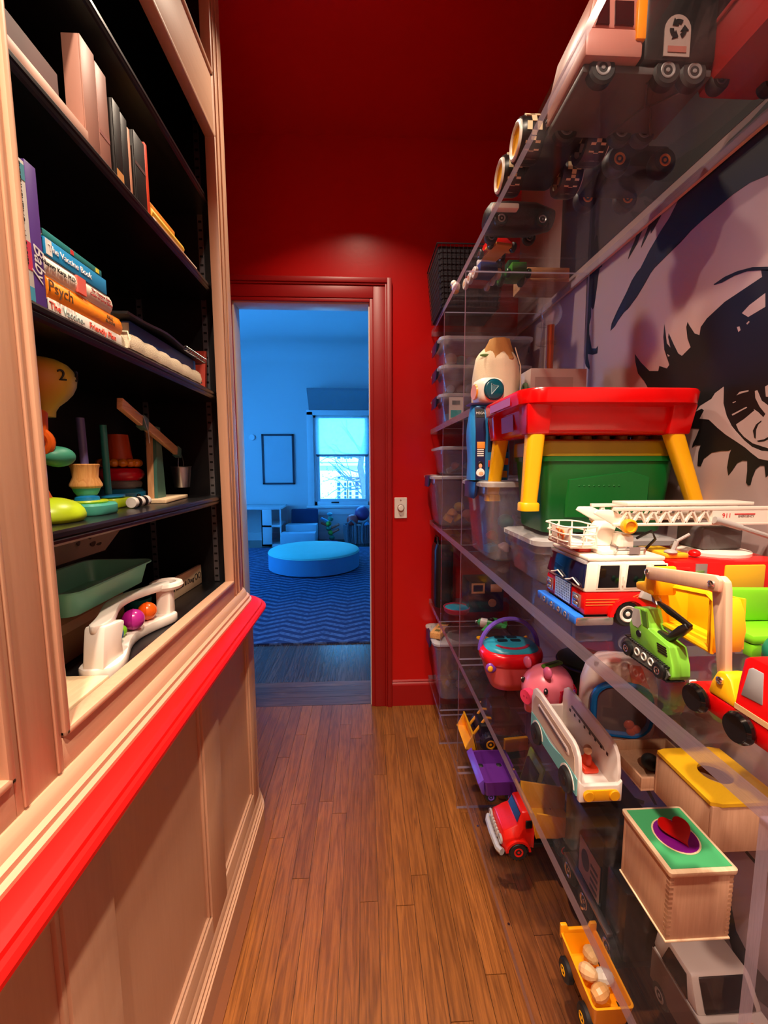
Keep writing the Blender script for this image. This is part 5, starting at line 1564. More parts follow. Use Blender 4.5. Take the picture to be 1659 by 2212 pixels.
def checker(name):
    if name in _mats:
        return _mats[name]
    m, n, l = _new(name)
    o = _node(n, 'ShaderNodeOutputMaterial')
    p = _node(n, 'ShaderNodeBsdfPrincipled', Roughness=0.4)
    tc_ = _node(n, 'ShaderNodeTexCoord')
    ch = _node(n, 'ShaderNodeTexChecker', Scale=55.0)
    ch.inputs[1].default_value = lin((226, 208, 170))
    ch.inputs[2].default_value = lin((16, 15, 15))
    l.new(tc_.outputs['Object'], ch.inputs['Vector'])
    l.new(ch.outputs[0], p.inputs['Base Color'])
    l.new(p.outputs[0], o.inputs[0])
    _mats[name] = m
    return m


YEL = paint('golden_yellow_plastic', (248, 176, 10), 0.3)
t = T('big_wheel_truck', 'black toy truck with checkered tyres and yellow hubs at the top shelf edge', 'toy truck', (0.0, 0.018, zt))
MB().box(0.405, 0.495, 0.945, 1.155, 0.035, 0.075).o('body', BLACKP, t, bev=0.012)
MB().hexa([(0.41, 0.99, 0.075), (0.49, 0.99, 0.075), (0.49, 1.11, 0.075), (0.41, 1.11, 0.075)], [(0.42, 1.01, 0.108), (0.48, 1.01, 0.108), (0.48, 1.09, 0.108), (0.42, 1.09, 0.108)]).o('cabin', BLACKP, t, bev=0.008)
MB().box(0.40, 0.50, 0.955, 0.975, 0.046, 0.052).o('axle_cover', STEEL, t)
for cy in (0.995, 1.110):
    for sx, cx in ((-1, 0.375), (1, 0.522)):
        o_ = MB()
        n_ = 16
        r_ = 0.044
        w_ = 0.050
        tyre = MB().lathe([(r_ * .62, -w_ / 2), (r_ * .92, -w_ / 2), (r_, -w_ * .32), (r_, w_ * .32), (r_ * .92, w_ / 2), (r_ * .62, w_ / 2)], (cx, cy, r_ + 0.0005), 'x', 32, False).o('wheel', BLACKP, t)
        tr_ = MB()
        for i in range(n_):
            a = 2 * math.pi * i / n_
            for j in range(3):
                if (i + j) % 2:
                    continue
                xa = cx - w_ * .33 + w_ * .22 * j
                rr = r_ + 0.0012
                da = math.pi / n_ * 0.98
                q = [(xa + dx, cy + rr * math.cos(b), r_ + 0.0017 + rr * math.sin(b)) for dx, b in ((0, a - da), (w_ * .22, a - da), (w_ * .22, a + da), (0, a + da))]
                k = 0.9
                qi = [(x, cy + (y - cy) * k, (r_ + 0.0017) + (z - r_ - 0.0017) * k) for x, y, z in q]
                tr_.hexa(qi, q)
        tr_.o('checkered_tread', paint('cream_checker', (232, 214, 176), 0.4), tyre, sm=0)
        MB().torus((cx + sx * w_ * .5, cy, r_ + 0.0005), r_ * .74, 0.005, 'x', 32, 8).o('white_rim', WHITEP, tyre)
        MB().lathe([(0, sx * (w_ * .44)), (r_ * .55, sx * (w_ * .46)), (r_ * .70, sx * (w_ * .53)), (r_ * .70, sx * w_ * .2)] if sx > 0 else [(r_ * .70, -w_ * .2), (r_ * .70, -w_ * .53), (r_ * .55, -w_ * .46), (0, -w_ * .44)], (cx, cy, r_ + 0.0005), 'x', 28).o('hub', YEL, tyre)

t = T('dark_buggy', 'black toy buggy with small orange hubs behind the checkered truck', 'toy truck', (0.0, 0.0, zt))
MB().box(0.575, 0.745, 1.055, 1.185, 0.028, 0.080).o('body', BLACKP, t, bev=0.012)
MB().box(0.61, 0.70, 1.07, 1.17, 0.080, 0.115).o('cabin', DKGRN, t, bev=0.008)
for cx in (0.605, 0.715):
    for cy in (1.050, 1.190):
        wheel(t, (cx, cy, 0.0305), 0.030, 0.030, RUBBER, ORG, 'y', 0.45)

t = T('black_digger', 'black textured toy digger lying on the top shelf', 'toy truck', (0.0, 0.0, zt))
MB().loft([[(0.365 + 0.2 * u, 1.315 + 0.058 * math.cos(a) * k, 0.045 + 0.042 * math.sin(a) * k) for a in [2 * math.pi * i / 16 for i in range(16)]] for u, k in ((0, .55), (.06, .9), (.3, 1), (.7, .95), (1, .6))]).o('body', paint('black_textured_plastic', (26, 28, 26), 0.3, bump=0.8, scale=20), t, sm=60)
for cx in (0.40, 0.52):
    for cy in (1.27, 1.365):
        wheel(t, (cx, cy, 0.0205), 0.020, 0.018, RUBBER, STEEL)
MB().box(0.365, 0.44, 1.232, 1.255, 0.03, 0.045).o('white_bumper', WHITEP, t, bev=0.004)

t = T('race_car', 'red toy car with yellow underside on the top shelf', 'toy car', (0.440, 1.435, zt), 12)
MB().box(-0.028, 0.028, -0.05, 0.05, 0.008, 0.018).o('underside', paint('ochre_plastic', (224, 160, 60), 0.4), t, bev=0.002)
MB().box(-0.045, 0.045, -0.022, -0.006, 0.009, 0.017).o('cross_member', paint('ochre_plastic', (224, 160, 60)), t, bev=0.002)
MB().hexa([(-0.04, -0.048, 0.018), (0.04, -0.048, 0.018), (0.04, 0.046, 0.018), (-0.04, 0.046, 0.018)], [(-0.028, -0.02, 0.052), (0.028, -0.02, 0.052), (0.028, 0.035, 0.052), (-0.028, 0.035, 0.052)]).o('body', paint('race_red', (226, 22, 16), 0.2), t, bev=0.008)
for cx in (-0.040, 0.040):
    for cy in (-0.034, 0.034):
        wheel(t, (cx, cy, 0.0155), 0.015, 0.012, RUBBER, CHROME, 'x')

t = T('tricolour_truck', 'blue and red toy truck with white wheels on the top shelf', 'toy truck', (0.452, 1.655, zt), 6)
MB().box(-0.034, 0.034, -0.075, 0.0, 0.016, 0.05).o('blue_body', paint('navy_toy_blue', (44, 66, 140), 0.35), t, bev=0.004)
MB().box(-0.034, 0.034, 0.0005, 0.075, 0.016, 0.06).o('red_body', paint('toy_crimson', (190, 26, 30), 0.35), t, bev=0.004)
for cy in (-0.05, 0.0, 0.05):
    for sx in (-1, 1):
        wheel(t, (sx * 0.044, cy, 0.0205), 0.020, 0.014, WHITEP, ORG, 'x', 0.4)
MB().box(-0.03, 0.03, -0.07, -0.02, 0.05, 0.075).o('cab', WHITEP, t, bev=0.006)
t = T('white_duck', 'small white toy duck with yellow beak at the top shelf edge', 'toy', (0.372, 1.735, zt))
MB().ell((0.0, 0.0, 0.022), (0.016, 0.028, 0.018)).o('body', WHITEP, t)
MB().ell((-0.004, 0.022, 0.045), 0.013).o('head', WHITEP, t)
MB().cyl((-0.006, 0.030, 0.044), (-0.012, 0.052, 0.040), 0.006, 0.0008, 10).o('beak', YEL, t)
MB().ell((0, 0.0, 0.004), (0.012, 0.018, 0.004)).o('foot', YEL, t)
t = T('green_tractor', 'green toy tractor between white wheeled truck and wooden tray', 'toy truck', (0.570, 1.635, zt))
GT = paint('tractor_green', (60, 140, 40), 0.4)
MB().box(-0.028, 0.028, -0.06, 0.045, 0.014, 0.05).o('body', GT, t, bev=0.004)
MB().box(-0.022, 0.022, 0.0, 0.045, 0.05, 0.085).o('cab', paint('dark_green_plastic', (24, 70, 44), 0.4), t, bev=0.004)
for sx in (-1, 1):
    wheel(t, (sx * 0.040, 0.03, 0.0265), 0.026, 0.018, paint('dark_green_plastic', (24, 70, 44)), GT, 'x')
    wheel(t, (sx * 0.038, -0.045, 0.0165), 0.016, 0.014, paint('dark_green_plastic', (24, 70, 44)), GT, 'x')
t = T('wooden_tray', 'shallow wooden block tray at the far end of the top shelf', 'tray', (0.695, 1.690, zt))
MB().box(-0.08, 0.08, -0.075, 0.075, 0, 0.012).o('tray_base', BEECHX, t, bev=0.001)
for a in ((-0.08, 0.08, -0.075, -0.067), (-0.08, 0.08, 0.067, 0.075), (-0.08, -0.072, -0.067, 0.067), (0.072, 0.08, -0.067, 0.067)):
    MB().box(*a, 0.0121, 0.05).o('tray_side', BEECHX, t, bev=0.001)
MB().box(-0.072, 0.072, -0.05, -0.02, 0.0121, 0.045).o('red_block', paint('toy_crimson', (190, 26, 30)), t, bev=0.002)

# wire basket at the far end
t = T('wire_basket', 'black wire mesh basket at the far end of the top shelf', 'basket', (0.468, 2.010, zt))
WIRE = paint('black_wire', (30, 27, 34), 0.4)
bw, bd2, bh = 0.300, 0.280, 0.255
for nm, ax, sgn in (('wire_side', 'x', -1), ('wire_side', 'x', 1), ('wire_side', 'y', -1), ('wire_side', 'y', 1)):
    mb = MB()
    L_ = bd2 if ax == 'x' else bw
    n1 = 16
    for i in range(n1 + 1):
        u = -L_ / 2 + L_ * i / n1
        k = 0.86
        if ax == 'x':
            mb.tube([(sgn * bw / 2 * k, u * k, 0.003), (sgn * bw / 2, u, bh)], 0.0011, 4)
        else:
            mb.tube([(u * k, sgn * bd2 / 2 * k, 0.003), (u, sgn * bd2 / 2, bh)], 0.0011, 4)
    for j in range(12):
        z = 0.003 + (bh - 0.003) * j / 11
        k = 0.86 + 0.14 * j / 11
        if ax == 'x':
            mb.tube([(sgn * bw / 2 * k, -bd2 / 2 * k, z), (sgn * bw / 2 * k, bd2 / 2 * k, z)], 0.0011 if j < 11 else 0.003, 4)
        else:
            mb.tube([(-bw / 2 * k, sgn * bd2 / 2 * k, z), (bw / 2 * k, sgn * bd2 / 2 * k, z)], 0.0011 if j < 11 else 0.003, 4)
    mb.o(nm, WIRE, t, sm=0)
MB().loft([rring(bw * .84, bd2 * .84, 0.01, 0.004), rring(bw * .96, bd2 * .96, 0.01, bh - 0.01), rring(bw * .94, bd2 * .94, 0.01, bh - 0.01), rring(bw * .82, bd2 * .82, 0.01, 0.008)]).o('cloth_liner', paint('dark_liner', (26, 18, 30), 0.9), t)
# ------------------------------------------------------------------ toys on the middle shelf
FR = paint('fire_engine_red', (222, 14, 14), 0.22, var=0.04)
FW = paint('fire_white', (240, 230, 218), 0.3, var=0.03)
FB = paint('bumper_blue', (36, 110, 226), 0.25)
CHR = paint('toy_chrome', (210, 205, 205), 0.15, metal=0.9, var=0.05)
GRYP = paint('grey_toy_plastic', (168, 164, 162), 0.4)
t = T('fire_engine', 'red and white toy fire engine with ladder and numbered basket', 'toy truck', (0.386, 0.775, zm), 180)
# local: +x is the nose; +y is the side that faces the aisle viewer
HW = 0.077
MB().box(-0.375, -0.004, -HW + 0.008, HW - 0.008, 0.014, 0.026).o('chassis', BLACKP, t, bev=0.002)
MB().box(-0.150, -0.002, -HW, HW, 0.024, 0.065).o('cab_lower', FR, t, bev=0.004)
MB().hexa([(-0.150, -HW, 0.065), (-0.001, -HW, 0.065), (-0.001, HW, 0.065), (-0.150, HW, 0.065)], [(-0.150, -HW + 0.004, 0.120), (-0.010, -HW + 0.004, 0.120), (-0.010, HW - 0.004, 0.120), (-0.150, HW - 0.004, 0.120)]).o('cab_upper', FW, t, bev=0.005)
MB().box(-0.150, -0.008, -HW + 0.006, HW - 0.006, 0.1202, 0.128).o('roof_slab', FW, t, bev=0.003)
MB().box(-0.120, -0.040, -HW + 0.03, HW - 0.02, 0.1282, 0.136).o('roof_deck', FW, t, bev=0.002)
MB().hexa([(-0.004, -HW + 0.006, 0.072), (0.0016, -HW + 0.006, 0.072), (0.0016, HW - 0.004, 0.072), (-0.004, HW - 0.004, 0.072)], [(-0.012, -HW + 0.012, 0.114), (-0.0055, -HW + 0.012, 0.114), (-0.0055, HW - 0.010, 0.114), (-0.012, HW - 0.010, 0.114)]).o('windscreen', paint('windscreen_blue_black', (14, 26, 60), 0.08), t, bev=0.002)
MB().box(-0.013, -0.004, -HW + 0.01, HW - 0.01, 0.1142, 0.1202).o('light_bar', clear('clear_lightbar', (235, 235, 245), 0.4), t, bev=0.001)
for y0, y1 in ((-0.045, 0.005), (0.015, 0.065)):
    MB().tube([(0.0035, y0, 0.074), (0.003, (y0 + y1) / 2 - .01, 0.078), (0.0025, (y0 + y1) / 2, 0.083), (0.003, y1, 0.076)], 0.0014, 6).o('wiper', FW, t)
for x0, x1 in ((-0.062, -0.024), (-0.110, -0.075), (-0.147, -0.121)):
    f = MB().prism([(x0 - .003, 0.071), (x1 + .003, 0.071), (x1 - .0005, 0.1165), (x0 - .003, 0.1165)], 'y', HW - 0.004, HW + 0.0008).o('side_window_frame', FW, t, bev=0.001)
    MB().prism([(x0, 0.074), (x1, 0.074), (x1 - 0.003, 0.1145), (x0, 0.1145)], 'y', HW - 0.003, HW + 0.0014).o('pane', DWIN, f, bev=0.001)
    MB().prism([(x0, 0.074), (x1, 0.074), (x1 - 0.003, 0.1145), (x0, 0.1145)], 'y', -HW - 0.0014, -HW + 0.003).o('pane', DWIN, f, bev=0.001)
for i, x in enumerate((-0.069, -0.114)):
    MB().cyl((x, HW + 0.001, 0.078), (x, HW + 0.002, 0.095), 0.0012, n=6).o('grab_rail', FW, t)
gr = MB()
for i in range(9):
    y = 0.028 - i * 0.007
    gr.box(-0.001, 0.0018, y - 0.0012, y + 0.0012, 0.030, 0.068)
for j in range(8):
    gr.box(-0.001, 0.0015, -0.030, 0.030, 0.031 + j * 0.005, 0.0325 + j * 0.005)
gr.o('grille', paint('grille_blue_chrome', (170, 196, 236), 0.3, 0.2), t, sm=0)
MB().box(-0.001, 0.0005, -0.031, 0.031, 0.029, 0.070).o('grille_back', paint('deep_grille_blue', (30, 60, 120), 0.3), t, sm=0)
for y in (-0.054, 0.054):
    h_ = MB().box(-0.002, 0.003, y - 0.013, y + 0.013, 0.034, 0.058).o('headlight', CHR, t, bev=0.0015)
    for z in (0.040, 0.051):
        MB().ell((0.003, y, z), (0.003, 0.009, 0.0045), 12, 8).o('lamp', CHR, h_)
MB().box(-0.002, 0.016, -HW - 0.004, HW + 0.003, 0.008, 0.024).o('front_bumper', FB, t, bev=0.003)
MB().box(-0.055, 0.014, HW - 0.002, HW + 0.005, 0.006, 0.022).o('bumper_corner', CHR, t, bev=0.004)
bm_ = MB()
for y in (-0.06, -0.03, 0.0, 0.03, 0.058):
    bm_.box(0.0155, 0.0172, y - 0.002, y + 0.002, 0.010, 0.022)
for y in (-0.045, -0.012, 0.018, 0.045):
    bm_.torus((0.0165, y, 0.016), 0.004, 0.0015, 'x', 12, 6)
bm_.o('bumper_fittings', CHR, t)
# gold stripe along the side
sp_ = MB()
for dz in (0.0, 0.005, 0.010):
    sp_.box(-0.082, -0.004, HW, HW + 0.0006, 0.042 + dz, 0.0435 + dz)
    sp_.hexa([(-0.100, HW, 0.050 + dz), (-0.082, HW, 0.042 + dz), (-0.082, HW + 0.0006, 0.042 + dz), (-0.100, HW + 0.0006, 0.050 + dz)], [(-0.100, HW, 0.0515 + dz), (-0.082, HW, 0.0435 + dz), (-0.082, HW + 0.0006, 0.0435 + dz), (-0.100, HW + 0.0006, 0.0515 + dz)])
sp_.o('gold_stripe', paint('stripe_orange_gold', (228, 120, 50), 0.4), t, sm=0)
HUBW = paint('white_wheel_hub', (222, 214, 206), 0.25)
for x in (-0.082, -0.255, -0.315):
    for s in (-1, 1):
        wheel(t, (x, s * (HW - 0.012), 0.0255), 0.025, 0.026, RUBBER, HUBW, 'y', 0.62)
for s in (-1, 1):
    MB().prism([(-0.082 + 0.036 * math.cos(a), 0.022 + 0.036 * math.sin(a)) for a in [math.pi * i / 12 for i in range(13)]] + [(-0.082 + 0.029 * math.cos(a), 0.022 + 0.029 * math.sin(a)) for a in [math.pi * i / 12 for i in range(12, -1, -1)]], 'y', s * (HW - 0.004), s * (HW + 0.006)).o('wheel_arch', FR, t)
MB().hexa([(-0.150, HW - 0.002, 0.040), (-0.098, HW - 0.002, 0.056), (-0.098, HW + 0.008, 0.056), (-0.150, HW + 0.008, 0.040)], [(-0.146, HW - 0.004, 0.080), (-0.112, HW - 0.004, 0.080), (-0.112, HW + 0.006, 0.080), (-0.146, HW + 0.006, 0.080)]).o('grey_fairing', GRYP, t, bev=0.003)
# rear body
MB().box(-0.375, -0.162, -HW, HW, 0.030, 0.118).o('rear_body', FR, t, bev=0.004)
MB().box(-0.162, -0.150, -HW + .01, HW - .01, 0.030, 0.100).o('pump_bay', FR, t)
MB().tube([(-0.155, HW - .01, 0.09), (-0.165, HW + .002, 0.106), (-0.185, HW + .002, 0.106), (-0.195, HW, 0.085)], 0.005, 8).o('red_hose_guard', FR, t)
MB().box(-0.222, -0.200, HW - 0.002, HW + 0.002, 0.085, 0.115).o('silver_panel', CHR, t, bev=0.001)
MB().box(-0.330, -0.255, HW - 0.002, HW + 0.003, 0.062, 0.112).o('yellow_locker_door', paint('locker_yellow', (232, 186, 40), 0.4), t, bev=0.003)
MB().box(-0.375, -0.165, HW + 0.0001, HW + 0.0008, 0.036, 0.056).o('white_band', FW, t, sm=0)
text('TRUCK', 0.017, paint('decal_red', (206, 30, 34), 0.5), t, (-0.262, HW + 0.001, 0.046), (-1, 0, 0), (0, 0, 1))
MB().box(-0.21, -0.165, -0.03, 0.05, 0.1182, 0.128).o('yellow_deck', paint('locker_yellow', (232, 186, 40)), t, bev=0.003)
MB().ell((-0.228, 0.04, 0.126), (0.010, 0.010, 0.007)).o('red_beacon', FR, t)
hy = MB().cyl((-0.180, 0.045, 0.128), (-0.188, 0.045, 0.150), 0.004, n=8)
hy.cyl((-0.188, 0.045, 0.150), (-0.206, 0.052, 0.164), 0.003, n=8).ell((-0.178, 0.045, 0.130), (0.011, 0.011, 0.005))
hy.o('grey_nozzle', GRYP, t)
MB().tube([(-0.155, 0.0, 0.120), (-0.165, 0.02, 0.150), (-0.150, 0.03, 0.168), (-0.135, 0.01, 0.150)], 0.0025, 8).o('black_hose', BLACKP, t)
MB().box(-0.036, -0.012, -0.02, 0.03, 0.1282, 0.136).o('red_roof_light', paint('lamp_red', (190, 30, 14), 0.2), t, bev=0.002)
MB().box(-0.112, -0.088, -0.01, 0.04, 0.1362, 0.162).o('white_seat', FW, t, bev=0.006)
hn = MB().cyl((-0.120, 0.055, 0.140), (-0.070, 0.055, 0.140), 0.003, n=8)
hn.lathe([(0.002, 0), (0.009, 0.006), (0.0095, 0.008)], (-0.070, 0.055, 0.140), 'x', 14)
hn.cyl((-0.12, 0.055, 0.130), (-0.12, 0.055, 0.140), 0.003, n=8).box(-0.108, -0.088, 0.048, 0.062, 0.130, 0.143)
hn.o('chrome_horn', CHR, t)
MB().hexa([(-0.085, -0.035, 0.136), (-0.045, -0.035, 0.136), (-0.045, 0.01, 0.136), (-0.085, 0.01, 0.136)], [(-0.100, -0.03, 0.180), (-0.070, -0.03, 0.180), (-0.070, 0.005, 0.180), (-0.100, 0.005, 0.180)]).o('boom_cradle', FW, t, bev=0.003)
# turntable and ladder
MB().lathe([(0.065, 0.1182), (0.065, 0.124), (0.050, 0.128), (0, 0.128)], (-0.300, -0.01, 0), 'z', 28).o('turntable', FW, t)
MB().box(-0.335, -0.255, -0.045, 0.025, 0.128, 0.172).o('turret', paint('turret_grey', (84, 80, 80), 0.5), t, bev=0.006)
LB = lambda x: 0.186 + 0.0 * x
for s, y in ((1, 0.030), (-1, -0.050)):
    for nm, za_, zb_ in (('ladder_rail', 0.177, 0.182), ('ladder_rail', 0.205, 0.212)):
        MB().box(-0.385, -0.075, y - 0.004, y + 0.004, za_, zb_).o(nm, FW, t, bev=0.001)
    lt = MB()
    n_ = 7
    for i in range(n_):
        x0 = -0.262 + i * 0.025
        for dx in (0.0, 0.0125):
            a = (x0 + (0 if dx == 0 else 0.0125), 0.181)
            b = (x0 + 0.0125 if dx == 0 else x0 + 0.025, 0.206)
            p_, q_ = (a, b) if dx == 0 else ((a[0], 0.206), (b[0], 0.181))
            lt.prism([(p_[0] - 0.0019, p_[1]), (p_[0] + 0.0019, p_[1]), (q_[0] + 0.0019, q_[1]), (q_[0] - 0.0019, q_[1])], 'y', y - 0.003, y + 0.003)
    lt.o('lattice', FW, t, sm=0)
    MB().prism([(-0.385, 0.178), (-0.262, 0.178), (-0.262, 0.211), (-0.385, 0.211)], 'y', y - 0.0035, y + 0.0035).o('ladder_panel', FW, t)
for i in range(14):
    MB().cyl((-0.10 - i * 0.02, -0.05, 0.190), (-0.10 - i * 0.02, 0.03, 0.190), 0.002, n=6).o('rung', FW, t)
MB().box(-0.36, -0.11, -0.035, 0.015, 0.2125, 0.219).o('upper_ladder', FW, t, bev=0.001)
text('911', 0.012, paint('decal_red', (206, 30, 34)), t, (-0.290, 0.0337, 0.195), (-1, 0, 0), (0, 0, 1), depth=0.0002)
MB().box(-0.345, -0.305, 0.0336, 0.0341, 0.197, 0.199).o('red_line', paint('decal_red', (206, 30, 34)), t, sm=0)
text('EMERGENCY', 0.0055, paint('decal_grey', (110, 90, 90), 0.5), t, (-0.328, 0.0337, 0.1935), (-1, 0, 0), (0, 0, 1), depth=0.0002)
for s in (1, -1):
    MB().lathe([(0, 0.0), (0.012, 0.0), (0.0135, 0.003), (0.0135, 0.012), (0.010, 0.014), (0.009, 0.010), (0, 0.010)] if s > 0 else [(0, -0.010), (0.009, -0.010), (0.010, -0.014), (0.0135, -0.012), (0.0135, -0.003), (0.012, 0.0), (0, 0)], (-0.098, 0.034 if s > 0 else -0.054, 0.178), 'y', 20).o('yellow_knob', paint('knob_yellow', (244, 170, 16), 0.3), t)
MB().prism([(-0.10, 0.166), (-0.04, 0.200), (-0.045, 0.207), (-0.07, 0.207), (-0.12, 0.185)], 'y', -0.045, -0.037).o('boom_arm', FW, t, bev=0.002)
MB().prism([(-0.10, 0.166), (-0.04, 0.200), (-0.045, 0.207), (-0.07, 0.207), (-0.12, 0.185)], 'y', 0.020, 0.028).o('boom_arm', FW, t, bev=0.002)
MB().cyl((-0.270, 0.040, 0.186), (-0.310, 0.044, 0.174), 0.006, n=12).cyl((-0.310, 0.044, 0.174), (-0.385, 0.05, 0.150), 0.0045, n=10).cyl((-0.262, 0.039, 0.188), (-0.270, 0.04, 0.186), 0.0068, n=12).o('water_cannon', GRYP, t)
# rescue basket
MB().hexa([(-0.040, -0.045, 0.138), (0.012, -0.045, 0.138), (0.012, 0.045, 0.138), (-0.040, 0.045, 0.138)], [(-0.040, -0.046, 0.143), (0.014, -0.046, 0.143), (0.014, 0.046, 0.143), (-0.040, 0.046, 0.143)]).o('basket_floor', FW, t, bev=0.001)
MB().hexa([(0.010, -0.030, 0.140), (0.013, -0.030, 0.140), (0.013, 0.046, 0.140), (0.010, 0.046, 0.140)], [(0.012, -0.030, 0.176), (0.015, -0.030, 0.176), (0.015, 0.046, 0.176), (0.012, 0.046, 0.176)]).o('number_plate', paint('plate_peach_white', (240, 222, 206), 0.4), t, bev=0.002)
text('79', 0.034, paint('number_gold', (226, 110, 30), 0.4), t, (0.0150, 0.008, 0.157), (0, 1, 0), (0.06, 0, 1), depth=0.0012, font_shear=0.1)
for z, e in ((0.150, 0.0), (0.164, 0.003), (0.178, 0.006)):
    MB().tube([(x, y, z) for x, y in rrect(0.062 + e, 0.096 + e, 0.024, 5, -0.013 + e * .5, 0.0)], 0.0016, 6, closed=True).o('basket_hoop', FW, t)
for x, y in ((-0.035, 0.044), (-0.010, 0.0475), (0.012, 0.04), (-0.035, -0.044), (-0.010, -0.0475), (0.015, 0.0), (0.012, -0.04), (-0.043, 0.0)):
    MB().tube([(x, y, 0.141), (x * 1.03, y * 1.05, 0.179)], 0.0016, 6).o('basket_bar', FW, t)

# ------------------------------------------------------------------ wooden crane truck, near end
SR = paint('lacquered_red_wood', (216, 10, 12), 0.22, var=0.05)
t = T('wooden_crane_truck', 'red wooden truck with pale crane arm and yellow scoop', 'toy truck', (0.0, 0.0, zm))
bx0, bx1 = 0.396, 0.456
MB().prism([(0.462, 0.006), (0.466, 0.012), (0.466, 0.027), (0.405, 0.029), (0.402, 0.060), (0.398, 0.088), (0.392, 0.093), (0.290, 0.093), (0.270, 0.006)] , 'x', bx0, bx1).o('body', SR, t, bev=0.002)
MB().prism([(0.398, 0.048), (0.392, 0.080), (0.388, 0.083), (0.376, 0.083), (0.374, 0.050)], 'x', bx0 - 0.0006, bx0 + 0.002).o('side_window', paint('grey_painted_window', (160, 160, 164), 0.4), t, bev=0.001)
MB().box(bx0 - 0.0005, bx0 + 0.001, 0.29, 0.404, 0.030, 0.036).o('wood_stripe', BEECHY, t, sm=0)
for cy in (0.446, 0.389, 0.31):
    for cx in (bx0 - 0.0075, bx1 + 0.0075):
        w_ = MB().lathe([(0.006, -0.006), (0.0135, -0.0058), (0.0165, -0.002), (0.0165, 0.002), (0.0135, 0.0058), (0.006, 0.006)], (cx, cy, 0.0168), 'x', 32).o('wheel', paint('black_lacquer', (10, 10, 11), 0.12), t)
        MB().lathe([(0, -0.0045), (0.006, -0.0035), (0.0145, -0.0056)], (cx, cy, 0.0168), 'x', 28, False).o('wheel_dish', paint('black_lacquer', (10, 10, 11)), w_)
        MB().ell((cx - 0.0045 if cx < 0.42 else cx + 0.0045, cy, 0.0168), (0.0014, 0.0022, 0.0022), 10, 8).o('axle_pin', paint('axle_grey', (90, 90, 92), 0.4), w_)
MB().box(bx0 + 0.001, bx0 + 0.010, 0.4665, 0.4685, 0.016, 0.027).o('white_bumper', WHITEP, t, bev=0.001)
ax = 0.404
YL = paint('crane_yellow_plastic', (246, 180, 14), 0.35)
b_ = MB().prism([(0.440, 0.0285), (0.398, 0.0285), (0.405, 0.040), (0.412, 0.056), (0.420, 0.062), (0.430, 0.058), (0.436, 0.044)], 'x', ax - 0.008, ax + 0.018)
b_.o('arm_bracket', YL, t, bev=0.003)
ARM = wood('pale_painted_arm', (214, 176, 148), (224, 188, 160), 'z', 1.0, 0.35, rings=0.2)
MB().prism([(0.432, 0.040), (0.421, 0.040), (0.4455 - 0.014, 0.150), (0.4455 - 0.012, 0.160), (0.4455 - 0.004, 0.165), (0.4455 + 0.006, 0.160), (0.4455 + 0.006, 0.150)], 'x', ax - 0.004, ax + 0.005).o('lower_arm', ARM, t, bev=0.002)
MB().prism([(0.434, 0.148), (0.434, 0.162), (0.440, 0.166), (0.552, 0.149), (0.557, 0.143), (0.555, 0.134), (0.550, 0.131)], 'x', ax - 0.0105, ax - 0.0045).o('upper_arm', ARM, t, bev=0.0018)
for cy, cz_ in ((0.424, 0.050), (0.443, 0.155), (0.550, 0.141)):
    MB().lathe([(0, -0.0012), (0.0022, -0.0012), (0.0026, -0.0026), (0.0042, -0.0020), (0.0046, 0.0)], (ax - (0.0105 if cz_ > 0.1 else 0.008), cy, cz_), 'x', 18).o('rivet', CHROME, t)
# scoop: an open yellow bucket with a rounded lip, hung behind the arm
sx0, sx1 = 0.430, 0.474
dy, dz = 0.026, -0.011


def sc_(pts):
    return [(y + dy, z + dz) for y, z in pts]


MB().box(sx0, sx1, 0.452 + dy, 0.548 + dy, 0.070 + dz, 0.074 + dz).o('scoop_floor', YL, t, bev=0.0015)
MB().prism(sc_([(0.452, 0.070), (0.548, 0.070), (0.545, 0.122), (0.455, 0.135)]), 'x', sx1 - 0.004, sx1).o('scoop_back', YL, t, bev=0.001)
MB().prism(sc_([(0.448, 0.068), (0.460, 0.068), (0.462, 0.134), (0.456, 0.136), (0.448, 0.120), (0.444, 0.098), (0.446, 0.078)]), 'x', sx0, sx1 - 0.006).o('scoop_cheek', YL, t, bev=0.003)
MB().prism(sc_([(0.540, 0.068), (0.550, 0.070), (0.552, 0.118), (0.542, 0.124)]), 'x', sx0, sx1).o('scoop_cheek', YL, t, bev=0.003)
MB().tube([(sx0 + 0.001, y, z) for y, z in sc_([(0.452, 0.070), (0.546, 0.072), (0.546, 0.120), (0.538, 0.128), (0.462, 0.139), (0.452, 0.134)])], 0.0045, 8, closed=True).o('scoop_lip', YL, t)
MB().prism([(0.545, 0.108), (0.582, 0.108), (0.584, 0.118), (0.566, 0.124), (0.560, 0.146), (0.548, 0.150), (0.542, 0.130)], 'x', ax - 0.004, sx0 + 0.004).o('scoop_hinge', YL, t, bev=0.003)

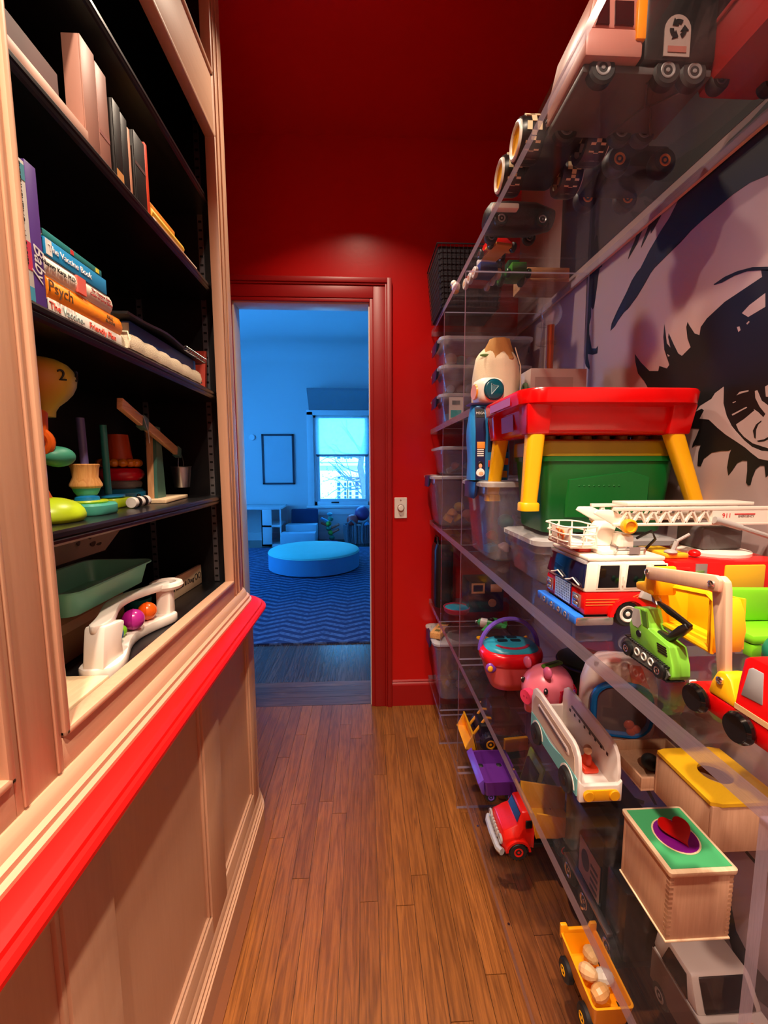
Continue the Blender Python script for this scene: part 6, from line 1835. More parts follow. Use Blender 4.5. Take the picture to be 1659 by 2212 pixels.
# ------------------------------------------------------------------ small green excavator
t = T('green_excavator', 'small green wooden excavator with black arm near the shelf edge', 'toy', (0.0, 0.0, zm))
EG = paint('excavator_green', (122, 196, 58), 0.35, var=0.1, scale=30)
EGD = paint('excavator_green_dark', (76, 120, 40), 0.35)
ex0, ex1 = 0.404, 0.430
P_ = lambda pts: pts
MB().prism([(0.591, 0.026), (0.598, 0.048), (0.592, 0.062), (0.590, 0.078), (0.566, 0.082), (0.556, 0.056), (0.514, 0.048), (0.508, 0.030), (0.506, 0.026), (0.504, 0.010), (0.508, 0.004), (0.520, 0.004)], 'x', ex0, ex1).o('body', EG, t, bev=0.002)
MB().prism([(0.566, 0.058), (0.573, 0.079), (0.562, 0.079), (0.556, 0.058)], 'x', ex0 - 0.0005, ex0 + 0.002).o('dark_window', EGD, t)
MB().prism([(0.592, 0.058), (0.589, 0.076), (0.576, 0.078), (0.570, 0.058), (0.576, 0.050), (0.588, 0.050)], 'x', ex0 - 0.0006, ex0 + 0.001).o('grey_window', GRYP, t)
tk = MB().prism([(0.600, 0.012), (0.601, 0.022), (0.592, 0.029), (0.516, 0.022), (0.506, 0.012), (0.512, 0.003), (0.590, 0.003)], 'x', ex0 - 0.003, ex0 - 0.0004)
tk.o('track_side', paint('track_grey', (84, 84, 80), 0.4), t)
tt = MB()
for i in range(22):
    u = i / 22
    y = 0.600 - 0.094 * u
    z = 0.029 - 0.008 * u
    tt.box(ex0 - 0.0036, ex1 - 0.004, y - 0.0015, y + 0.0012, z - 0.001, z + 0.001)
    tt.box(ex0 - 0.0036, ex1 - 0.004, y - 0.0015, y + 0.0012, 0.0008, 0.0028)
tt.o('track_teeth', BLACKP, t, sm=0)
for cy, cz_ in ((0.590, 0.0125), (0.522, 0.0115)):
    wheel(t, (ex0 - 0.005, cy, cz_), 0.0110, 0.007, BLACKP, CHROME, 'x', 0.5)
for cy in (0.571, 0.556, 0.541):
    MB().torus((ex0 - 0.0032, cy, 0.0155 - (0.571 - cy) * .05), 0.0048, 0.0013, 'x', 18, 6).o('idler_ring', paint('idler_pale', (190, 188, 180), 0.4), t)
for i in range(4):
    MB().box(ex0 - 0.0006, ex0 + 0.0005, 0.515 + i * .001, 0.533 + i * .001, 0.034 + i * 0.0032, 0.0355 + i * 0.0032).o('vent_stripe', BLACKP, t, sm=0)
MB().lathe([(0.005, -0.0012), (0.0055, 0.0), (0.003, -0.001), (0, -0.0004)][::-1], (ex0, 0.574, 0.042), 'x', 16).o('pivot', BLACKP, t)
DK = paint('gunmetal_arm', (48, 46, 44), 0.3, 0.5)
MB().prism([(0.552, 0.046), (0.533, 0.044), (0.508, 0.066), (0.496, 0.080), (0.501, 0.086), (0.512, 0.078), (0.530, 0.058), (0.548, 0.058)], 'x', ex0 + 0.008, ex1 - 0.008).o('boom', DK, t, bev=0.002)
MB().prism([(0.496, 0.080), (0.494, 0.086), (0.536, 0.096), (0.556, 0.098), (0.558, 0.094), (0.536, 0.086)], 'x', ex0 + 0.010, ex1 - 0.010).o('stick', DK, t, bev=0.002)
MB().prism([(0.552, 0.092), (0.558, 0.100), (0.566, 0.104), (0.562, 0.094)], 'x', ex0 + 0.008, ex1 - 0.008).o('claw', STEEL, t, bev=0.001)

# lime doll chair and teal ball behind the crane truck
t = T('lime_doll_chair', 'lime green plastic doll chair beside the fire engine', 'toy chair', (0.628, 0.600, zm))
LG = paint('lime_chair_plastic', (120, 206, 30), 0.4)
MB().box(-0.050, 0.060, -0.030, 0.036, 0.020, 0.036).o('seat', LG, t, bev=0.006)
MB().prism([(-0.054, 0.036), (-0.050, 0.080), (-0.038, 0.092), (0.05, 0.090), (0.06, 0.078), (0.062, 0.036)], 'y', 0.024, 0.038).o('backrest', LG, t, bev=0.006)
for sx in (-0.04, 0.05):
    for sy in (-0.02, 0.028):
        MB().box(sx - 0.008, sx + 0.008, sy - 0.008, sy + 0.008, 0.0, 0.020).o('leg', LG, t, bev=0.002)
t = T('teal_ball', 'teal perforated toy ball in front of the lime doll chair', 'ball', (0.588, 0.530, zm + 0.0265))
MB().ell((0, 0, 0), 0.026, 24, 16).o('shell', paint('ball_teal_green', (22, 132, 100), 0.35), t)
for a, b in ((-100, 40), (-60, 50), (-80, 15), (-130, 20), (-40, 10)):
    v = Vector((math.cos(math.radians(b)) * math.cos(math.radians(a)), math.cos(math.radians(b)) * math.sin(math.radians(a)), math.sin(math.radians(b))))
    MB().cyl(v * 0.0250, v * 0.0264, 0.0045, n=10).o('hole', paint('ball_teal_dark', (10, 76, 60), 0.5), t)
# ------------------------------------------------------------------ toys on the low shelf
zl0 = SH['low'] + 0.0005
BX = wood('plywood_box', (196, 150, 116), (214, 170, 136), 'z', 1.2, 0.5, rings=0.2)
t = T('heart_shape_box', 'wooden lidded box with green top and red foil heart', 'toy box', (0.506, 0.598, zl0))
w, d, h = 0.100, 0.112, 0.112
for a in ((-w / 2, w / 2, -d / 2, -d / 2 + .006), (-w / 2, w / 2, d / 2 - .006, d / 2), (-w / 2, -w / 2 + .006, -d / 2 + .006, d / 2 - .006), (w / 2 - .006, w / 2, -d / 2 + .006, d / 2 - .006)):
    MB().box(*a, 0.003, h).o('box_side', BX, t, bev=0.0006)
MB().box(-w / 2 - .002, w / 2 + .002, -d / 2 - .002, d / 2 + .002, 0.0, 0.003).o('base_board', PALEW, t, bev=0.001)
fj = MB()
for sx in (-1, 1):
    for sy in (-1,):
        for i in range(13):
            z = 0.008 + i * 0.008
            fj.box(sx * (w / 2 - .006), sx * (w / 2 + .0002), sy * (d / 2 - .004), sy * (d / 2 + .0003), z, z + 0.004)
            fj.box(sx * (w / 2 - .004), sx * (w / 2 + .0003), sy * (d / 2 - .007), sy * (d / 2 + .0002), z, z + 0.004)
fj.o('finger_joints', wood('end_grain', (166, 120, 88), (190, 146, 110), 'x'), t, sm=0)['kind'] = 'stuff'
lid = MB().loft([rring(w + .006, d + .006, 0.004, h + .0004), rring(w + .008, d + .008, 0.005, h + .004), rring(w + .008, d + .008, 0.005, h + .008), rring(w + .004, d + .004, 0.004, h + .0095)]).o('lid', PALEW, t)
MB().box(-w / 2 + .002, w / 2 - .002, -d / 2 + .002, d / 2 - .002, h + .0096, h + .0102).o('green_top', paint('lid_mint_green', (70, 176, 110), 0.5), lid, sm=0)
MB().lathe([(0.034, h + .0103), (0.034, h + .0109), (0, h + .0109)], (0, 0.0, 0), 'z', 32).o('hole_rim', PALEW, lid)
MB().lathe([(0.0315, h + .0110), (0.0315, h + .0115), (0, h + .0115)], (0, 0.0, 0), 'z', 32).o('purple_foil', paint('magenta_foil', (150, 24, 160), 0.2, 0.3), lid)
pts = []
for i in range(36):
    a = 2 * math.pi * i / 36
    pts.append((16 * math.sin(a) ** 3 * 0.0016, (13 * math.cos(a) - 5 * math.cos(2 * a) - 2 * math.cos(3 * a) - math.cos(4 * a)) * 0.0016))
ht = MB()
ht.loft([[(x + 0.004, y + 0.004, h + .0118 + 0.22 * (y + 0.027)) for x, y in pts], [(x * .98 + 0.004, y * .98 + 0.004, h + .0140 + 0.22 * (y + 0.027)) for x, y in pts]])
ht.o('red_heart', paint('red_foil', (206, 14, 12), 0.18, 0.25), t, sm=25)

t = T('ball_drop_box', 'large wooden box with yellow lid and round hole', 'toy box', (0.712, 0.755, zl0))
w, d, h = 0.138, 0.150, 0.094
YB = paint('lid_yellow', (232, 180, 24), 0.45)
for a in ((-w / 2, w / 2, -d / 2, -d / 2 + .006), (-w / 2, w / 2, d / 2 - .006, d / 2), (-w / 2, -w / 2 + .006, -d / 2 + .006, d / 2 - .006), (w / 2 - .006, w / 2, -d / 2 + .006, d / 2 - .006)):
    MB().box(*a, 0.0, h).o('box_side', BX, t, bev=0.0006)
# lid as a square plate with a round hole
n = 32
outer, inner = [], []
for i in range(n):
    a = 2 * math.pi * i / n
    c, s = math.cos(a), math.sin(a)
    k = 1 / max(abs(c) / (w / 2 + .002), abs(s) / (d / 2 + .002))
    outer.append((c * k, s * k))
    inner.append((0.030 * c, 0.030 * s))
MB().loft([[(x, y, h + .0004) for x, y in inner], [(x, y, h + .0004) for x, y in outer], [(x, y, h + .0075) for x, y in outer], [(x, y, h + .0075) for x, y in inner]], False, True).o('lid', YB, t, sm=25)
MB().box(-w / 2 + .006, w / 2 - .006, -d / 2 + .006, d / 2 - .006, 0.05, 0.053).o('inner_slope', BX, t, sm=0)
t = T('ball_drop_tray', 'low wooden tray joined behind the yellow lidded box', 'toy tray', (0.690, 0.905, zl0))
MB().box(-0.075, 0.08, -0.072, 0.060, 0, 0.005).o('tray_base', BX, t)
for a in ((-0.075, 0.08, -0.072, -0.067), (-0.075, 0.08, 0.055, 0.060), (-0.075, -0.070, -0.067, 0.055), (0.075, 0.08, -0.067, 0.055)):
    MB().box(*a, 0.0052, 0.03).o('tray_side', BX, t, bev=0.0005)
tag(MB().ell((0.675, 0.890, zl0 + 0.0245), 0.019, 20, 14).o('wooden_ball', paint('dark_slate_ball', (34, 40, 42), 0.5)), 'dark slate ball lying in the low wooden tray', 'ball', 'balls in the wooden tray')
tag(MB().ell((0.725, 0.885, zl0 + 0.0245), 0.019, 20, 14).o('wooden_ball', paint('dark_red_ball', (90, 14, 20), 0.5)), 'dark red ball lying in the low wooden tray', 'ball', 'balls in the wooden tray')

# wooden camper bus
t = T('toy_bus', 'open white and teal toy bus with yellow bumper', 'toy bus', (0.498, 0.925, zl0))
BW_ = paint('bus_white', (236, 226, 218), 0.35, var=0.02)
BT = paint('bus_teal', (110, 186, 184), 0.4)
BGG = paint('bus_beige', (206, 186, 164), 0.45)
hw, hl = 0.047, 0.126
prof = [(-hl, 0.018), (-hl, 0.075), (-hl + 0.006, 0.108), (-hl + 0.018, 0.122), (-hl + 0.034, 0.128), (hl - 0.05, 0.140), (hl - 0.02, 0.138), (hl - 0.004, 0.126), (hl, 0.10), (hl, 0.018)]
for s in (-1, 1):
    a, b = (s * hw, s * (hw - 0.009))
    MB().prism(prof, 'x', a, b).o('side_wall', BW_, t, bev=0.003)
    inner_p = [(-hl + 0.014, 0.062), (-hl + 0.020, 0.098), (-hl + 0.036, 0.113), (hl - 0.05, 0.126), (hl - 0.026, 0.122), (hl - 0.014, 0.10), (hl - 0.012, 0.066)]
    MB().prism(inner_p, 'x', s * hw, s * (hw + 0.0012)).o('beige_panel', BGG, t, sm=0)
    wv = [(-hl + 0.004, 0.020), (-hl + 0.004, 0.058)] + [(-hl + 0.004 + (2 * hl - 0.008) * i / 20, 0.058 + 0.006 * math.sin(i / 20 * 9)) for i in range(1, 20)] + [(hl - 0.004, 0.062), (hl - 0.004, 0.020)]
    MB().prism(wv, 'x', s * hw, s * (hw + 0.0016)).o('teal_panel', BT, t, sm=0)
    MB().prism([(-0.085, 0.094), (-0.078, 0.100), (0.076, 0.112), (0.084, 0.104), (0.078, 0.096), (-0.078, 0.082), (-0.086, 0.086)], 'x', s * (hw - 0.0095), s * (hw + 0.0024)).o('window_slot', BW_, t, bev=0.002)
    MB().prism([(-0.078, 0.090), (-0.072, 0.095), (0.072, 0.107), (0.077, 0.103), (0.072, 0.099), (-0.072, 0.087)], 'x', s * (hw - 0.0098), s * (hw + 0.0030)).o('window_gap_shade', paint('slot_shadow_grey', (110, 96, 96), 0.6), t, sm=0)  # solid grey inlay, coloured as the shade inside the slot
    for cy in (-0.082, 0.078):
        w_ = MB().lathe([(0.010, -0.006), (0.024, -0.006), (0.0265, -0.003), (0.0265, 0.003), (0.024, 0.006), (0.010, 0.006)], (s * (hw + 0.0045), cy, 0.0268), 'x', 30).o('wheel', RUBBER, t)
        MB().lathe([(0, -0.0075), (0.011, -0.0068), (0.011, 0.0068), (0, 0.0075)], (s * (hw + 0.0045), cy, 0.0268), 'x', 20).o('hub', BLACKP, w_)
        MB().prism([(cy + 0.0325 * math.cos(q), 0.027 + 0.0325 * math.sin(q)) for q in [math.pi * i / 12 for i in range(13)]] + [(cy + 0.0285 * math.cos(q), 0.027 + 0.0285 * math.sin(q)) for q in [math.pi * i / 12 for i in range(12, -1, -1)]], 'x', s * (hw + 0.0017), s * (hw + 0.0030)).o('wheel_arch', BW_, t)
MB().box(-hw + .009, hw - .009, -hl + .006, hl - .006, 0.018, 0.030).o('floor_deck', BW_, t)
for i in range(8):
    MB().box(hw - 0.0098, hw - 0.0092, -0.09 + i * 0.024, -0.083 + i * 0.024, 0.085, 0.092).o('inner_slot', BLACKP, t, sm=0)
MB().prism([(-hw, 0.012), (hw, 0.012), (hw, 0.060), (hw - 0.010, 0.050), (-hw + 0.010, 0.050), (-hw, 0.060)], 'y', -hl - 0.006, -hl + 0.006).o('front_panel', BW_, t, bev=0.003)
MB().prism([(-hw, 0.012), (hw, 0.012), (hw, 0.110), (hw - 0.010, 0.080), (-hw + 0.010, 0.080), (-hw, 0.110)], 'y', hl - 0.006, hl + 0.002).o('rear_panel', BW_, t, bev=0.003)
bp = MB().prism(rrect(0.078, 0.024, 0.011, 5, 0, 0.030), 'y', -hl - 0.0095, -hl - 0.0055).o('yellow_bumper', YEL, t, bev=0.001)
for sx in (-1, 1):
    MB().lathe([(0, -0.0125), (0.0105, -0.0122), (0.0115, -0.0110), (0.0115, -0.009)], (sx * 0.028, -hl, 0.030), 'y', 22).o('headlight', YEL, bp)
MB().box(-0.006, 0.030, -0.075, -0.025, 0.0302, 0.044).o('orange_seat', paint('seat_orange_red', (230, 60, 20), 0.4), t, bev=0.005)


def peg(label, x, y, z, body, face, hair):
    p_ = T('peg_figure', label, 'peg doll', (x, y, z), 0, 'peg dolls riding in the bus')
    MB().lathe([(0.0095, 0), (0.0095, 0.016), (0.006, 0.024), (0.004, 0.026), (0, 0.026)], (0, 0, 0), 'z', 18).o('body', paint('peg_' + label.split()[0], body, 0.4), p_)
    hd = MB().ell((0, 0, 0.032), 0.0092, 16, 12).o('head', paint('peg_face_%d' % face[0], face, 0.5), p_)
    MB().ell((0.001, 0.0025, 0.0345), (0.0092, 0.0085, 0.0085), 16, 10).o('hair', paint('peg_hair_%d' % hair[0], hair, 0.5), hd)


peg('red wooden peg doll at the front of the bus', 0.508, 0.868, zl0 + 0.0446, (224, 60, 20), (226, 180, 140), (150, 96, 66))
peg('orange wooden peg doll in the middle of the bus', 0.494, 0.930, zl0 + 0.0306, (236, 150, 20), (150, 96, 66), (110, 60, 40))
peg('dark green wooden peg doll at the back of the bus', 0.490, 1.000, zl0 + 0.0306, (40, 60, 50), (216, 170, 130), (206, 160, 120))

# piggy bank facing the aisle
t = T('piggy_bank', 'pink toy piggy bank with numbered belly window', 'piggy bank', (0.532, 1.138, zl0), 24)
t.scale = (1.1, 1.1, 1.1)
PK = paint('pig_pink', (232, 120, 140), 0.3, var=0.03)
rg = []
for i in range(15):
    u = i / 14
    x = -0.070 + 0.140 * u
    k = max(0.10, math.sqrt(max(0, 1 - abs(2 * u - 1.04) ** 2.6)))
    rg.append([(x, 0.058 * k * math.cos(a), 0.070 + (0.064 * k) * math.sin(a)) for a in [2 * math.pi * j / 26 for j in range(26)]])
MB().loft(rg).o('body', PK, t, sm=70)
MB().lathe([(0.018, -0.018), (0.0195, -0.010), (0.019, 0.0), (0.016, 0.004)][::1], (-0.072, -0.012, 0.074), 'x', 22).o('snout', paint('pig_snout', (244, 70, 110), 0.3), t)
for s in (-0.014, 0.010):
    MB().ell((-0.0905, -0.012 + s * .4, 0.076), (0.001, 0.0022, 0.0035), 8, 6).o('nostril', paint('pig_nostril', (190, 40, 80), 0.4), t)
for y, x in ((-0.046, -0.052), (0.030, -0.058)):
    MB().ell((x, y * 0.93, 0.094), (0.006, 0.005, 0.0085), 12, 10).o('eye', BLACKP, t)
    MB().ell((x - 0.004, y * 0.98, 0.098), (0.0018, 0.002, 0.0022), 8, 6).o('eye_glint', WHITEP, t)
MB().tube([(-0.070, -0.030, 0.060), (-0.066, -0.040, 0.052), (-0.056, -0.049, 0.049), (-0.046, -0.054, 0.052), (-0.042, -0.056, 0.060)], 0.0012, 6).o('smile', BLACKP, t)
for y in (-0.034, 0.034):
    MB().ell((-0.038, y, 0.136), (0.008, 0.013, 0.016), 12, 10).o('ear', paint('pig_ear', (214, 100, 140), 0.3), t)
MB().prism(rrect(0.070, 0.020, 0.009, 4, 0.012, -0.004), 'z', 0.1325, 0.1365).o('coin_slot_trim', paint('slot_green', (80, 120, 30), 0.4), t, bev=0.001)
MB().prism(rrect(0.050, 0.004, 0.0015, 3, 0.012, -0.004), 'z', 0.1366, 0.1370).o('coin_slot', BLACKP, t)
wn_ = MB()
pts2 = []
rings = []
for z, y in ((0.030, -0.0470), (0.045, -0.0545), (0.060, -0.0585), (0.075, -0.0590), (0.090, -0.0560)):
    x0 = -0.018 + 0.10 * max(0, 0.045 - z) * .3
    rings.append([(x0 + (0.006 if z > .085 else 0), y - 0.0015, z), (0.056 - (0.008 if z > .085 else 0), y + 0.010, z), (0.056 - (0.008 if z > .085 else 0), y + 0.016, z), (x0, y + 0.006, z)])
MB().loft(rings).o('belly_window', paint('belly_red', (190, 24, 50), 0.25), t, sm=60)
rings = [[(a - 0.004, b - 0.0005, c) if i in (0, 3) else (a + 0.004, b + .001, c) for i, (a, b, c) in enumerate(rr)] for rr in rings]
for i, ch in enumerate('24568'):
    text(ch, 0.016, paint('window_digit', (140, 70, 170), 0.4), t, (-0.008 + i * 0.0125, -0.0612 + i * 0.0022, 0.076 + 0.003 * math.sin(i)), (1, 0.15, 0), (0, 0.12, 1), depth=0.001)
MB().lathe([(0.007, 0), (0.007, -0.004), (0, -0.0045)], (0.025, -0.0585, 0.050), 'y', 16).o('round_button', paint('button_cream', (230, 190, 160), 0.3), t)
for x in (-0.03, 0.035):
    for y in (-0.028, 0.028):
        MB().lathe([(0.013, 0.0), (0.015, 0.006), (0.015, 0.022), (0, 0.022)], (x, y, 0), 'z', 16).o('leg', PK, t)

# shape basket
t = T('picnic_basket', 'pink toy picnic basket with teal lid and purple handle', 'toy basket', (0.478, 1.300, zl0))
PB_ = paint('basket_pink', (226, 96, 104), 0.25)
RB_ = paint('basket_red', (222, 20, 34), 0.2)
TB_ = paint('basket_teal', (44, 150, 176), 0.3)
rw_ = lambda w_, d_, z_: [(w_ * math.copysign(abs(math.cos(a)) ** 0.75, math.cos(a)), d_ * math.copysign(abs(math.sin(a)) ** 0.75, math.sin(a)), z_) for a in [2 * math.pi * i / 36 for i in range(36)]]
MB().loft([rw_(0.050, 0.040, 0.0), rw_(0.064, 0.050, 0.006), rw_(0.076, 0.060, 0.035), rw_(0.088, 0.068, 0.075), rw_(0.092, 0.071, 0.090)]).o('lower_shell', PB_, t, sm=60)
MB().loft([rw_(0.093, 0.072, 0.0902), rw_(0.100, 0.077, 0.100), rw_(0.102, 0.079, 0.118), rw_(0.098, 0.076, 0.130), rw_(0.088, 0.068, 0.135)]).o('red_rim', RB_, t, sm=60)
MB().loft([rw_(0.087, 0.067, 0.1352), rw_(0.085, 0.066, 0.140), rw_(0.074, 0.057, 0.146), rw_(0.01, 0.01, 0.148)]).o('teal_lid', TB_, t, sm=60)
for x, y in ((-0.022, 0.012), (0.022, 0.012), (-0.024, 0.040), (0.018, 0.040)):
    MB().prism(rrect(0.034, 0.020, 0.007, 3, x, y), 'z', 0.1455, 0.1488).o('shape_hole', paint('hole_dark_teal', (10, 34, 48), 0.5), t)
MB().prism([(0.060 * math.cos(a), -0.006 + 0.050 * math.sin(a)) for a in [math.radians(200 + 14 * i) for i in range(11)]] + [(0.050 * math.cos(a), -0.006 + 0.040 * math.sin(a)) for a in [math.radians(340 - 14 * i) for i in range(11)]], 'z', 0.1440, 0.1490).o('lid_label', paint('label_crimson', (186, 40, 70), 0.4), t)
hd = [(-0.098 * math.cos(a), 0.012, 0.118 + 0.105 * math.sin(a)) for a in [math.pi * i / 18 for i in range(19)]]
MB().tube(hd, 0.0075, 8).o('handle', paint('handle_purple', (110, 80, 190), 0.25), t)
bf = MB().ell((-0.080, -0.056, 0.088), (0.018, 0.008, 0.017), 16, 10).o('badge', paint('badge_purple', (120, 60, 170), 0.3), t)
MB().ell((-0.084, -0.0625, 0.088), (0.009, 0.005, 0.010), 12, 8).o('badge_star', paint('badge_gold', (226, 160, 30), 0.3), bf)

# clear windowed lantern toy
t = T('aquarium_toy', 'white toy fish tank with blue rimmed clear window', 'toy', (0.676, 1.030, zl0), -14)
AW = paint('tank_white', (236, 222, 214), 0.35)
rg = []
for i in range(11):
    a = math.pi * i / 10
    pass
prof = [(0.0, 0.0), (0.040, 0.0), (0.047, 0.02), (0.050, 0.08), (0.048, 0.14), (0.040, 0.185), (0.028, 0.212), (0.0, 0.222)]
ring = lambda sx, sy, z: [(sx * math.copysign(abs(math.cos(a)) ** 0.7, math.cos(a)), sy * math.copysign(abs(math.sin(a)) ** 0.7, math.sin(a)), z) for a in [2 * math.pi * i / 28 for i in range(28)]]
MB().loft([ring(0.078, 0.036, 0.0), ring(0.088, 0.042, 0.012), ring(0.094, 0.046, 0.08), ring(0.092, 0.045, 0.15), ring(0.080, 0.040, 0.195), ring(0.055, 0.030, 0.222), ring(0.01, 0.008, 0.230)]).o('shell', AW, t, sm=60)
fr2 = rrect(0.135, 0.135, 0.045, 6, -0.004, 0.098)
MB().tube([(x, -0.047, z) for x, z in fr2], 0.0085, 8, closed=True).o('blue_rim', paint('rim_bright_blue', (20, 120, 206), 0.25), t)
MB().prism(rrect(0.128, 0.128, 0.042, 6, -0.004, 0.098), 'y', -0.0462, -0.0445).o('dark_tank_back', paint('tank_back_maroon', (70, 30, 40), 0.3), t)
for i, (x, z, r) in enumerate(((0.014, 0.062, 0.013), (0.030, 0.052, 0.012), (0.020, 0.045, 0.012))):
    MB().ell((x, -0.052, z), (r, 0.006, r), 12, 8).o('orange_fish', paint('fish_orange', (226, 76, 24), 0.3), t)
MB().prism(rrect(0.124, 0.124, 0.040, 6, -0.004, 0.098), 'y', -0.060, -0.059).o('window_pane', CLR, t)
MB().hexa([(0.018, -0.050, 0.166), (0.060, -0.048, 0.160), (0.060, -0.036, 0.160), (0.018, -0.038, 0.166)], [(0.008, -0.040, 0.214), (0.042, -0.038, 0.210), (0.042, -0.022, 0.214), (0.008, -0.022, 0.220)]).o('orange_panel', paint('panel_orange', (226, 96, 30), 0.35), t, bev=0.003)

t = T('green_drum', 'dark green toy drum behind the pink piggy bank', 'toy drum', (0.688, 1.225, zl0))
MB().lathe([(0.070, 0.0), (0.074, 0.01), (0.074, 0.105), (0.078, 0.110), (0.078, 0.122), (0.066, 0.130), (0, 0.134)], (0, 0, 0), 'z', 36).o('shell', paint('drum_dark_green', (22, 44, 28), 0.35), t)
MB().torus((0, 0, 0.030), 0.076, 0.005, 'z', 36, 8).o('orange_hoop', paint('hoop_orange', (206, 130, 30), 0.4), t)
MB().torus((0, 0, 0.112), 0.079, 0.0035, 'z', 36, 8).o('blue_cord', paint('cord_navy', (26, 34, 90), 0.4), t)
MB().lathe([(0.014, 0.0), (0.014, -0.008), (0, -0.009)], (-0.03, -0.074, 0.075), 'y', 18).o('copper_stud', paint('stud_copper', (190, 110, 60), 0.35, 0.5), t)

t = T('toy_plane', 'green and white toy propeller plane on the low shelf', 'toy plane', (0.555, 1.752, zl0 + 0.001), 150)
PG = paint('plane_green', (70, 190, 100), 0.35)
rg = []
for x, r in ((0.060, 0.006), (0.052, 0.015), (0.034, 0.019), (0.0, 0.020), (-0.04, 0.014), (-0.068, 0.007)):
    rg.append([(x, r * math.cos(a), 0.030 + r * math.sin(a)) for a in [2 * math.pi * j / 18 for j in range(18)]])
MB().loft(rg).o('fuselage', PG, t, sm=60)
MB().loft([[(x * 1, 0.0205 * math.cos(a), 0.030 + 0.0205 * math.sin(a)) for a in [2 * math.pi * j / 18 for j in range(18)]] for x in (0.014, 0.044)]).o('white_band', WHITEP, t)
MB().hexa([(-0.012, -0.085, 0.026), (0.012, -0.085, 0.026), (0.022, 0.085, 0.026), (-0.002, 0.085, 0.026)], [(-0.012, -0.085, 0.030), (0.012, -0.085, 0.030), (0.022, 0.085, 0.030), (-0.002, 0.085, 0.030)]).o('wing', PG, t, bev=0.0015)
MB().hexa([(-0.068, -0.028, 0.031), (-0.052, -0.028, 0.031), (-0.050, 0.028, 0.031), (-0.068, 0.028, 0.031)], [(-0.068, -0.028, 0.034), (-0.052, -0.028, 0.034), (-0.050, 0.028, 0.034), (-0.068, 0.028, 0.034)]).o('tailplane', PG, t)
MB().prism([(-0.070, 0.034), (-0.048, 0.034), (-0.060, 0.062), (-0.070, 0.060)], 'y', -0.0015, 0.0015).o('fin', PG, t)
MB().ell((0.0, 0, 0.050), (0.016, 0.010, 0.010), 14, 8).o('canopy', paint('canopy_black', (14, 16, 16), 0.15), t)
MB().hexa([(0.060, -0.032, 0.026), (0.062, -0.032, 0.026), (0.062, 0.032, 0.034), (0.060, 0.032, 0.034)], [(0.060, -0.032, 0.032), (0.062, -0.032, 0.032), (0.062, 0.032, 0.040), (0.060, 0.032, 0.040)]).o('propeller', GRYP, t)
MB().ell((0.064, 0, 0.031), (0.006, 0.006, 0.006), 12, 8).o('spinner', WHITEP, t)
for y in (-0.018, 0.018):
    wheel(t, (0.018, y, 0.0075), 0.007, 0.005, RUBBER, CHROME)
    MB().cyl((0.018, y, 0.010), (0.012, y * 0.6, 0.020), 0.0016, n=6).o('strut', STEEL, t)

t = T('toy_spatula', 'yellow slotted toy spatula lying near the green plane', 'toy spatula', (0.515, 1.655, zl0), -25)
MB().prism([(0.030 * math.cos(a) - 0.02, 0.020 * math.sin(a)) for a in [2 * math.pi * i / 20 for i in range(20)]], 'z', 0.002, 0.006).o('blade', YEL, t)
for i in range(3):
    MB().box(-0.036, -0.008, -0.008 + i * 0.007, -0.005 + i * 0.007, 0.0061, 0.0066).o('slot', paint('slot_brown', (96, 54, 10), 0.6), t, sm=0)
MB().cyl((0.008, 0, 0.005), (0.09, 0.006, 0.006), 0.004, n=8).o('handle', YEL, t)
t = T('yellow_shovel', 'orange yellow toy shovel behind the picnic basket', 'toy shovel', (0.585, 1.575, zl0), 35)
MB().loft([rring(0.07, 0.05, 0.015, 0.0), rring(0.085, 0.062, 0.018, 0.016), rring(0.078, 0.056, 0.016, 0.016), rring(0.064, 0.044, 0.012, 0.003)]).o('scoop', paint('shovel_amber', (226, 150, 30), 0.4), t)
MB().cyl((0.04, 0, 0.014), (0.10, 0, 0.02), 0.006, n=10).o('handle', paint('shovel_amber', (226, 150, 30)), t)
t = T('teal_frisbee', 'teal and pink toy dish at the far end of the low shelf', 'toy dish', (0.455, 1.990, zl0))
MB().lathe([(0.050, 0), (0.062, 0.010), (0.066, 0.030), (0.062, 0.032), (0.055, 0.014), (0, 0.012)], (0, 0, 0), 'z', 32).o('dish', paint('dish_rose', (180, 40, 70), 0.4), t)
MB().lathe([(0.054, 0.0145), (0.058, 0.026), (0, 0.030)], (0, 0, 0), 'z', 32).o('dish_cover', TB_, t)
t = T('camera_toy', 'black toy camera box with wooden frame on the low shelf', 'toy', (0.600, 2.050, zl0))
MB().box(-0.09, 0.09, -0.07, 0.07, 0, 0.16).o('body', BLACKP, t, bev=0.01)
fm2 = MB()
for a in ((-0.075, -0.01, 0.10, 0.108), (-0.075, -0.01, 0.142, 0.150), (-0.075, -0.067, 0.108, 0.142), (-0.018, -0.01, 0.108, 0.142)):
    fm2.box(a[0], a[1], -0.076, -0.0702, a[2], a[3])
fm2.o('wooden_frame', BEECHX, t)
MB().box(0.02, 0.078, -0.074, -0.0702, 0.105, 0.145).o('wooden_panel', BEECHX, t, bev=0.002)
MB().lathe([(0.020, 0.0), (0.020, -0.006), (0, -0.007)], (0.03, -0.0702, 0.05), 'y', 24).o('round_lens', BEECHX, t)
t = T('black_case', 'black rounded case at the far aisle end of the low shelf', 'case', (0.405, 2.125, zl0))
MB().loft([rring(0.09, 0.13, 0.03, 0.0), rring(0.10, 0.14, 0.034, 0.02), rring(0.10, 0.14, 0.034, 0.30), rring(0.08, 0.12, 0.03, 0.33)]).o('shell', BLACKP, t, sm=50)
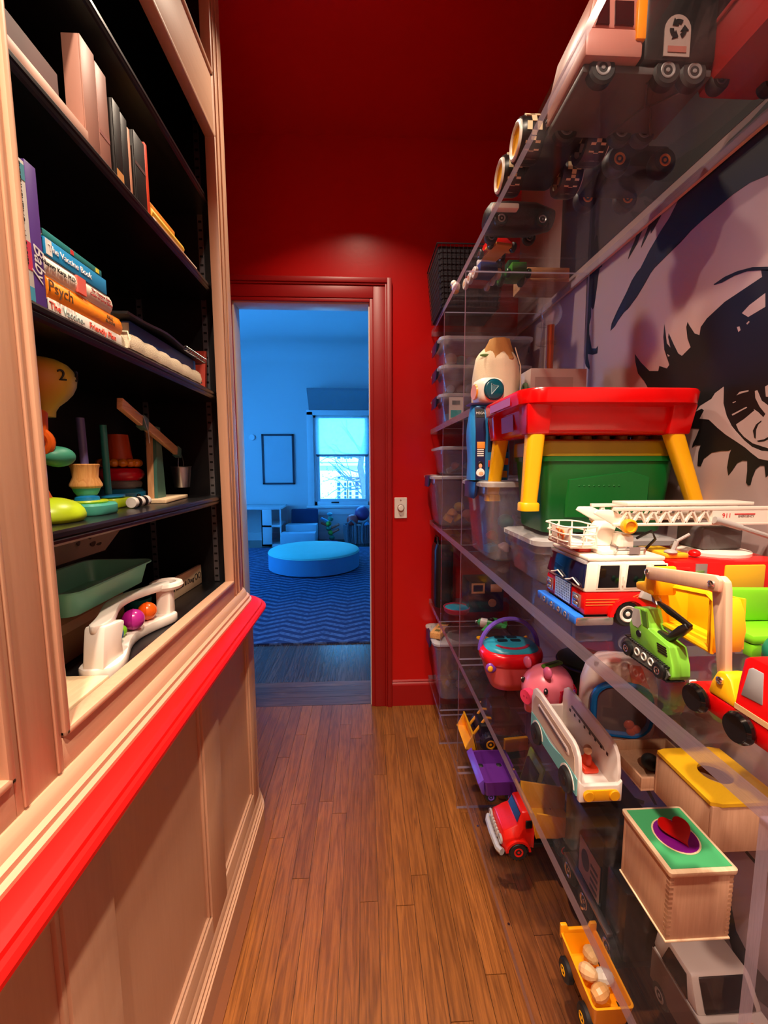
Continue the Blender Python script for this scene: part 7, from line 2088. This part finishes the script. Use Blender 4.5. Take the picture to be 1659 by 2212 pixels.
MB().tube([(-0.03, -0.05, 0.325), (-0.03, -0.03, 0.36), (-0.03, 0.03, 0.36), (-0.03, 0.05, 0.325)], 0.006, 8).o('handle', BLACKP, t)

# ------------------------------------------------------------------ toys on the bottom shelf
zb0 = SH['bottom'] + 0.0005
t = T('dump_truck', 'red cab toy dump truck with yellow tipping bed', 'toy truck', (0.0, 0.0, zb0))
DR = paint('dump_red', (206, 26, 16), 0.25)
DY = paint('dump_yellow', (240, 172, 30), 0.35)
MB().box(0.415, 0.640, 1.115, 1.215, 0.022, 0.036).o('chassis', BLACKP, t, bev=0.002)
rg = []
for x, z1, k in ((0.402, 0.060, .80), (0.410, 0.078, .95), (0.436, 0.092, 1.0), (0.452, 0.098, 1.0), (0.466, 0.132, .86), (0.492, 0.136, .84), (0.500, 0.120, .9)):
    rg.append([(x, 1.165 - 0.062 * k, 0.026), (x, 1.165 - 0.064 * k, (0.026 + z1) / 2 + .012), (x, 1.165 - 0.046 * k, z1), (x, 1.165 + 0.046 * k, z1), (x, 1.165 + 0.064 * k, (0.026 + z1) / 2 + .012), (x, 1.165 + 0.062 * k, 0.026)])
MB().loft(rg).o('cab', DR, t, bev=0.003)
MB().box(0.470, 0.490, 1.103, 1.108, 0.098, 0.122).o('side_window', DWIN, t, bev=0.002)
MB().hexa([(0.452, 1.125, 0.100), (0.456, 1.125, 0.100), (0.456, 1.205, 0.100), (0.452, 1.205, 0.100)], [(0.462, 1.128, 0.126), (0.466, 1.128, 0.126), (0.466, 1.202, 0.126), (0.462, 1.202, 0.126)]).o('windscreen', DWIN, t)
MB().tube([(0.400, 1.100, 0.030), (0.393, 1.115, 0.028), (0.391, 1.165, 0.028), (0.393, 1.215, 0.028), (0.400, 1.230, 0.030)], 0.010, 8).o('bumper', paint('silver_plastic', (190, 188, 188), 0.3, 0.4), t)
gl2 = MB()
for i in range(6):
    gl2.ell((0.398, 1.135 + i * 0.012, 0.056), (0.006, 0.004, 0.012), 8, 6)
gl2.torus((0.400, 1.118, 0.056), 0.010, 0.004, 'x', 16, 6).torus((0.400, 1.212, 0.056), 0.010, 0.004, 'x', 16, 6)
gl2.o('grille', paint('silver_plastic', (190, 188, 188)), t)
for x in (0.448, 0.590):
    for y in (1.108, 1.222):
        wheel(t, (x, y, 0.0305), 0.028, 0.028, RUBBER, DR, 'y', 0.5, tread=18)
MB().prism([(0.448 + 0.038 * math.cos(a), 0.030 + 0.036 * math.sin(a)) for a in [math.pi * i / 10 for i in range(11)]] + [(0.448 + 0.031 * math.cos(a), 0.030 + 0.030 * math.sin(a)) for a in [math.pi * i / 10 for i in range(10, -1, -1)]], 'y', 1.094, 1.120).o('mudguard', DR, t)
bd3 = MB()
bd3.hexa([(0.512, 1.110, 0.060), (0.640, 1.110, 0.050), (0.640, 1.220, 0.050), (0.512, 1.220, 0.060)], [(0.512, 1.110, 0.066), (0.640, 1.110, 0.056), (0.640, 1.220, 0.056), (0.512, 1.220, 0.066)])
bd3.o('bed_floor', DY, t)
for s, y in ((-1, 1.098), (1, 1.232)):
    MB().hexa([(0.506, y + (0.012 if s < 0 else -0.012), 0.058), (0.645, y + (0.012 if s < 0 else -0.012), 0.048), (0.645, y + (0.018 if s < 0 else -0.018), 0.048), (0.506, y + (0.018 if s < 0 else -0.018), 0.058)], [(0.500, y, 0.150), (0.650, y, 0.120), (0.650, y + (0.006 if s < 0 else -0.006), 0.120), (0.500, y + (0.006 if s < 0 else -0.006), 0.150)]).o('bed_side', DY, t, bev=0.002)
MB().hexa([(0.504, 1.108, 0.058), (0.510, 1.108, 0.058), (0.510, 1.222, 0.058), (0.504, 1.222, 0.058)], [(0.480, 1.096, 0.155), (0.488, 1.096, 0.155), (0.488, 1.234, 0.155), (0.480, 1.234, 0.155)]).o('bed_front', DY, t, bev=0.002)

t = T('purple_tipper', 'purple plastic toy tipper beside the red dump truck', 'toy truck', (0.468, 1.385, zb0))
PU = paint('purple_plastic', (92, 36, 128), 0.35)
PUL = paint('violet_plastic', (104, 64, 176), 0.35)
MB().loft([rring(0.11, 0.15, 0.008, 0.03), rring(0.13, 0.165, 0.01, 0.085), rring(0.12, 0.155, 0.008, 0.085), rring(0.10, 0.14, 0.006, 0.038)]).o('bed', PU, t, sm=30)
MB().hexa([(-0.070, -0.080, 0.040), (-0.060, -0.080, 0.036), (-0.060, 0.080, 0.036), (-0.070, 0.080, 0.040)], [(-0.086, -0.084, 0.082), (-0.066, -0.084, 0.100), (-0.066, 0.084, 0.100), (-0.086, 0.084, 0.082)]).o('violet_face', PUL, t, bev=0.003)
MB().box(-0.05, 0.05, -0.06, 0.06, 0.018, 0.03).o('chassis', BLACKP, t)
for x in (-0.035, 0.035):
    for y in (-0.062, 0.062):
        wheel(t, (x, y, 0.0205), 0.020, 0.02, RUBBER, PUL, 'y')
t = T('lime_board', 'lime green toy board leaning behind the purple tipper', 'toy', (0.575, 1.330, zb0))
MB().hexa([(-0.02, -0.060, 0), (-0.012, -0.060, 0), (-0.012, 0.06, 0), (-0.02, 0.06, 0)], [(0.02, -0.060, 0.15), (0.028, -0.060, 0.15), (0.028, 0.06, 0.15), (0.02, 0.06, 0.15)]).o('board', paint('lime_board_plastic', (160, 180, 60), 0.4), t, bev=0.002)
MB().hexa([(-0.0195, -0.045, 0.03), (-0.012, -0.045, 0.03), (-0.012, 0.045, 0.03), (-0.0195, 0.045, 0.03)], [(0.0055, -0.045, 0.125), (0.014, -0.045, 0.125), (0.014, 0.045, 0.125), (0.0055, 0.045, 0.125)]).o('dark_screen', paint('screen_brown', (60, 40, 50), 0.3), t)

t = T('toy_loader', 'black toy loader with big yellow bucket on the bottom shelf', 'toy loader', (0.0, 0.0, zb0))
MB().box(0.470, 0.660, 1.585, 1.705, 0.040, 0.105).o('body', BLACKP, t, bev=0.01)
MB().box(0.520, 0.600, 1.60, 1.69, 0.105, 0.175).o('cab', BLACKP, t, bev=0.008)
text('DEERE', 0.020, paint('decal_dull', (96, 74, 66), 0.5), t, (0.545, 1.5845, 0.085), (1, 0, 0), (0, 0, 1))
for x in (0.505, 0.625):
    for y in (1.572, 1.715):
        wheel(t, (x, y, 0.0412), 0.038, 0.032, RUBBER, YEL, 'y', 0.5, tread=16)
bk2 = MB()
bk2.hexa([(0.405, 1.565, 0.020), (0.450, 1.565, 0.012), (0.450, 1.725, 0.012), (0.405, 1.725, 0.020)], [(0.402, 1.565, 0.026), (0.450, 1.565, 0.018), (0.450, 1.725, 0.018), (0.402, 1.725, 0.026)])
bk2.hexa([(0.446, 1.565, 0.012), (0.454, 1.565, 0.012), (0.454, 1.725, 0.012), (0.446, 1.725, 0.012)], [(0.430, 1.565, 0.085), (0.438, 1.565, 0.085), (0.438, 1.725, 0.085), (0.430, 1.725, 0.085)])
bk2.o('bucket', YEL, t, bev=0.002)
for y in (1.565, 1.719):
    MB().prism([(0.403, 0.020), (0.452, 0.012), (0.436, 0.085)], 'y', y, y + 0.006).o('bucket_cheek', YEL, t)
for y in (1.61, 1.675):
    MB().tube([(0.445, y, 0.05), (0.50, y, 0.125), (0.56, y, 0.115)], 0.006, 8).o('lift_arm', YEL, t)
t = T('yellow_roller', 'yellow toy grader panel beside the black loader', 'toy truck', (0.600, 1.532, zb0), 6)
MB().box(-0.05, 0.05, -0.006, 0.010, 0.030, 0.085).o('panel', YEL, t, bev=0.004)
MB().tube([(-0.05, -0.006, 0.03), (-0.09, -0.004, 0.0085), (-0.10, 0.004, 0.04)], 0.006, 8).o('frame', YEL, t)
MB().box(-0.04, 0.04, -0.006, 0.010, 0.0, 0.030).o('base', BLACKP, t, bev=0.003)

t = T('garbage_truck', 'big dark green toy garbage truck on the bottom shelf', 'toy truck', (0.0, 0.0, zb0))
DG = paint('garbage_green_black', (9, 13, 11), 0.25)
MB().box(0.570, 0.735, 0.885, 1.075, 0.040, 0.270).o('hopper', DG, t, bev=0.012)
MB().box(0.575, 0.730, 0.800, 0.880, 0.040, 0.220).o('cab', DG, t, bev=0.012)
MB().box(0.580, 0.725, 0.806, 1.07, 0.026, 0.040).o('chassis', BLACKP, t)
MB().box(0.5685, 0.5700, 0.890, 0.985, 0.090, 0.190).o('side_sticker', paint('sticker_tan', (150, 122, 104), 0.5), t, sm=0)
MB().ell((0.5686, 0.955, 0.145), (0.0006, 0.020, 0.028), 16, 10).o('sticker_emblem', paint('sticker_dark', (40, 44, 40), 0.5), t)
for i in range(4):
    MB().box(0.5680, 0.5686, 0.898, 0.930, 0.100 + i * 0.018, 0.108 + i * 0.018).o('sticker_line', paint('sticker_dark', (40, 44, 40)), t, sm=0)
for y in (0.840, 0.945, 1.03):
    for x in (0.578, 0.728):
        wheel(t, (x, y, 0.0365), 0.036, 0.028, RUBBER, CHROME, 'x', 0.5)
MB().box(0.556, 0.572, 0.83, 1.04, 0.074, 0.084).o('side_step', STEEL, t, bev=0.002)

t = T('yellow_tipper', 'yellow plastic toy tipper carrying toy eggs at the shelf front', 'toy truck', (0.493, 0.770, zb0))
MB().loft([rring(0.072, 0.125, 0.006, 0.034), rring(0.086, 0.145, 0.008, 0.085), rring(0.078, 0.137, 0.006, 0.085), rring(0.064, 0.117, 0.005, 0.040)]).o('bed', paint('tipper_yellow', (244, 164, 10), 0.4), t, sm=30)
MB().prism([(-0.043, 0.070), (0.043, 0.070), (0.043, 0.104), (0.028, 0.104), (0.024, 0.092), (-0.024, 0.092), (-0.028, 0.104), (-0.043, 0.104)], 'y', 0.068, 0.076).o('tailboard', paint('tipper_yellow', (244, 164, 10)), t, bev=0.002)
MB().box(-0.03, 0.03, -0.06, 0.055, 0.018, 0.034).o('chassis', BLACKP, t)
for x in (-0.040, 0.040):
    for y in (-0.042, 0.040):
        wheel(t, (x, y, 0.0235), 0.023, 0.018, RUBBER, YEL, 'x', 0.45)
for i, (x, y, z, c, lb) in enumerate(((0.008, 0.030, 0.074, (214, 176, 120), 'tan toy egg at the tailboard of the yellow tipper'), (-0.014, 0.000, 0.072, (222, 186, 136), 'cream toy egg along the aisle side of the yellow tipper'), (0.015, -0.010, 0.072, (222, 220, 206), 'white toy egg along the wall side of the yellow tipper'), (-0.008, -0.036, 0.072, (216, 166, 104), 'light brown toy egg at the near end of the yellow tipper'))):
    e_ = MB().lathe([(0.0, -0.020), (0.009, -0.0175), (0.0145, -0.009), (0.0155, 0.0), (0.0130, 0.011), (0.0075, 0.0185), (0, 0.021)], (0, 0, 0), 'z', 10, ).o('toy_egg', paint('egg_%d' % i, c, 0.4), sm=12)
    e_.location = (0.493 + x, 0.770 + y, zb0 + z)
    e_.rotation_euler = (1.2, 0.3 * i, 0.5 * i)
    tag(e_, lb, 'toy egg', 'toy eggs in the yellow tipper')

t = T('white_van', 'white toy van with black windscreen below the heart box', 'toy van', (0.0, 0.0, zb0))
VW = paint('van_greyish_white', (200, 192, 178), 0.4)
VS = paint('van_taupe_side', (120, 100, 88), 0.45)
MB().box(0.634, 0.772, 0.628, 0.790, 0.024, 0.106).o('body', VW, t, bev=0.008)
MB().hexa([(0.636, 0.664, 0.106), (0.770, 0.664, 0.106), (0.770, 0.790, 0.106), (0.636, 0.790, 0.106)], [(0.642, 0.694, 0.160), (0.764, 0.694, 0.160), (0.764, 0.786, 0.160), (0.642, 0.786, 0.160)]).o('cabin', VW, t, bev=0.006)
MB().hexa([(0.652, 0.6635, 0.110), (0.756, 0.6635, 0.110), (0.756, 0.672, 0.110), (0.652, 0.672, 0.110)], [(0.656, 0.690, 0.156), (0.752, 0.690, 0.156), (0.752, 0.700, 0.156), (0.656, 0.700, 0.156)]).o('windscreen', DWIN, t, bev=0.002)
MB().hexa([(0.632, 0.635, 0.03), (0.634, 0.635, 0.03), (0.634, 0.786, 0.03), (0.632, 0.786, 0.03)], [(0.632, 0.635, 0.104), (0.634, 0.635, 0.104), (0.634, 0.786, 0.104), (0.632, 0.786, 0.104)]).o('side_panel', VS, t)
MB().hexa([(0.6345, 0.690, 0.110), (0.638, 0.690, 0.110), (0.638, 0.760, 0.110), (0.6345, 0.760, 0.110)], [(0.6395, 0.702, 0.150), (0.643, 0.702, 0.150), (0.643, 0.750, 0.150), (0.6395, 0.750, 0.150)]).o('side_window', DWIN, t)
for x in (0.640, 0.764):
    for y in (0.660, 0.755):
        wheel(t, (x, y, 0.0245), 0.024, 0.018, RUBBER, GRYP, 'x')
t = T('wooden_shape_sorter', 'orange stained wooden peg block at the shelf foot', 'toy block', (0.0, 0.0, zb0))
OW = wood('orange_stained_wood', (214, 120, 50), (236, 156, 86), 'x', 1.4, 0.4)
MB().box(0.550, 0.690, 0.505, 0.610, 0.0, 0.178).o('block', OW, t, bev=0.005)
for x in (0.575, 0.62, 0.665):
    for y in (0.535, 0.585):
        MB().cyl((x, y, 0.1782), (x, y, 0.1788), 0.008, n=14).o('hole', paint('hole_brown', (90, 44, 20), 0.6), t)
for x in (0.597, 0.643):
    MB().box(x - 0.0007, x + 0.0007, 0.508, 0.607, 0.1781, 0.1785).o('groove', paint('hole_brown', (90, 44, 20)), t, sm=0)

# ------------------------------------------------------------------ lettering becomes plain mesh
bpy.context.view_layer.update()
_dg = bpy.context.evaluated_depsgraph_get()
for _t in _texts:
    _me = bpy.data.meshes.new_from_object(_t.evaluated_get(_dg))
    _n = bpy.data.objects.new('printed_word', _me)
    COL.objects.link(_n)
    _n.parent = _t.parent
    _n.matrix_local = _t.matrix_local.copy()
for _t in _texts:
    bpy.data.objects.remove(_t)
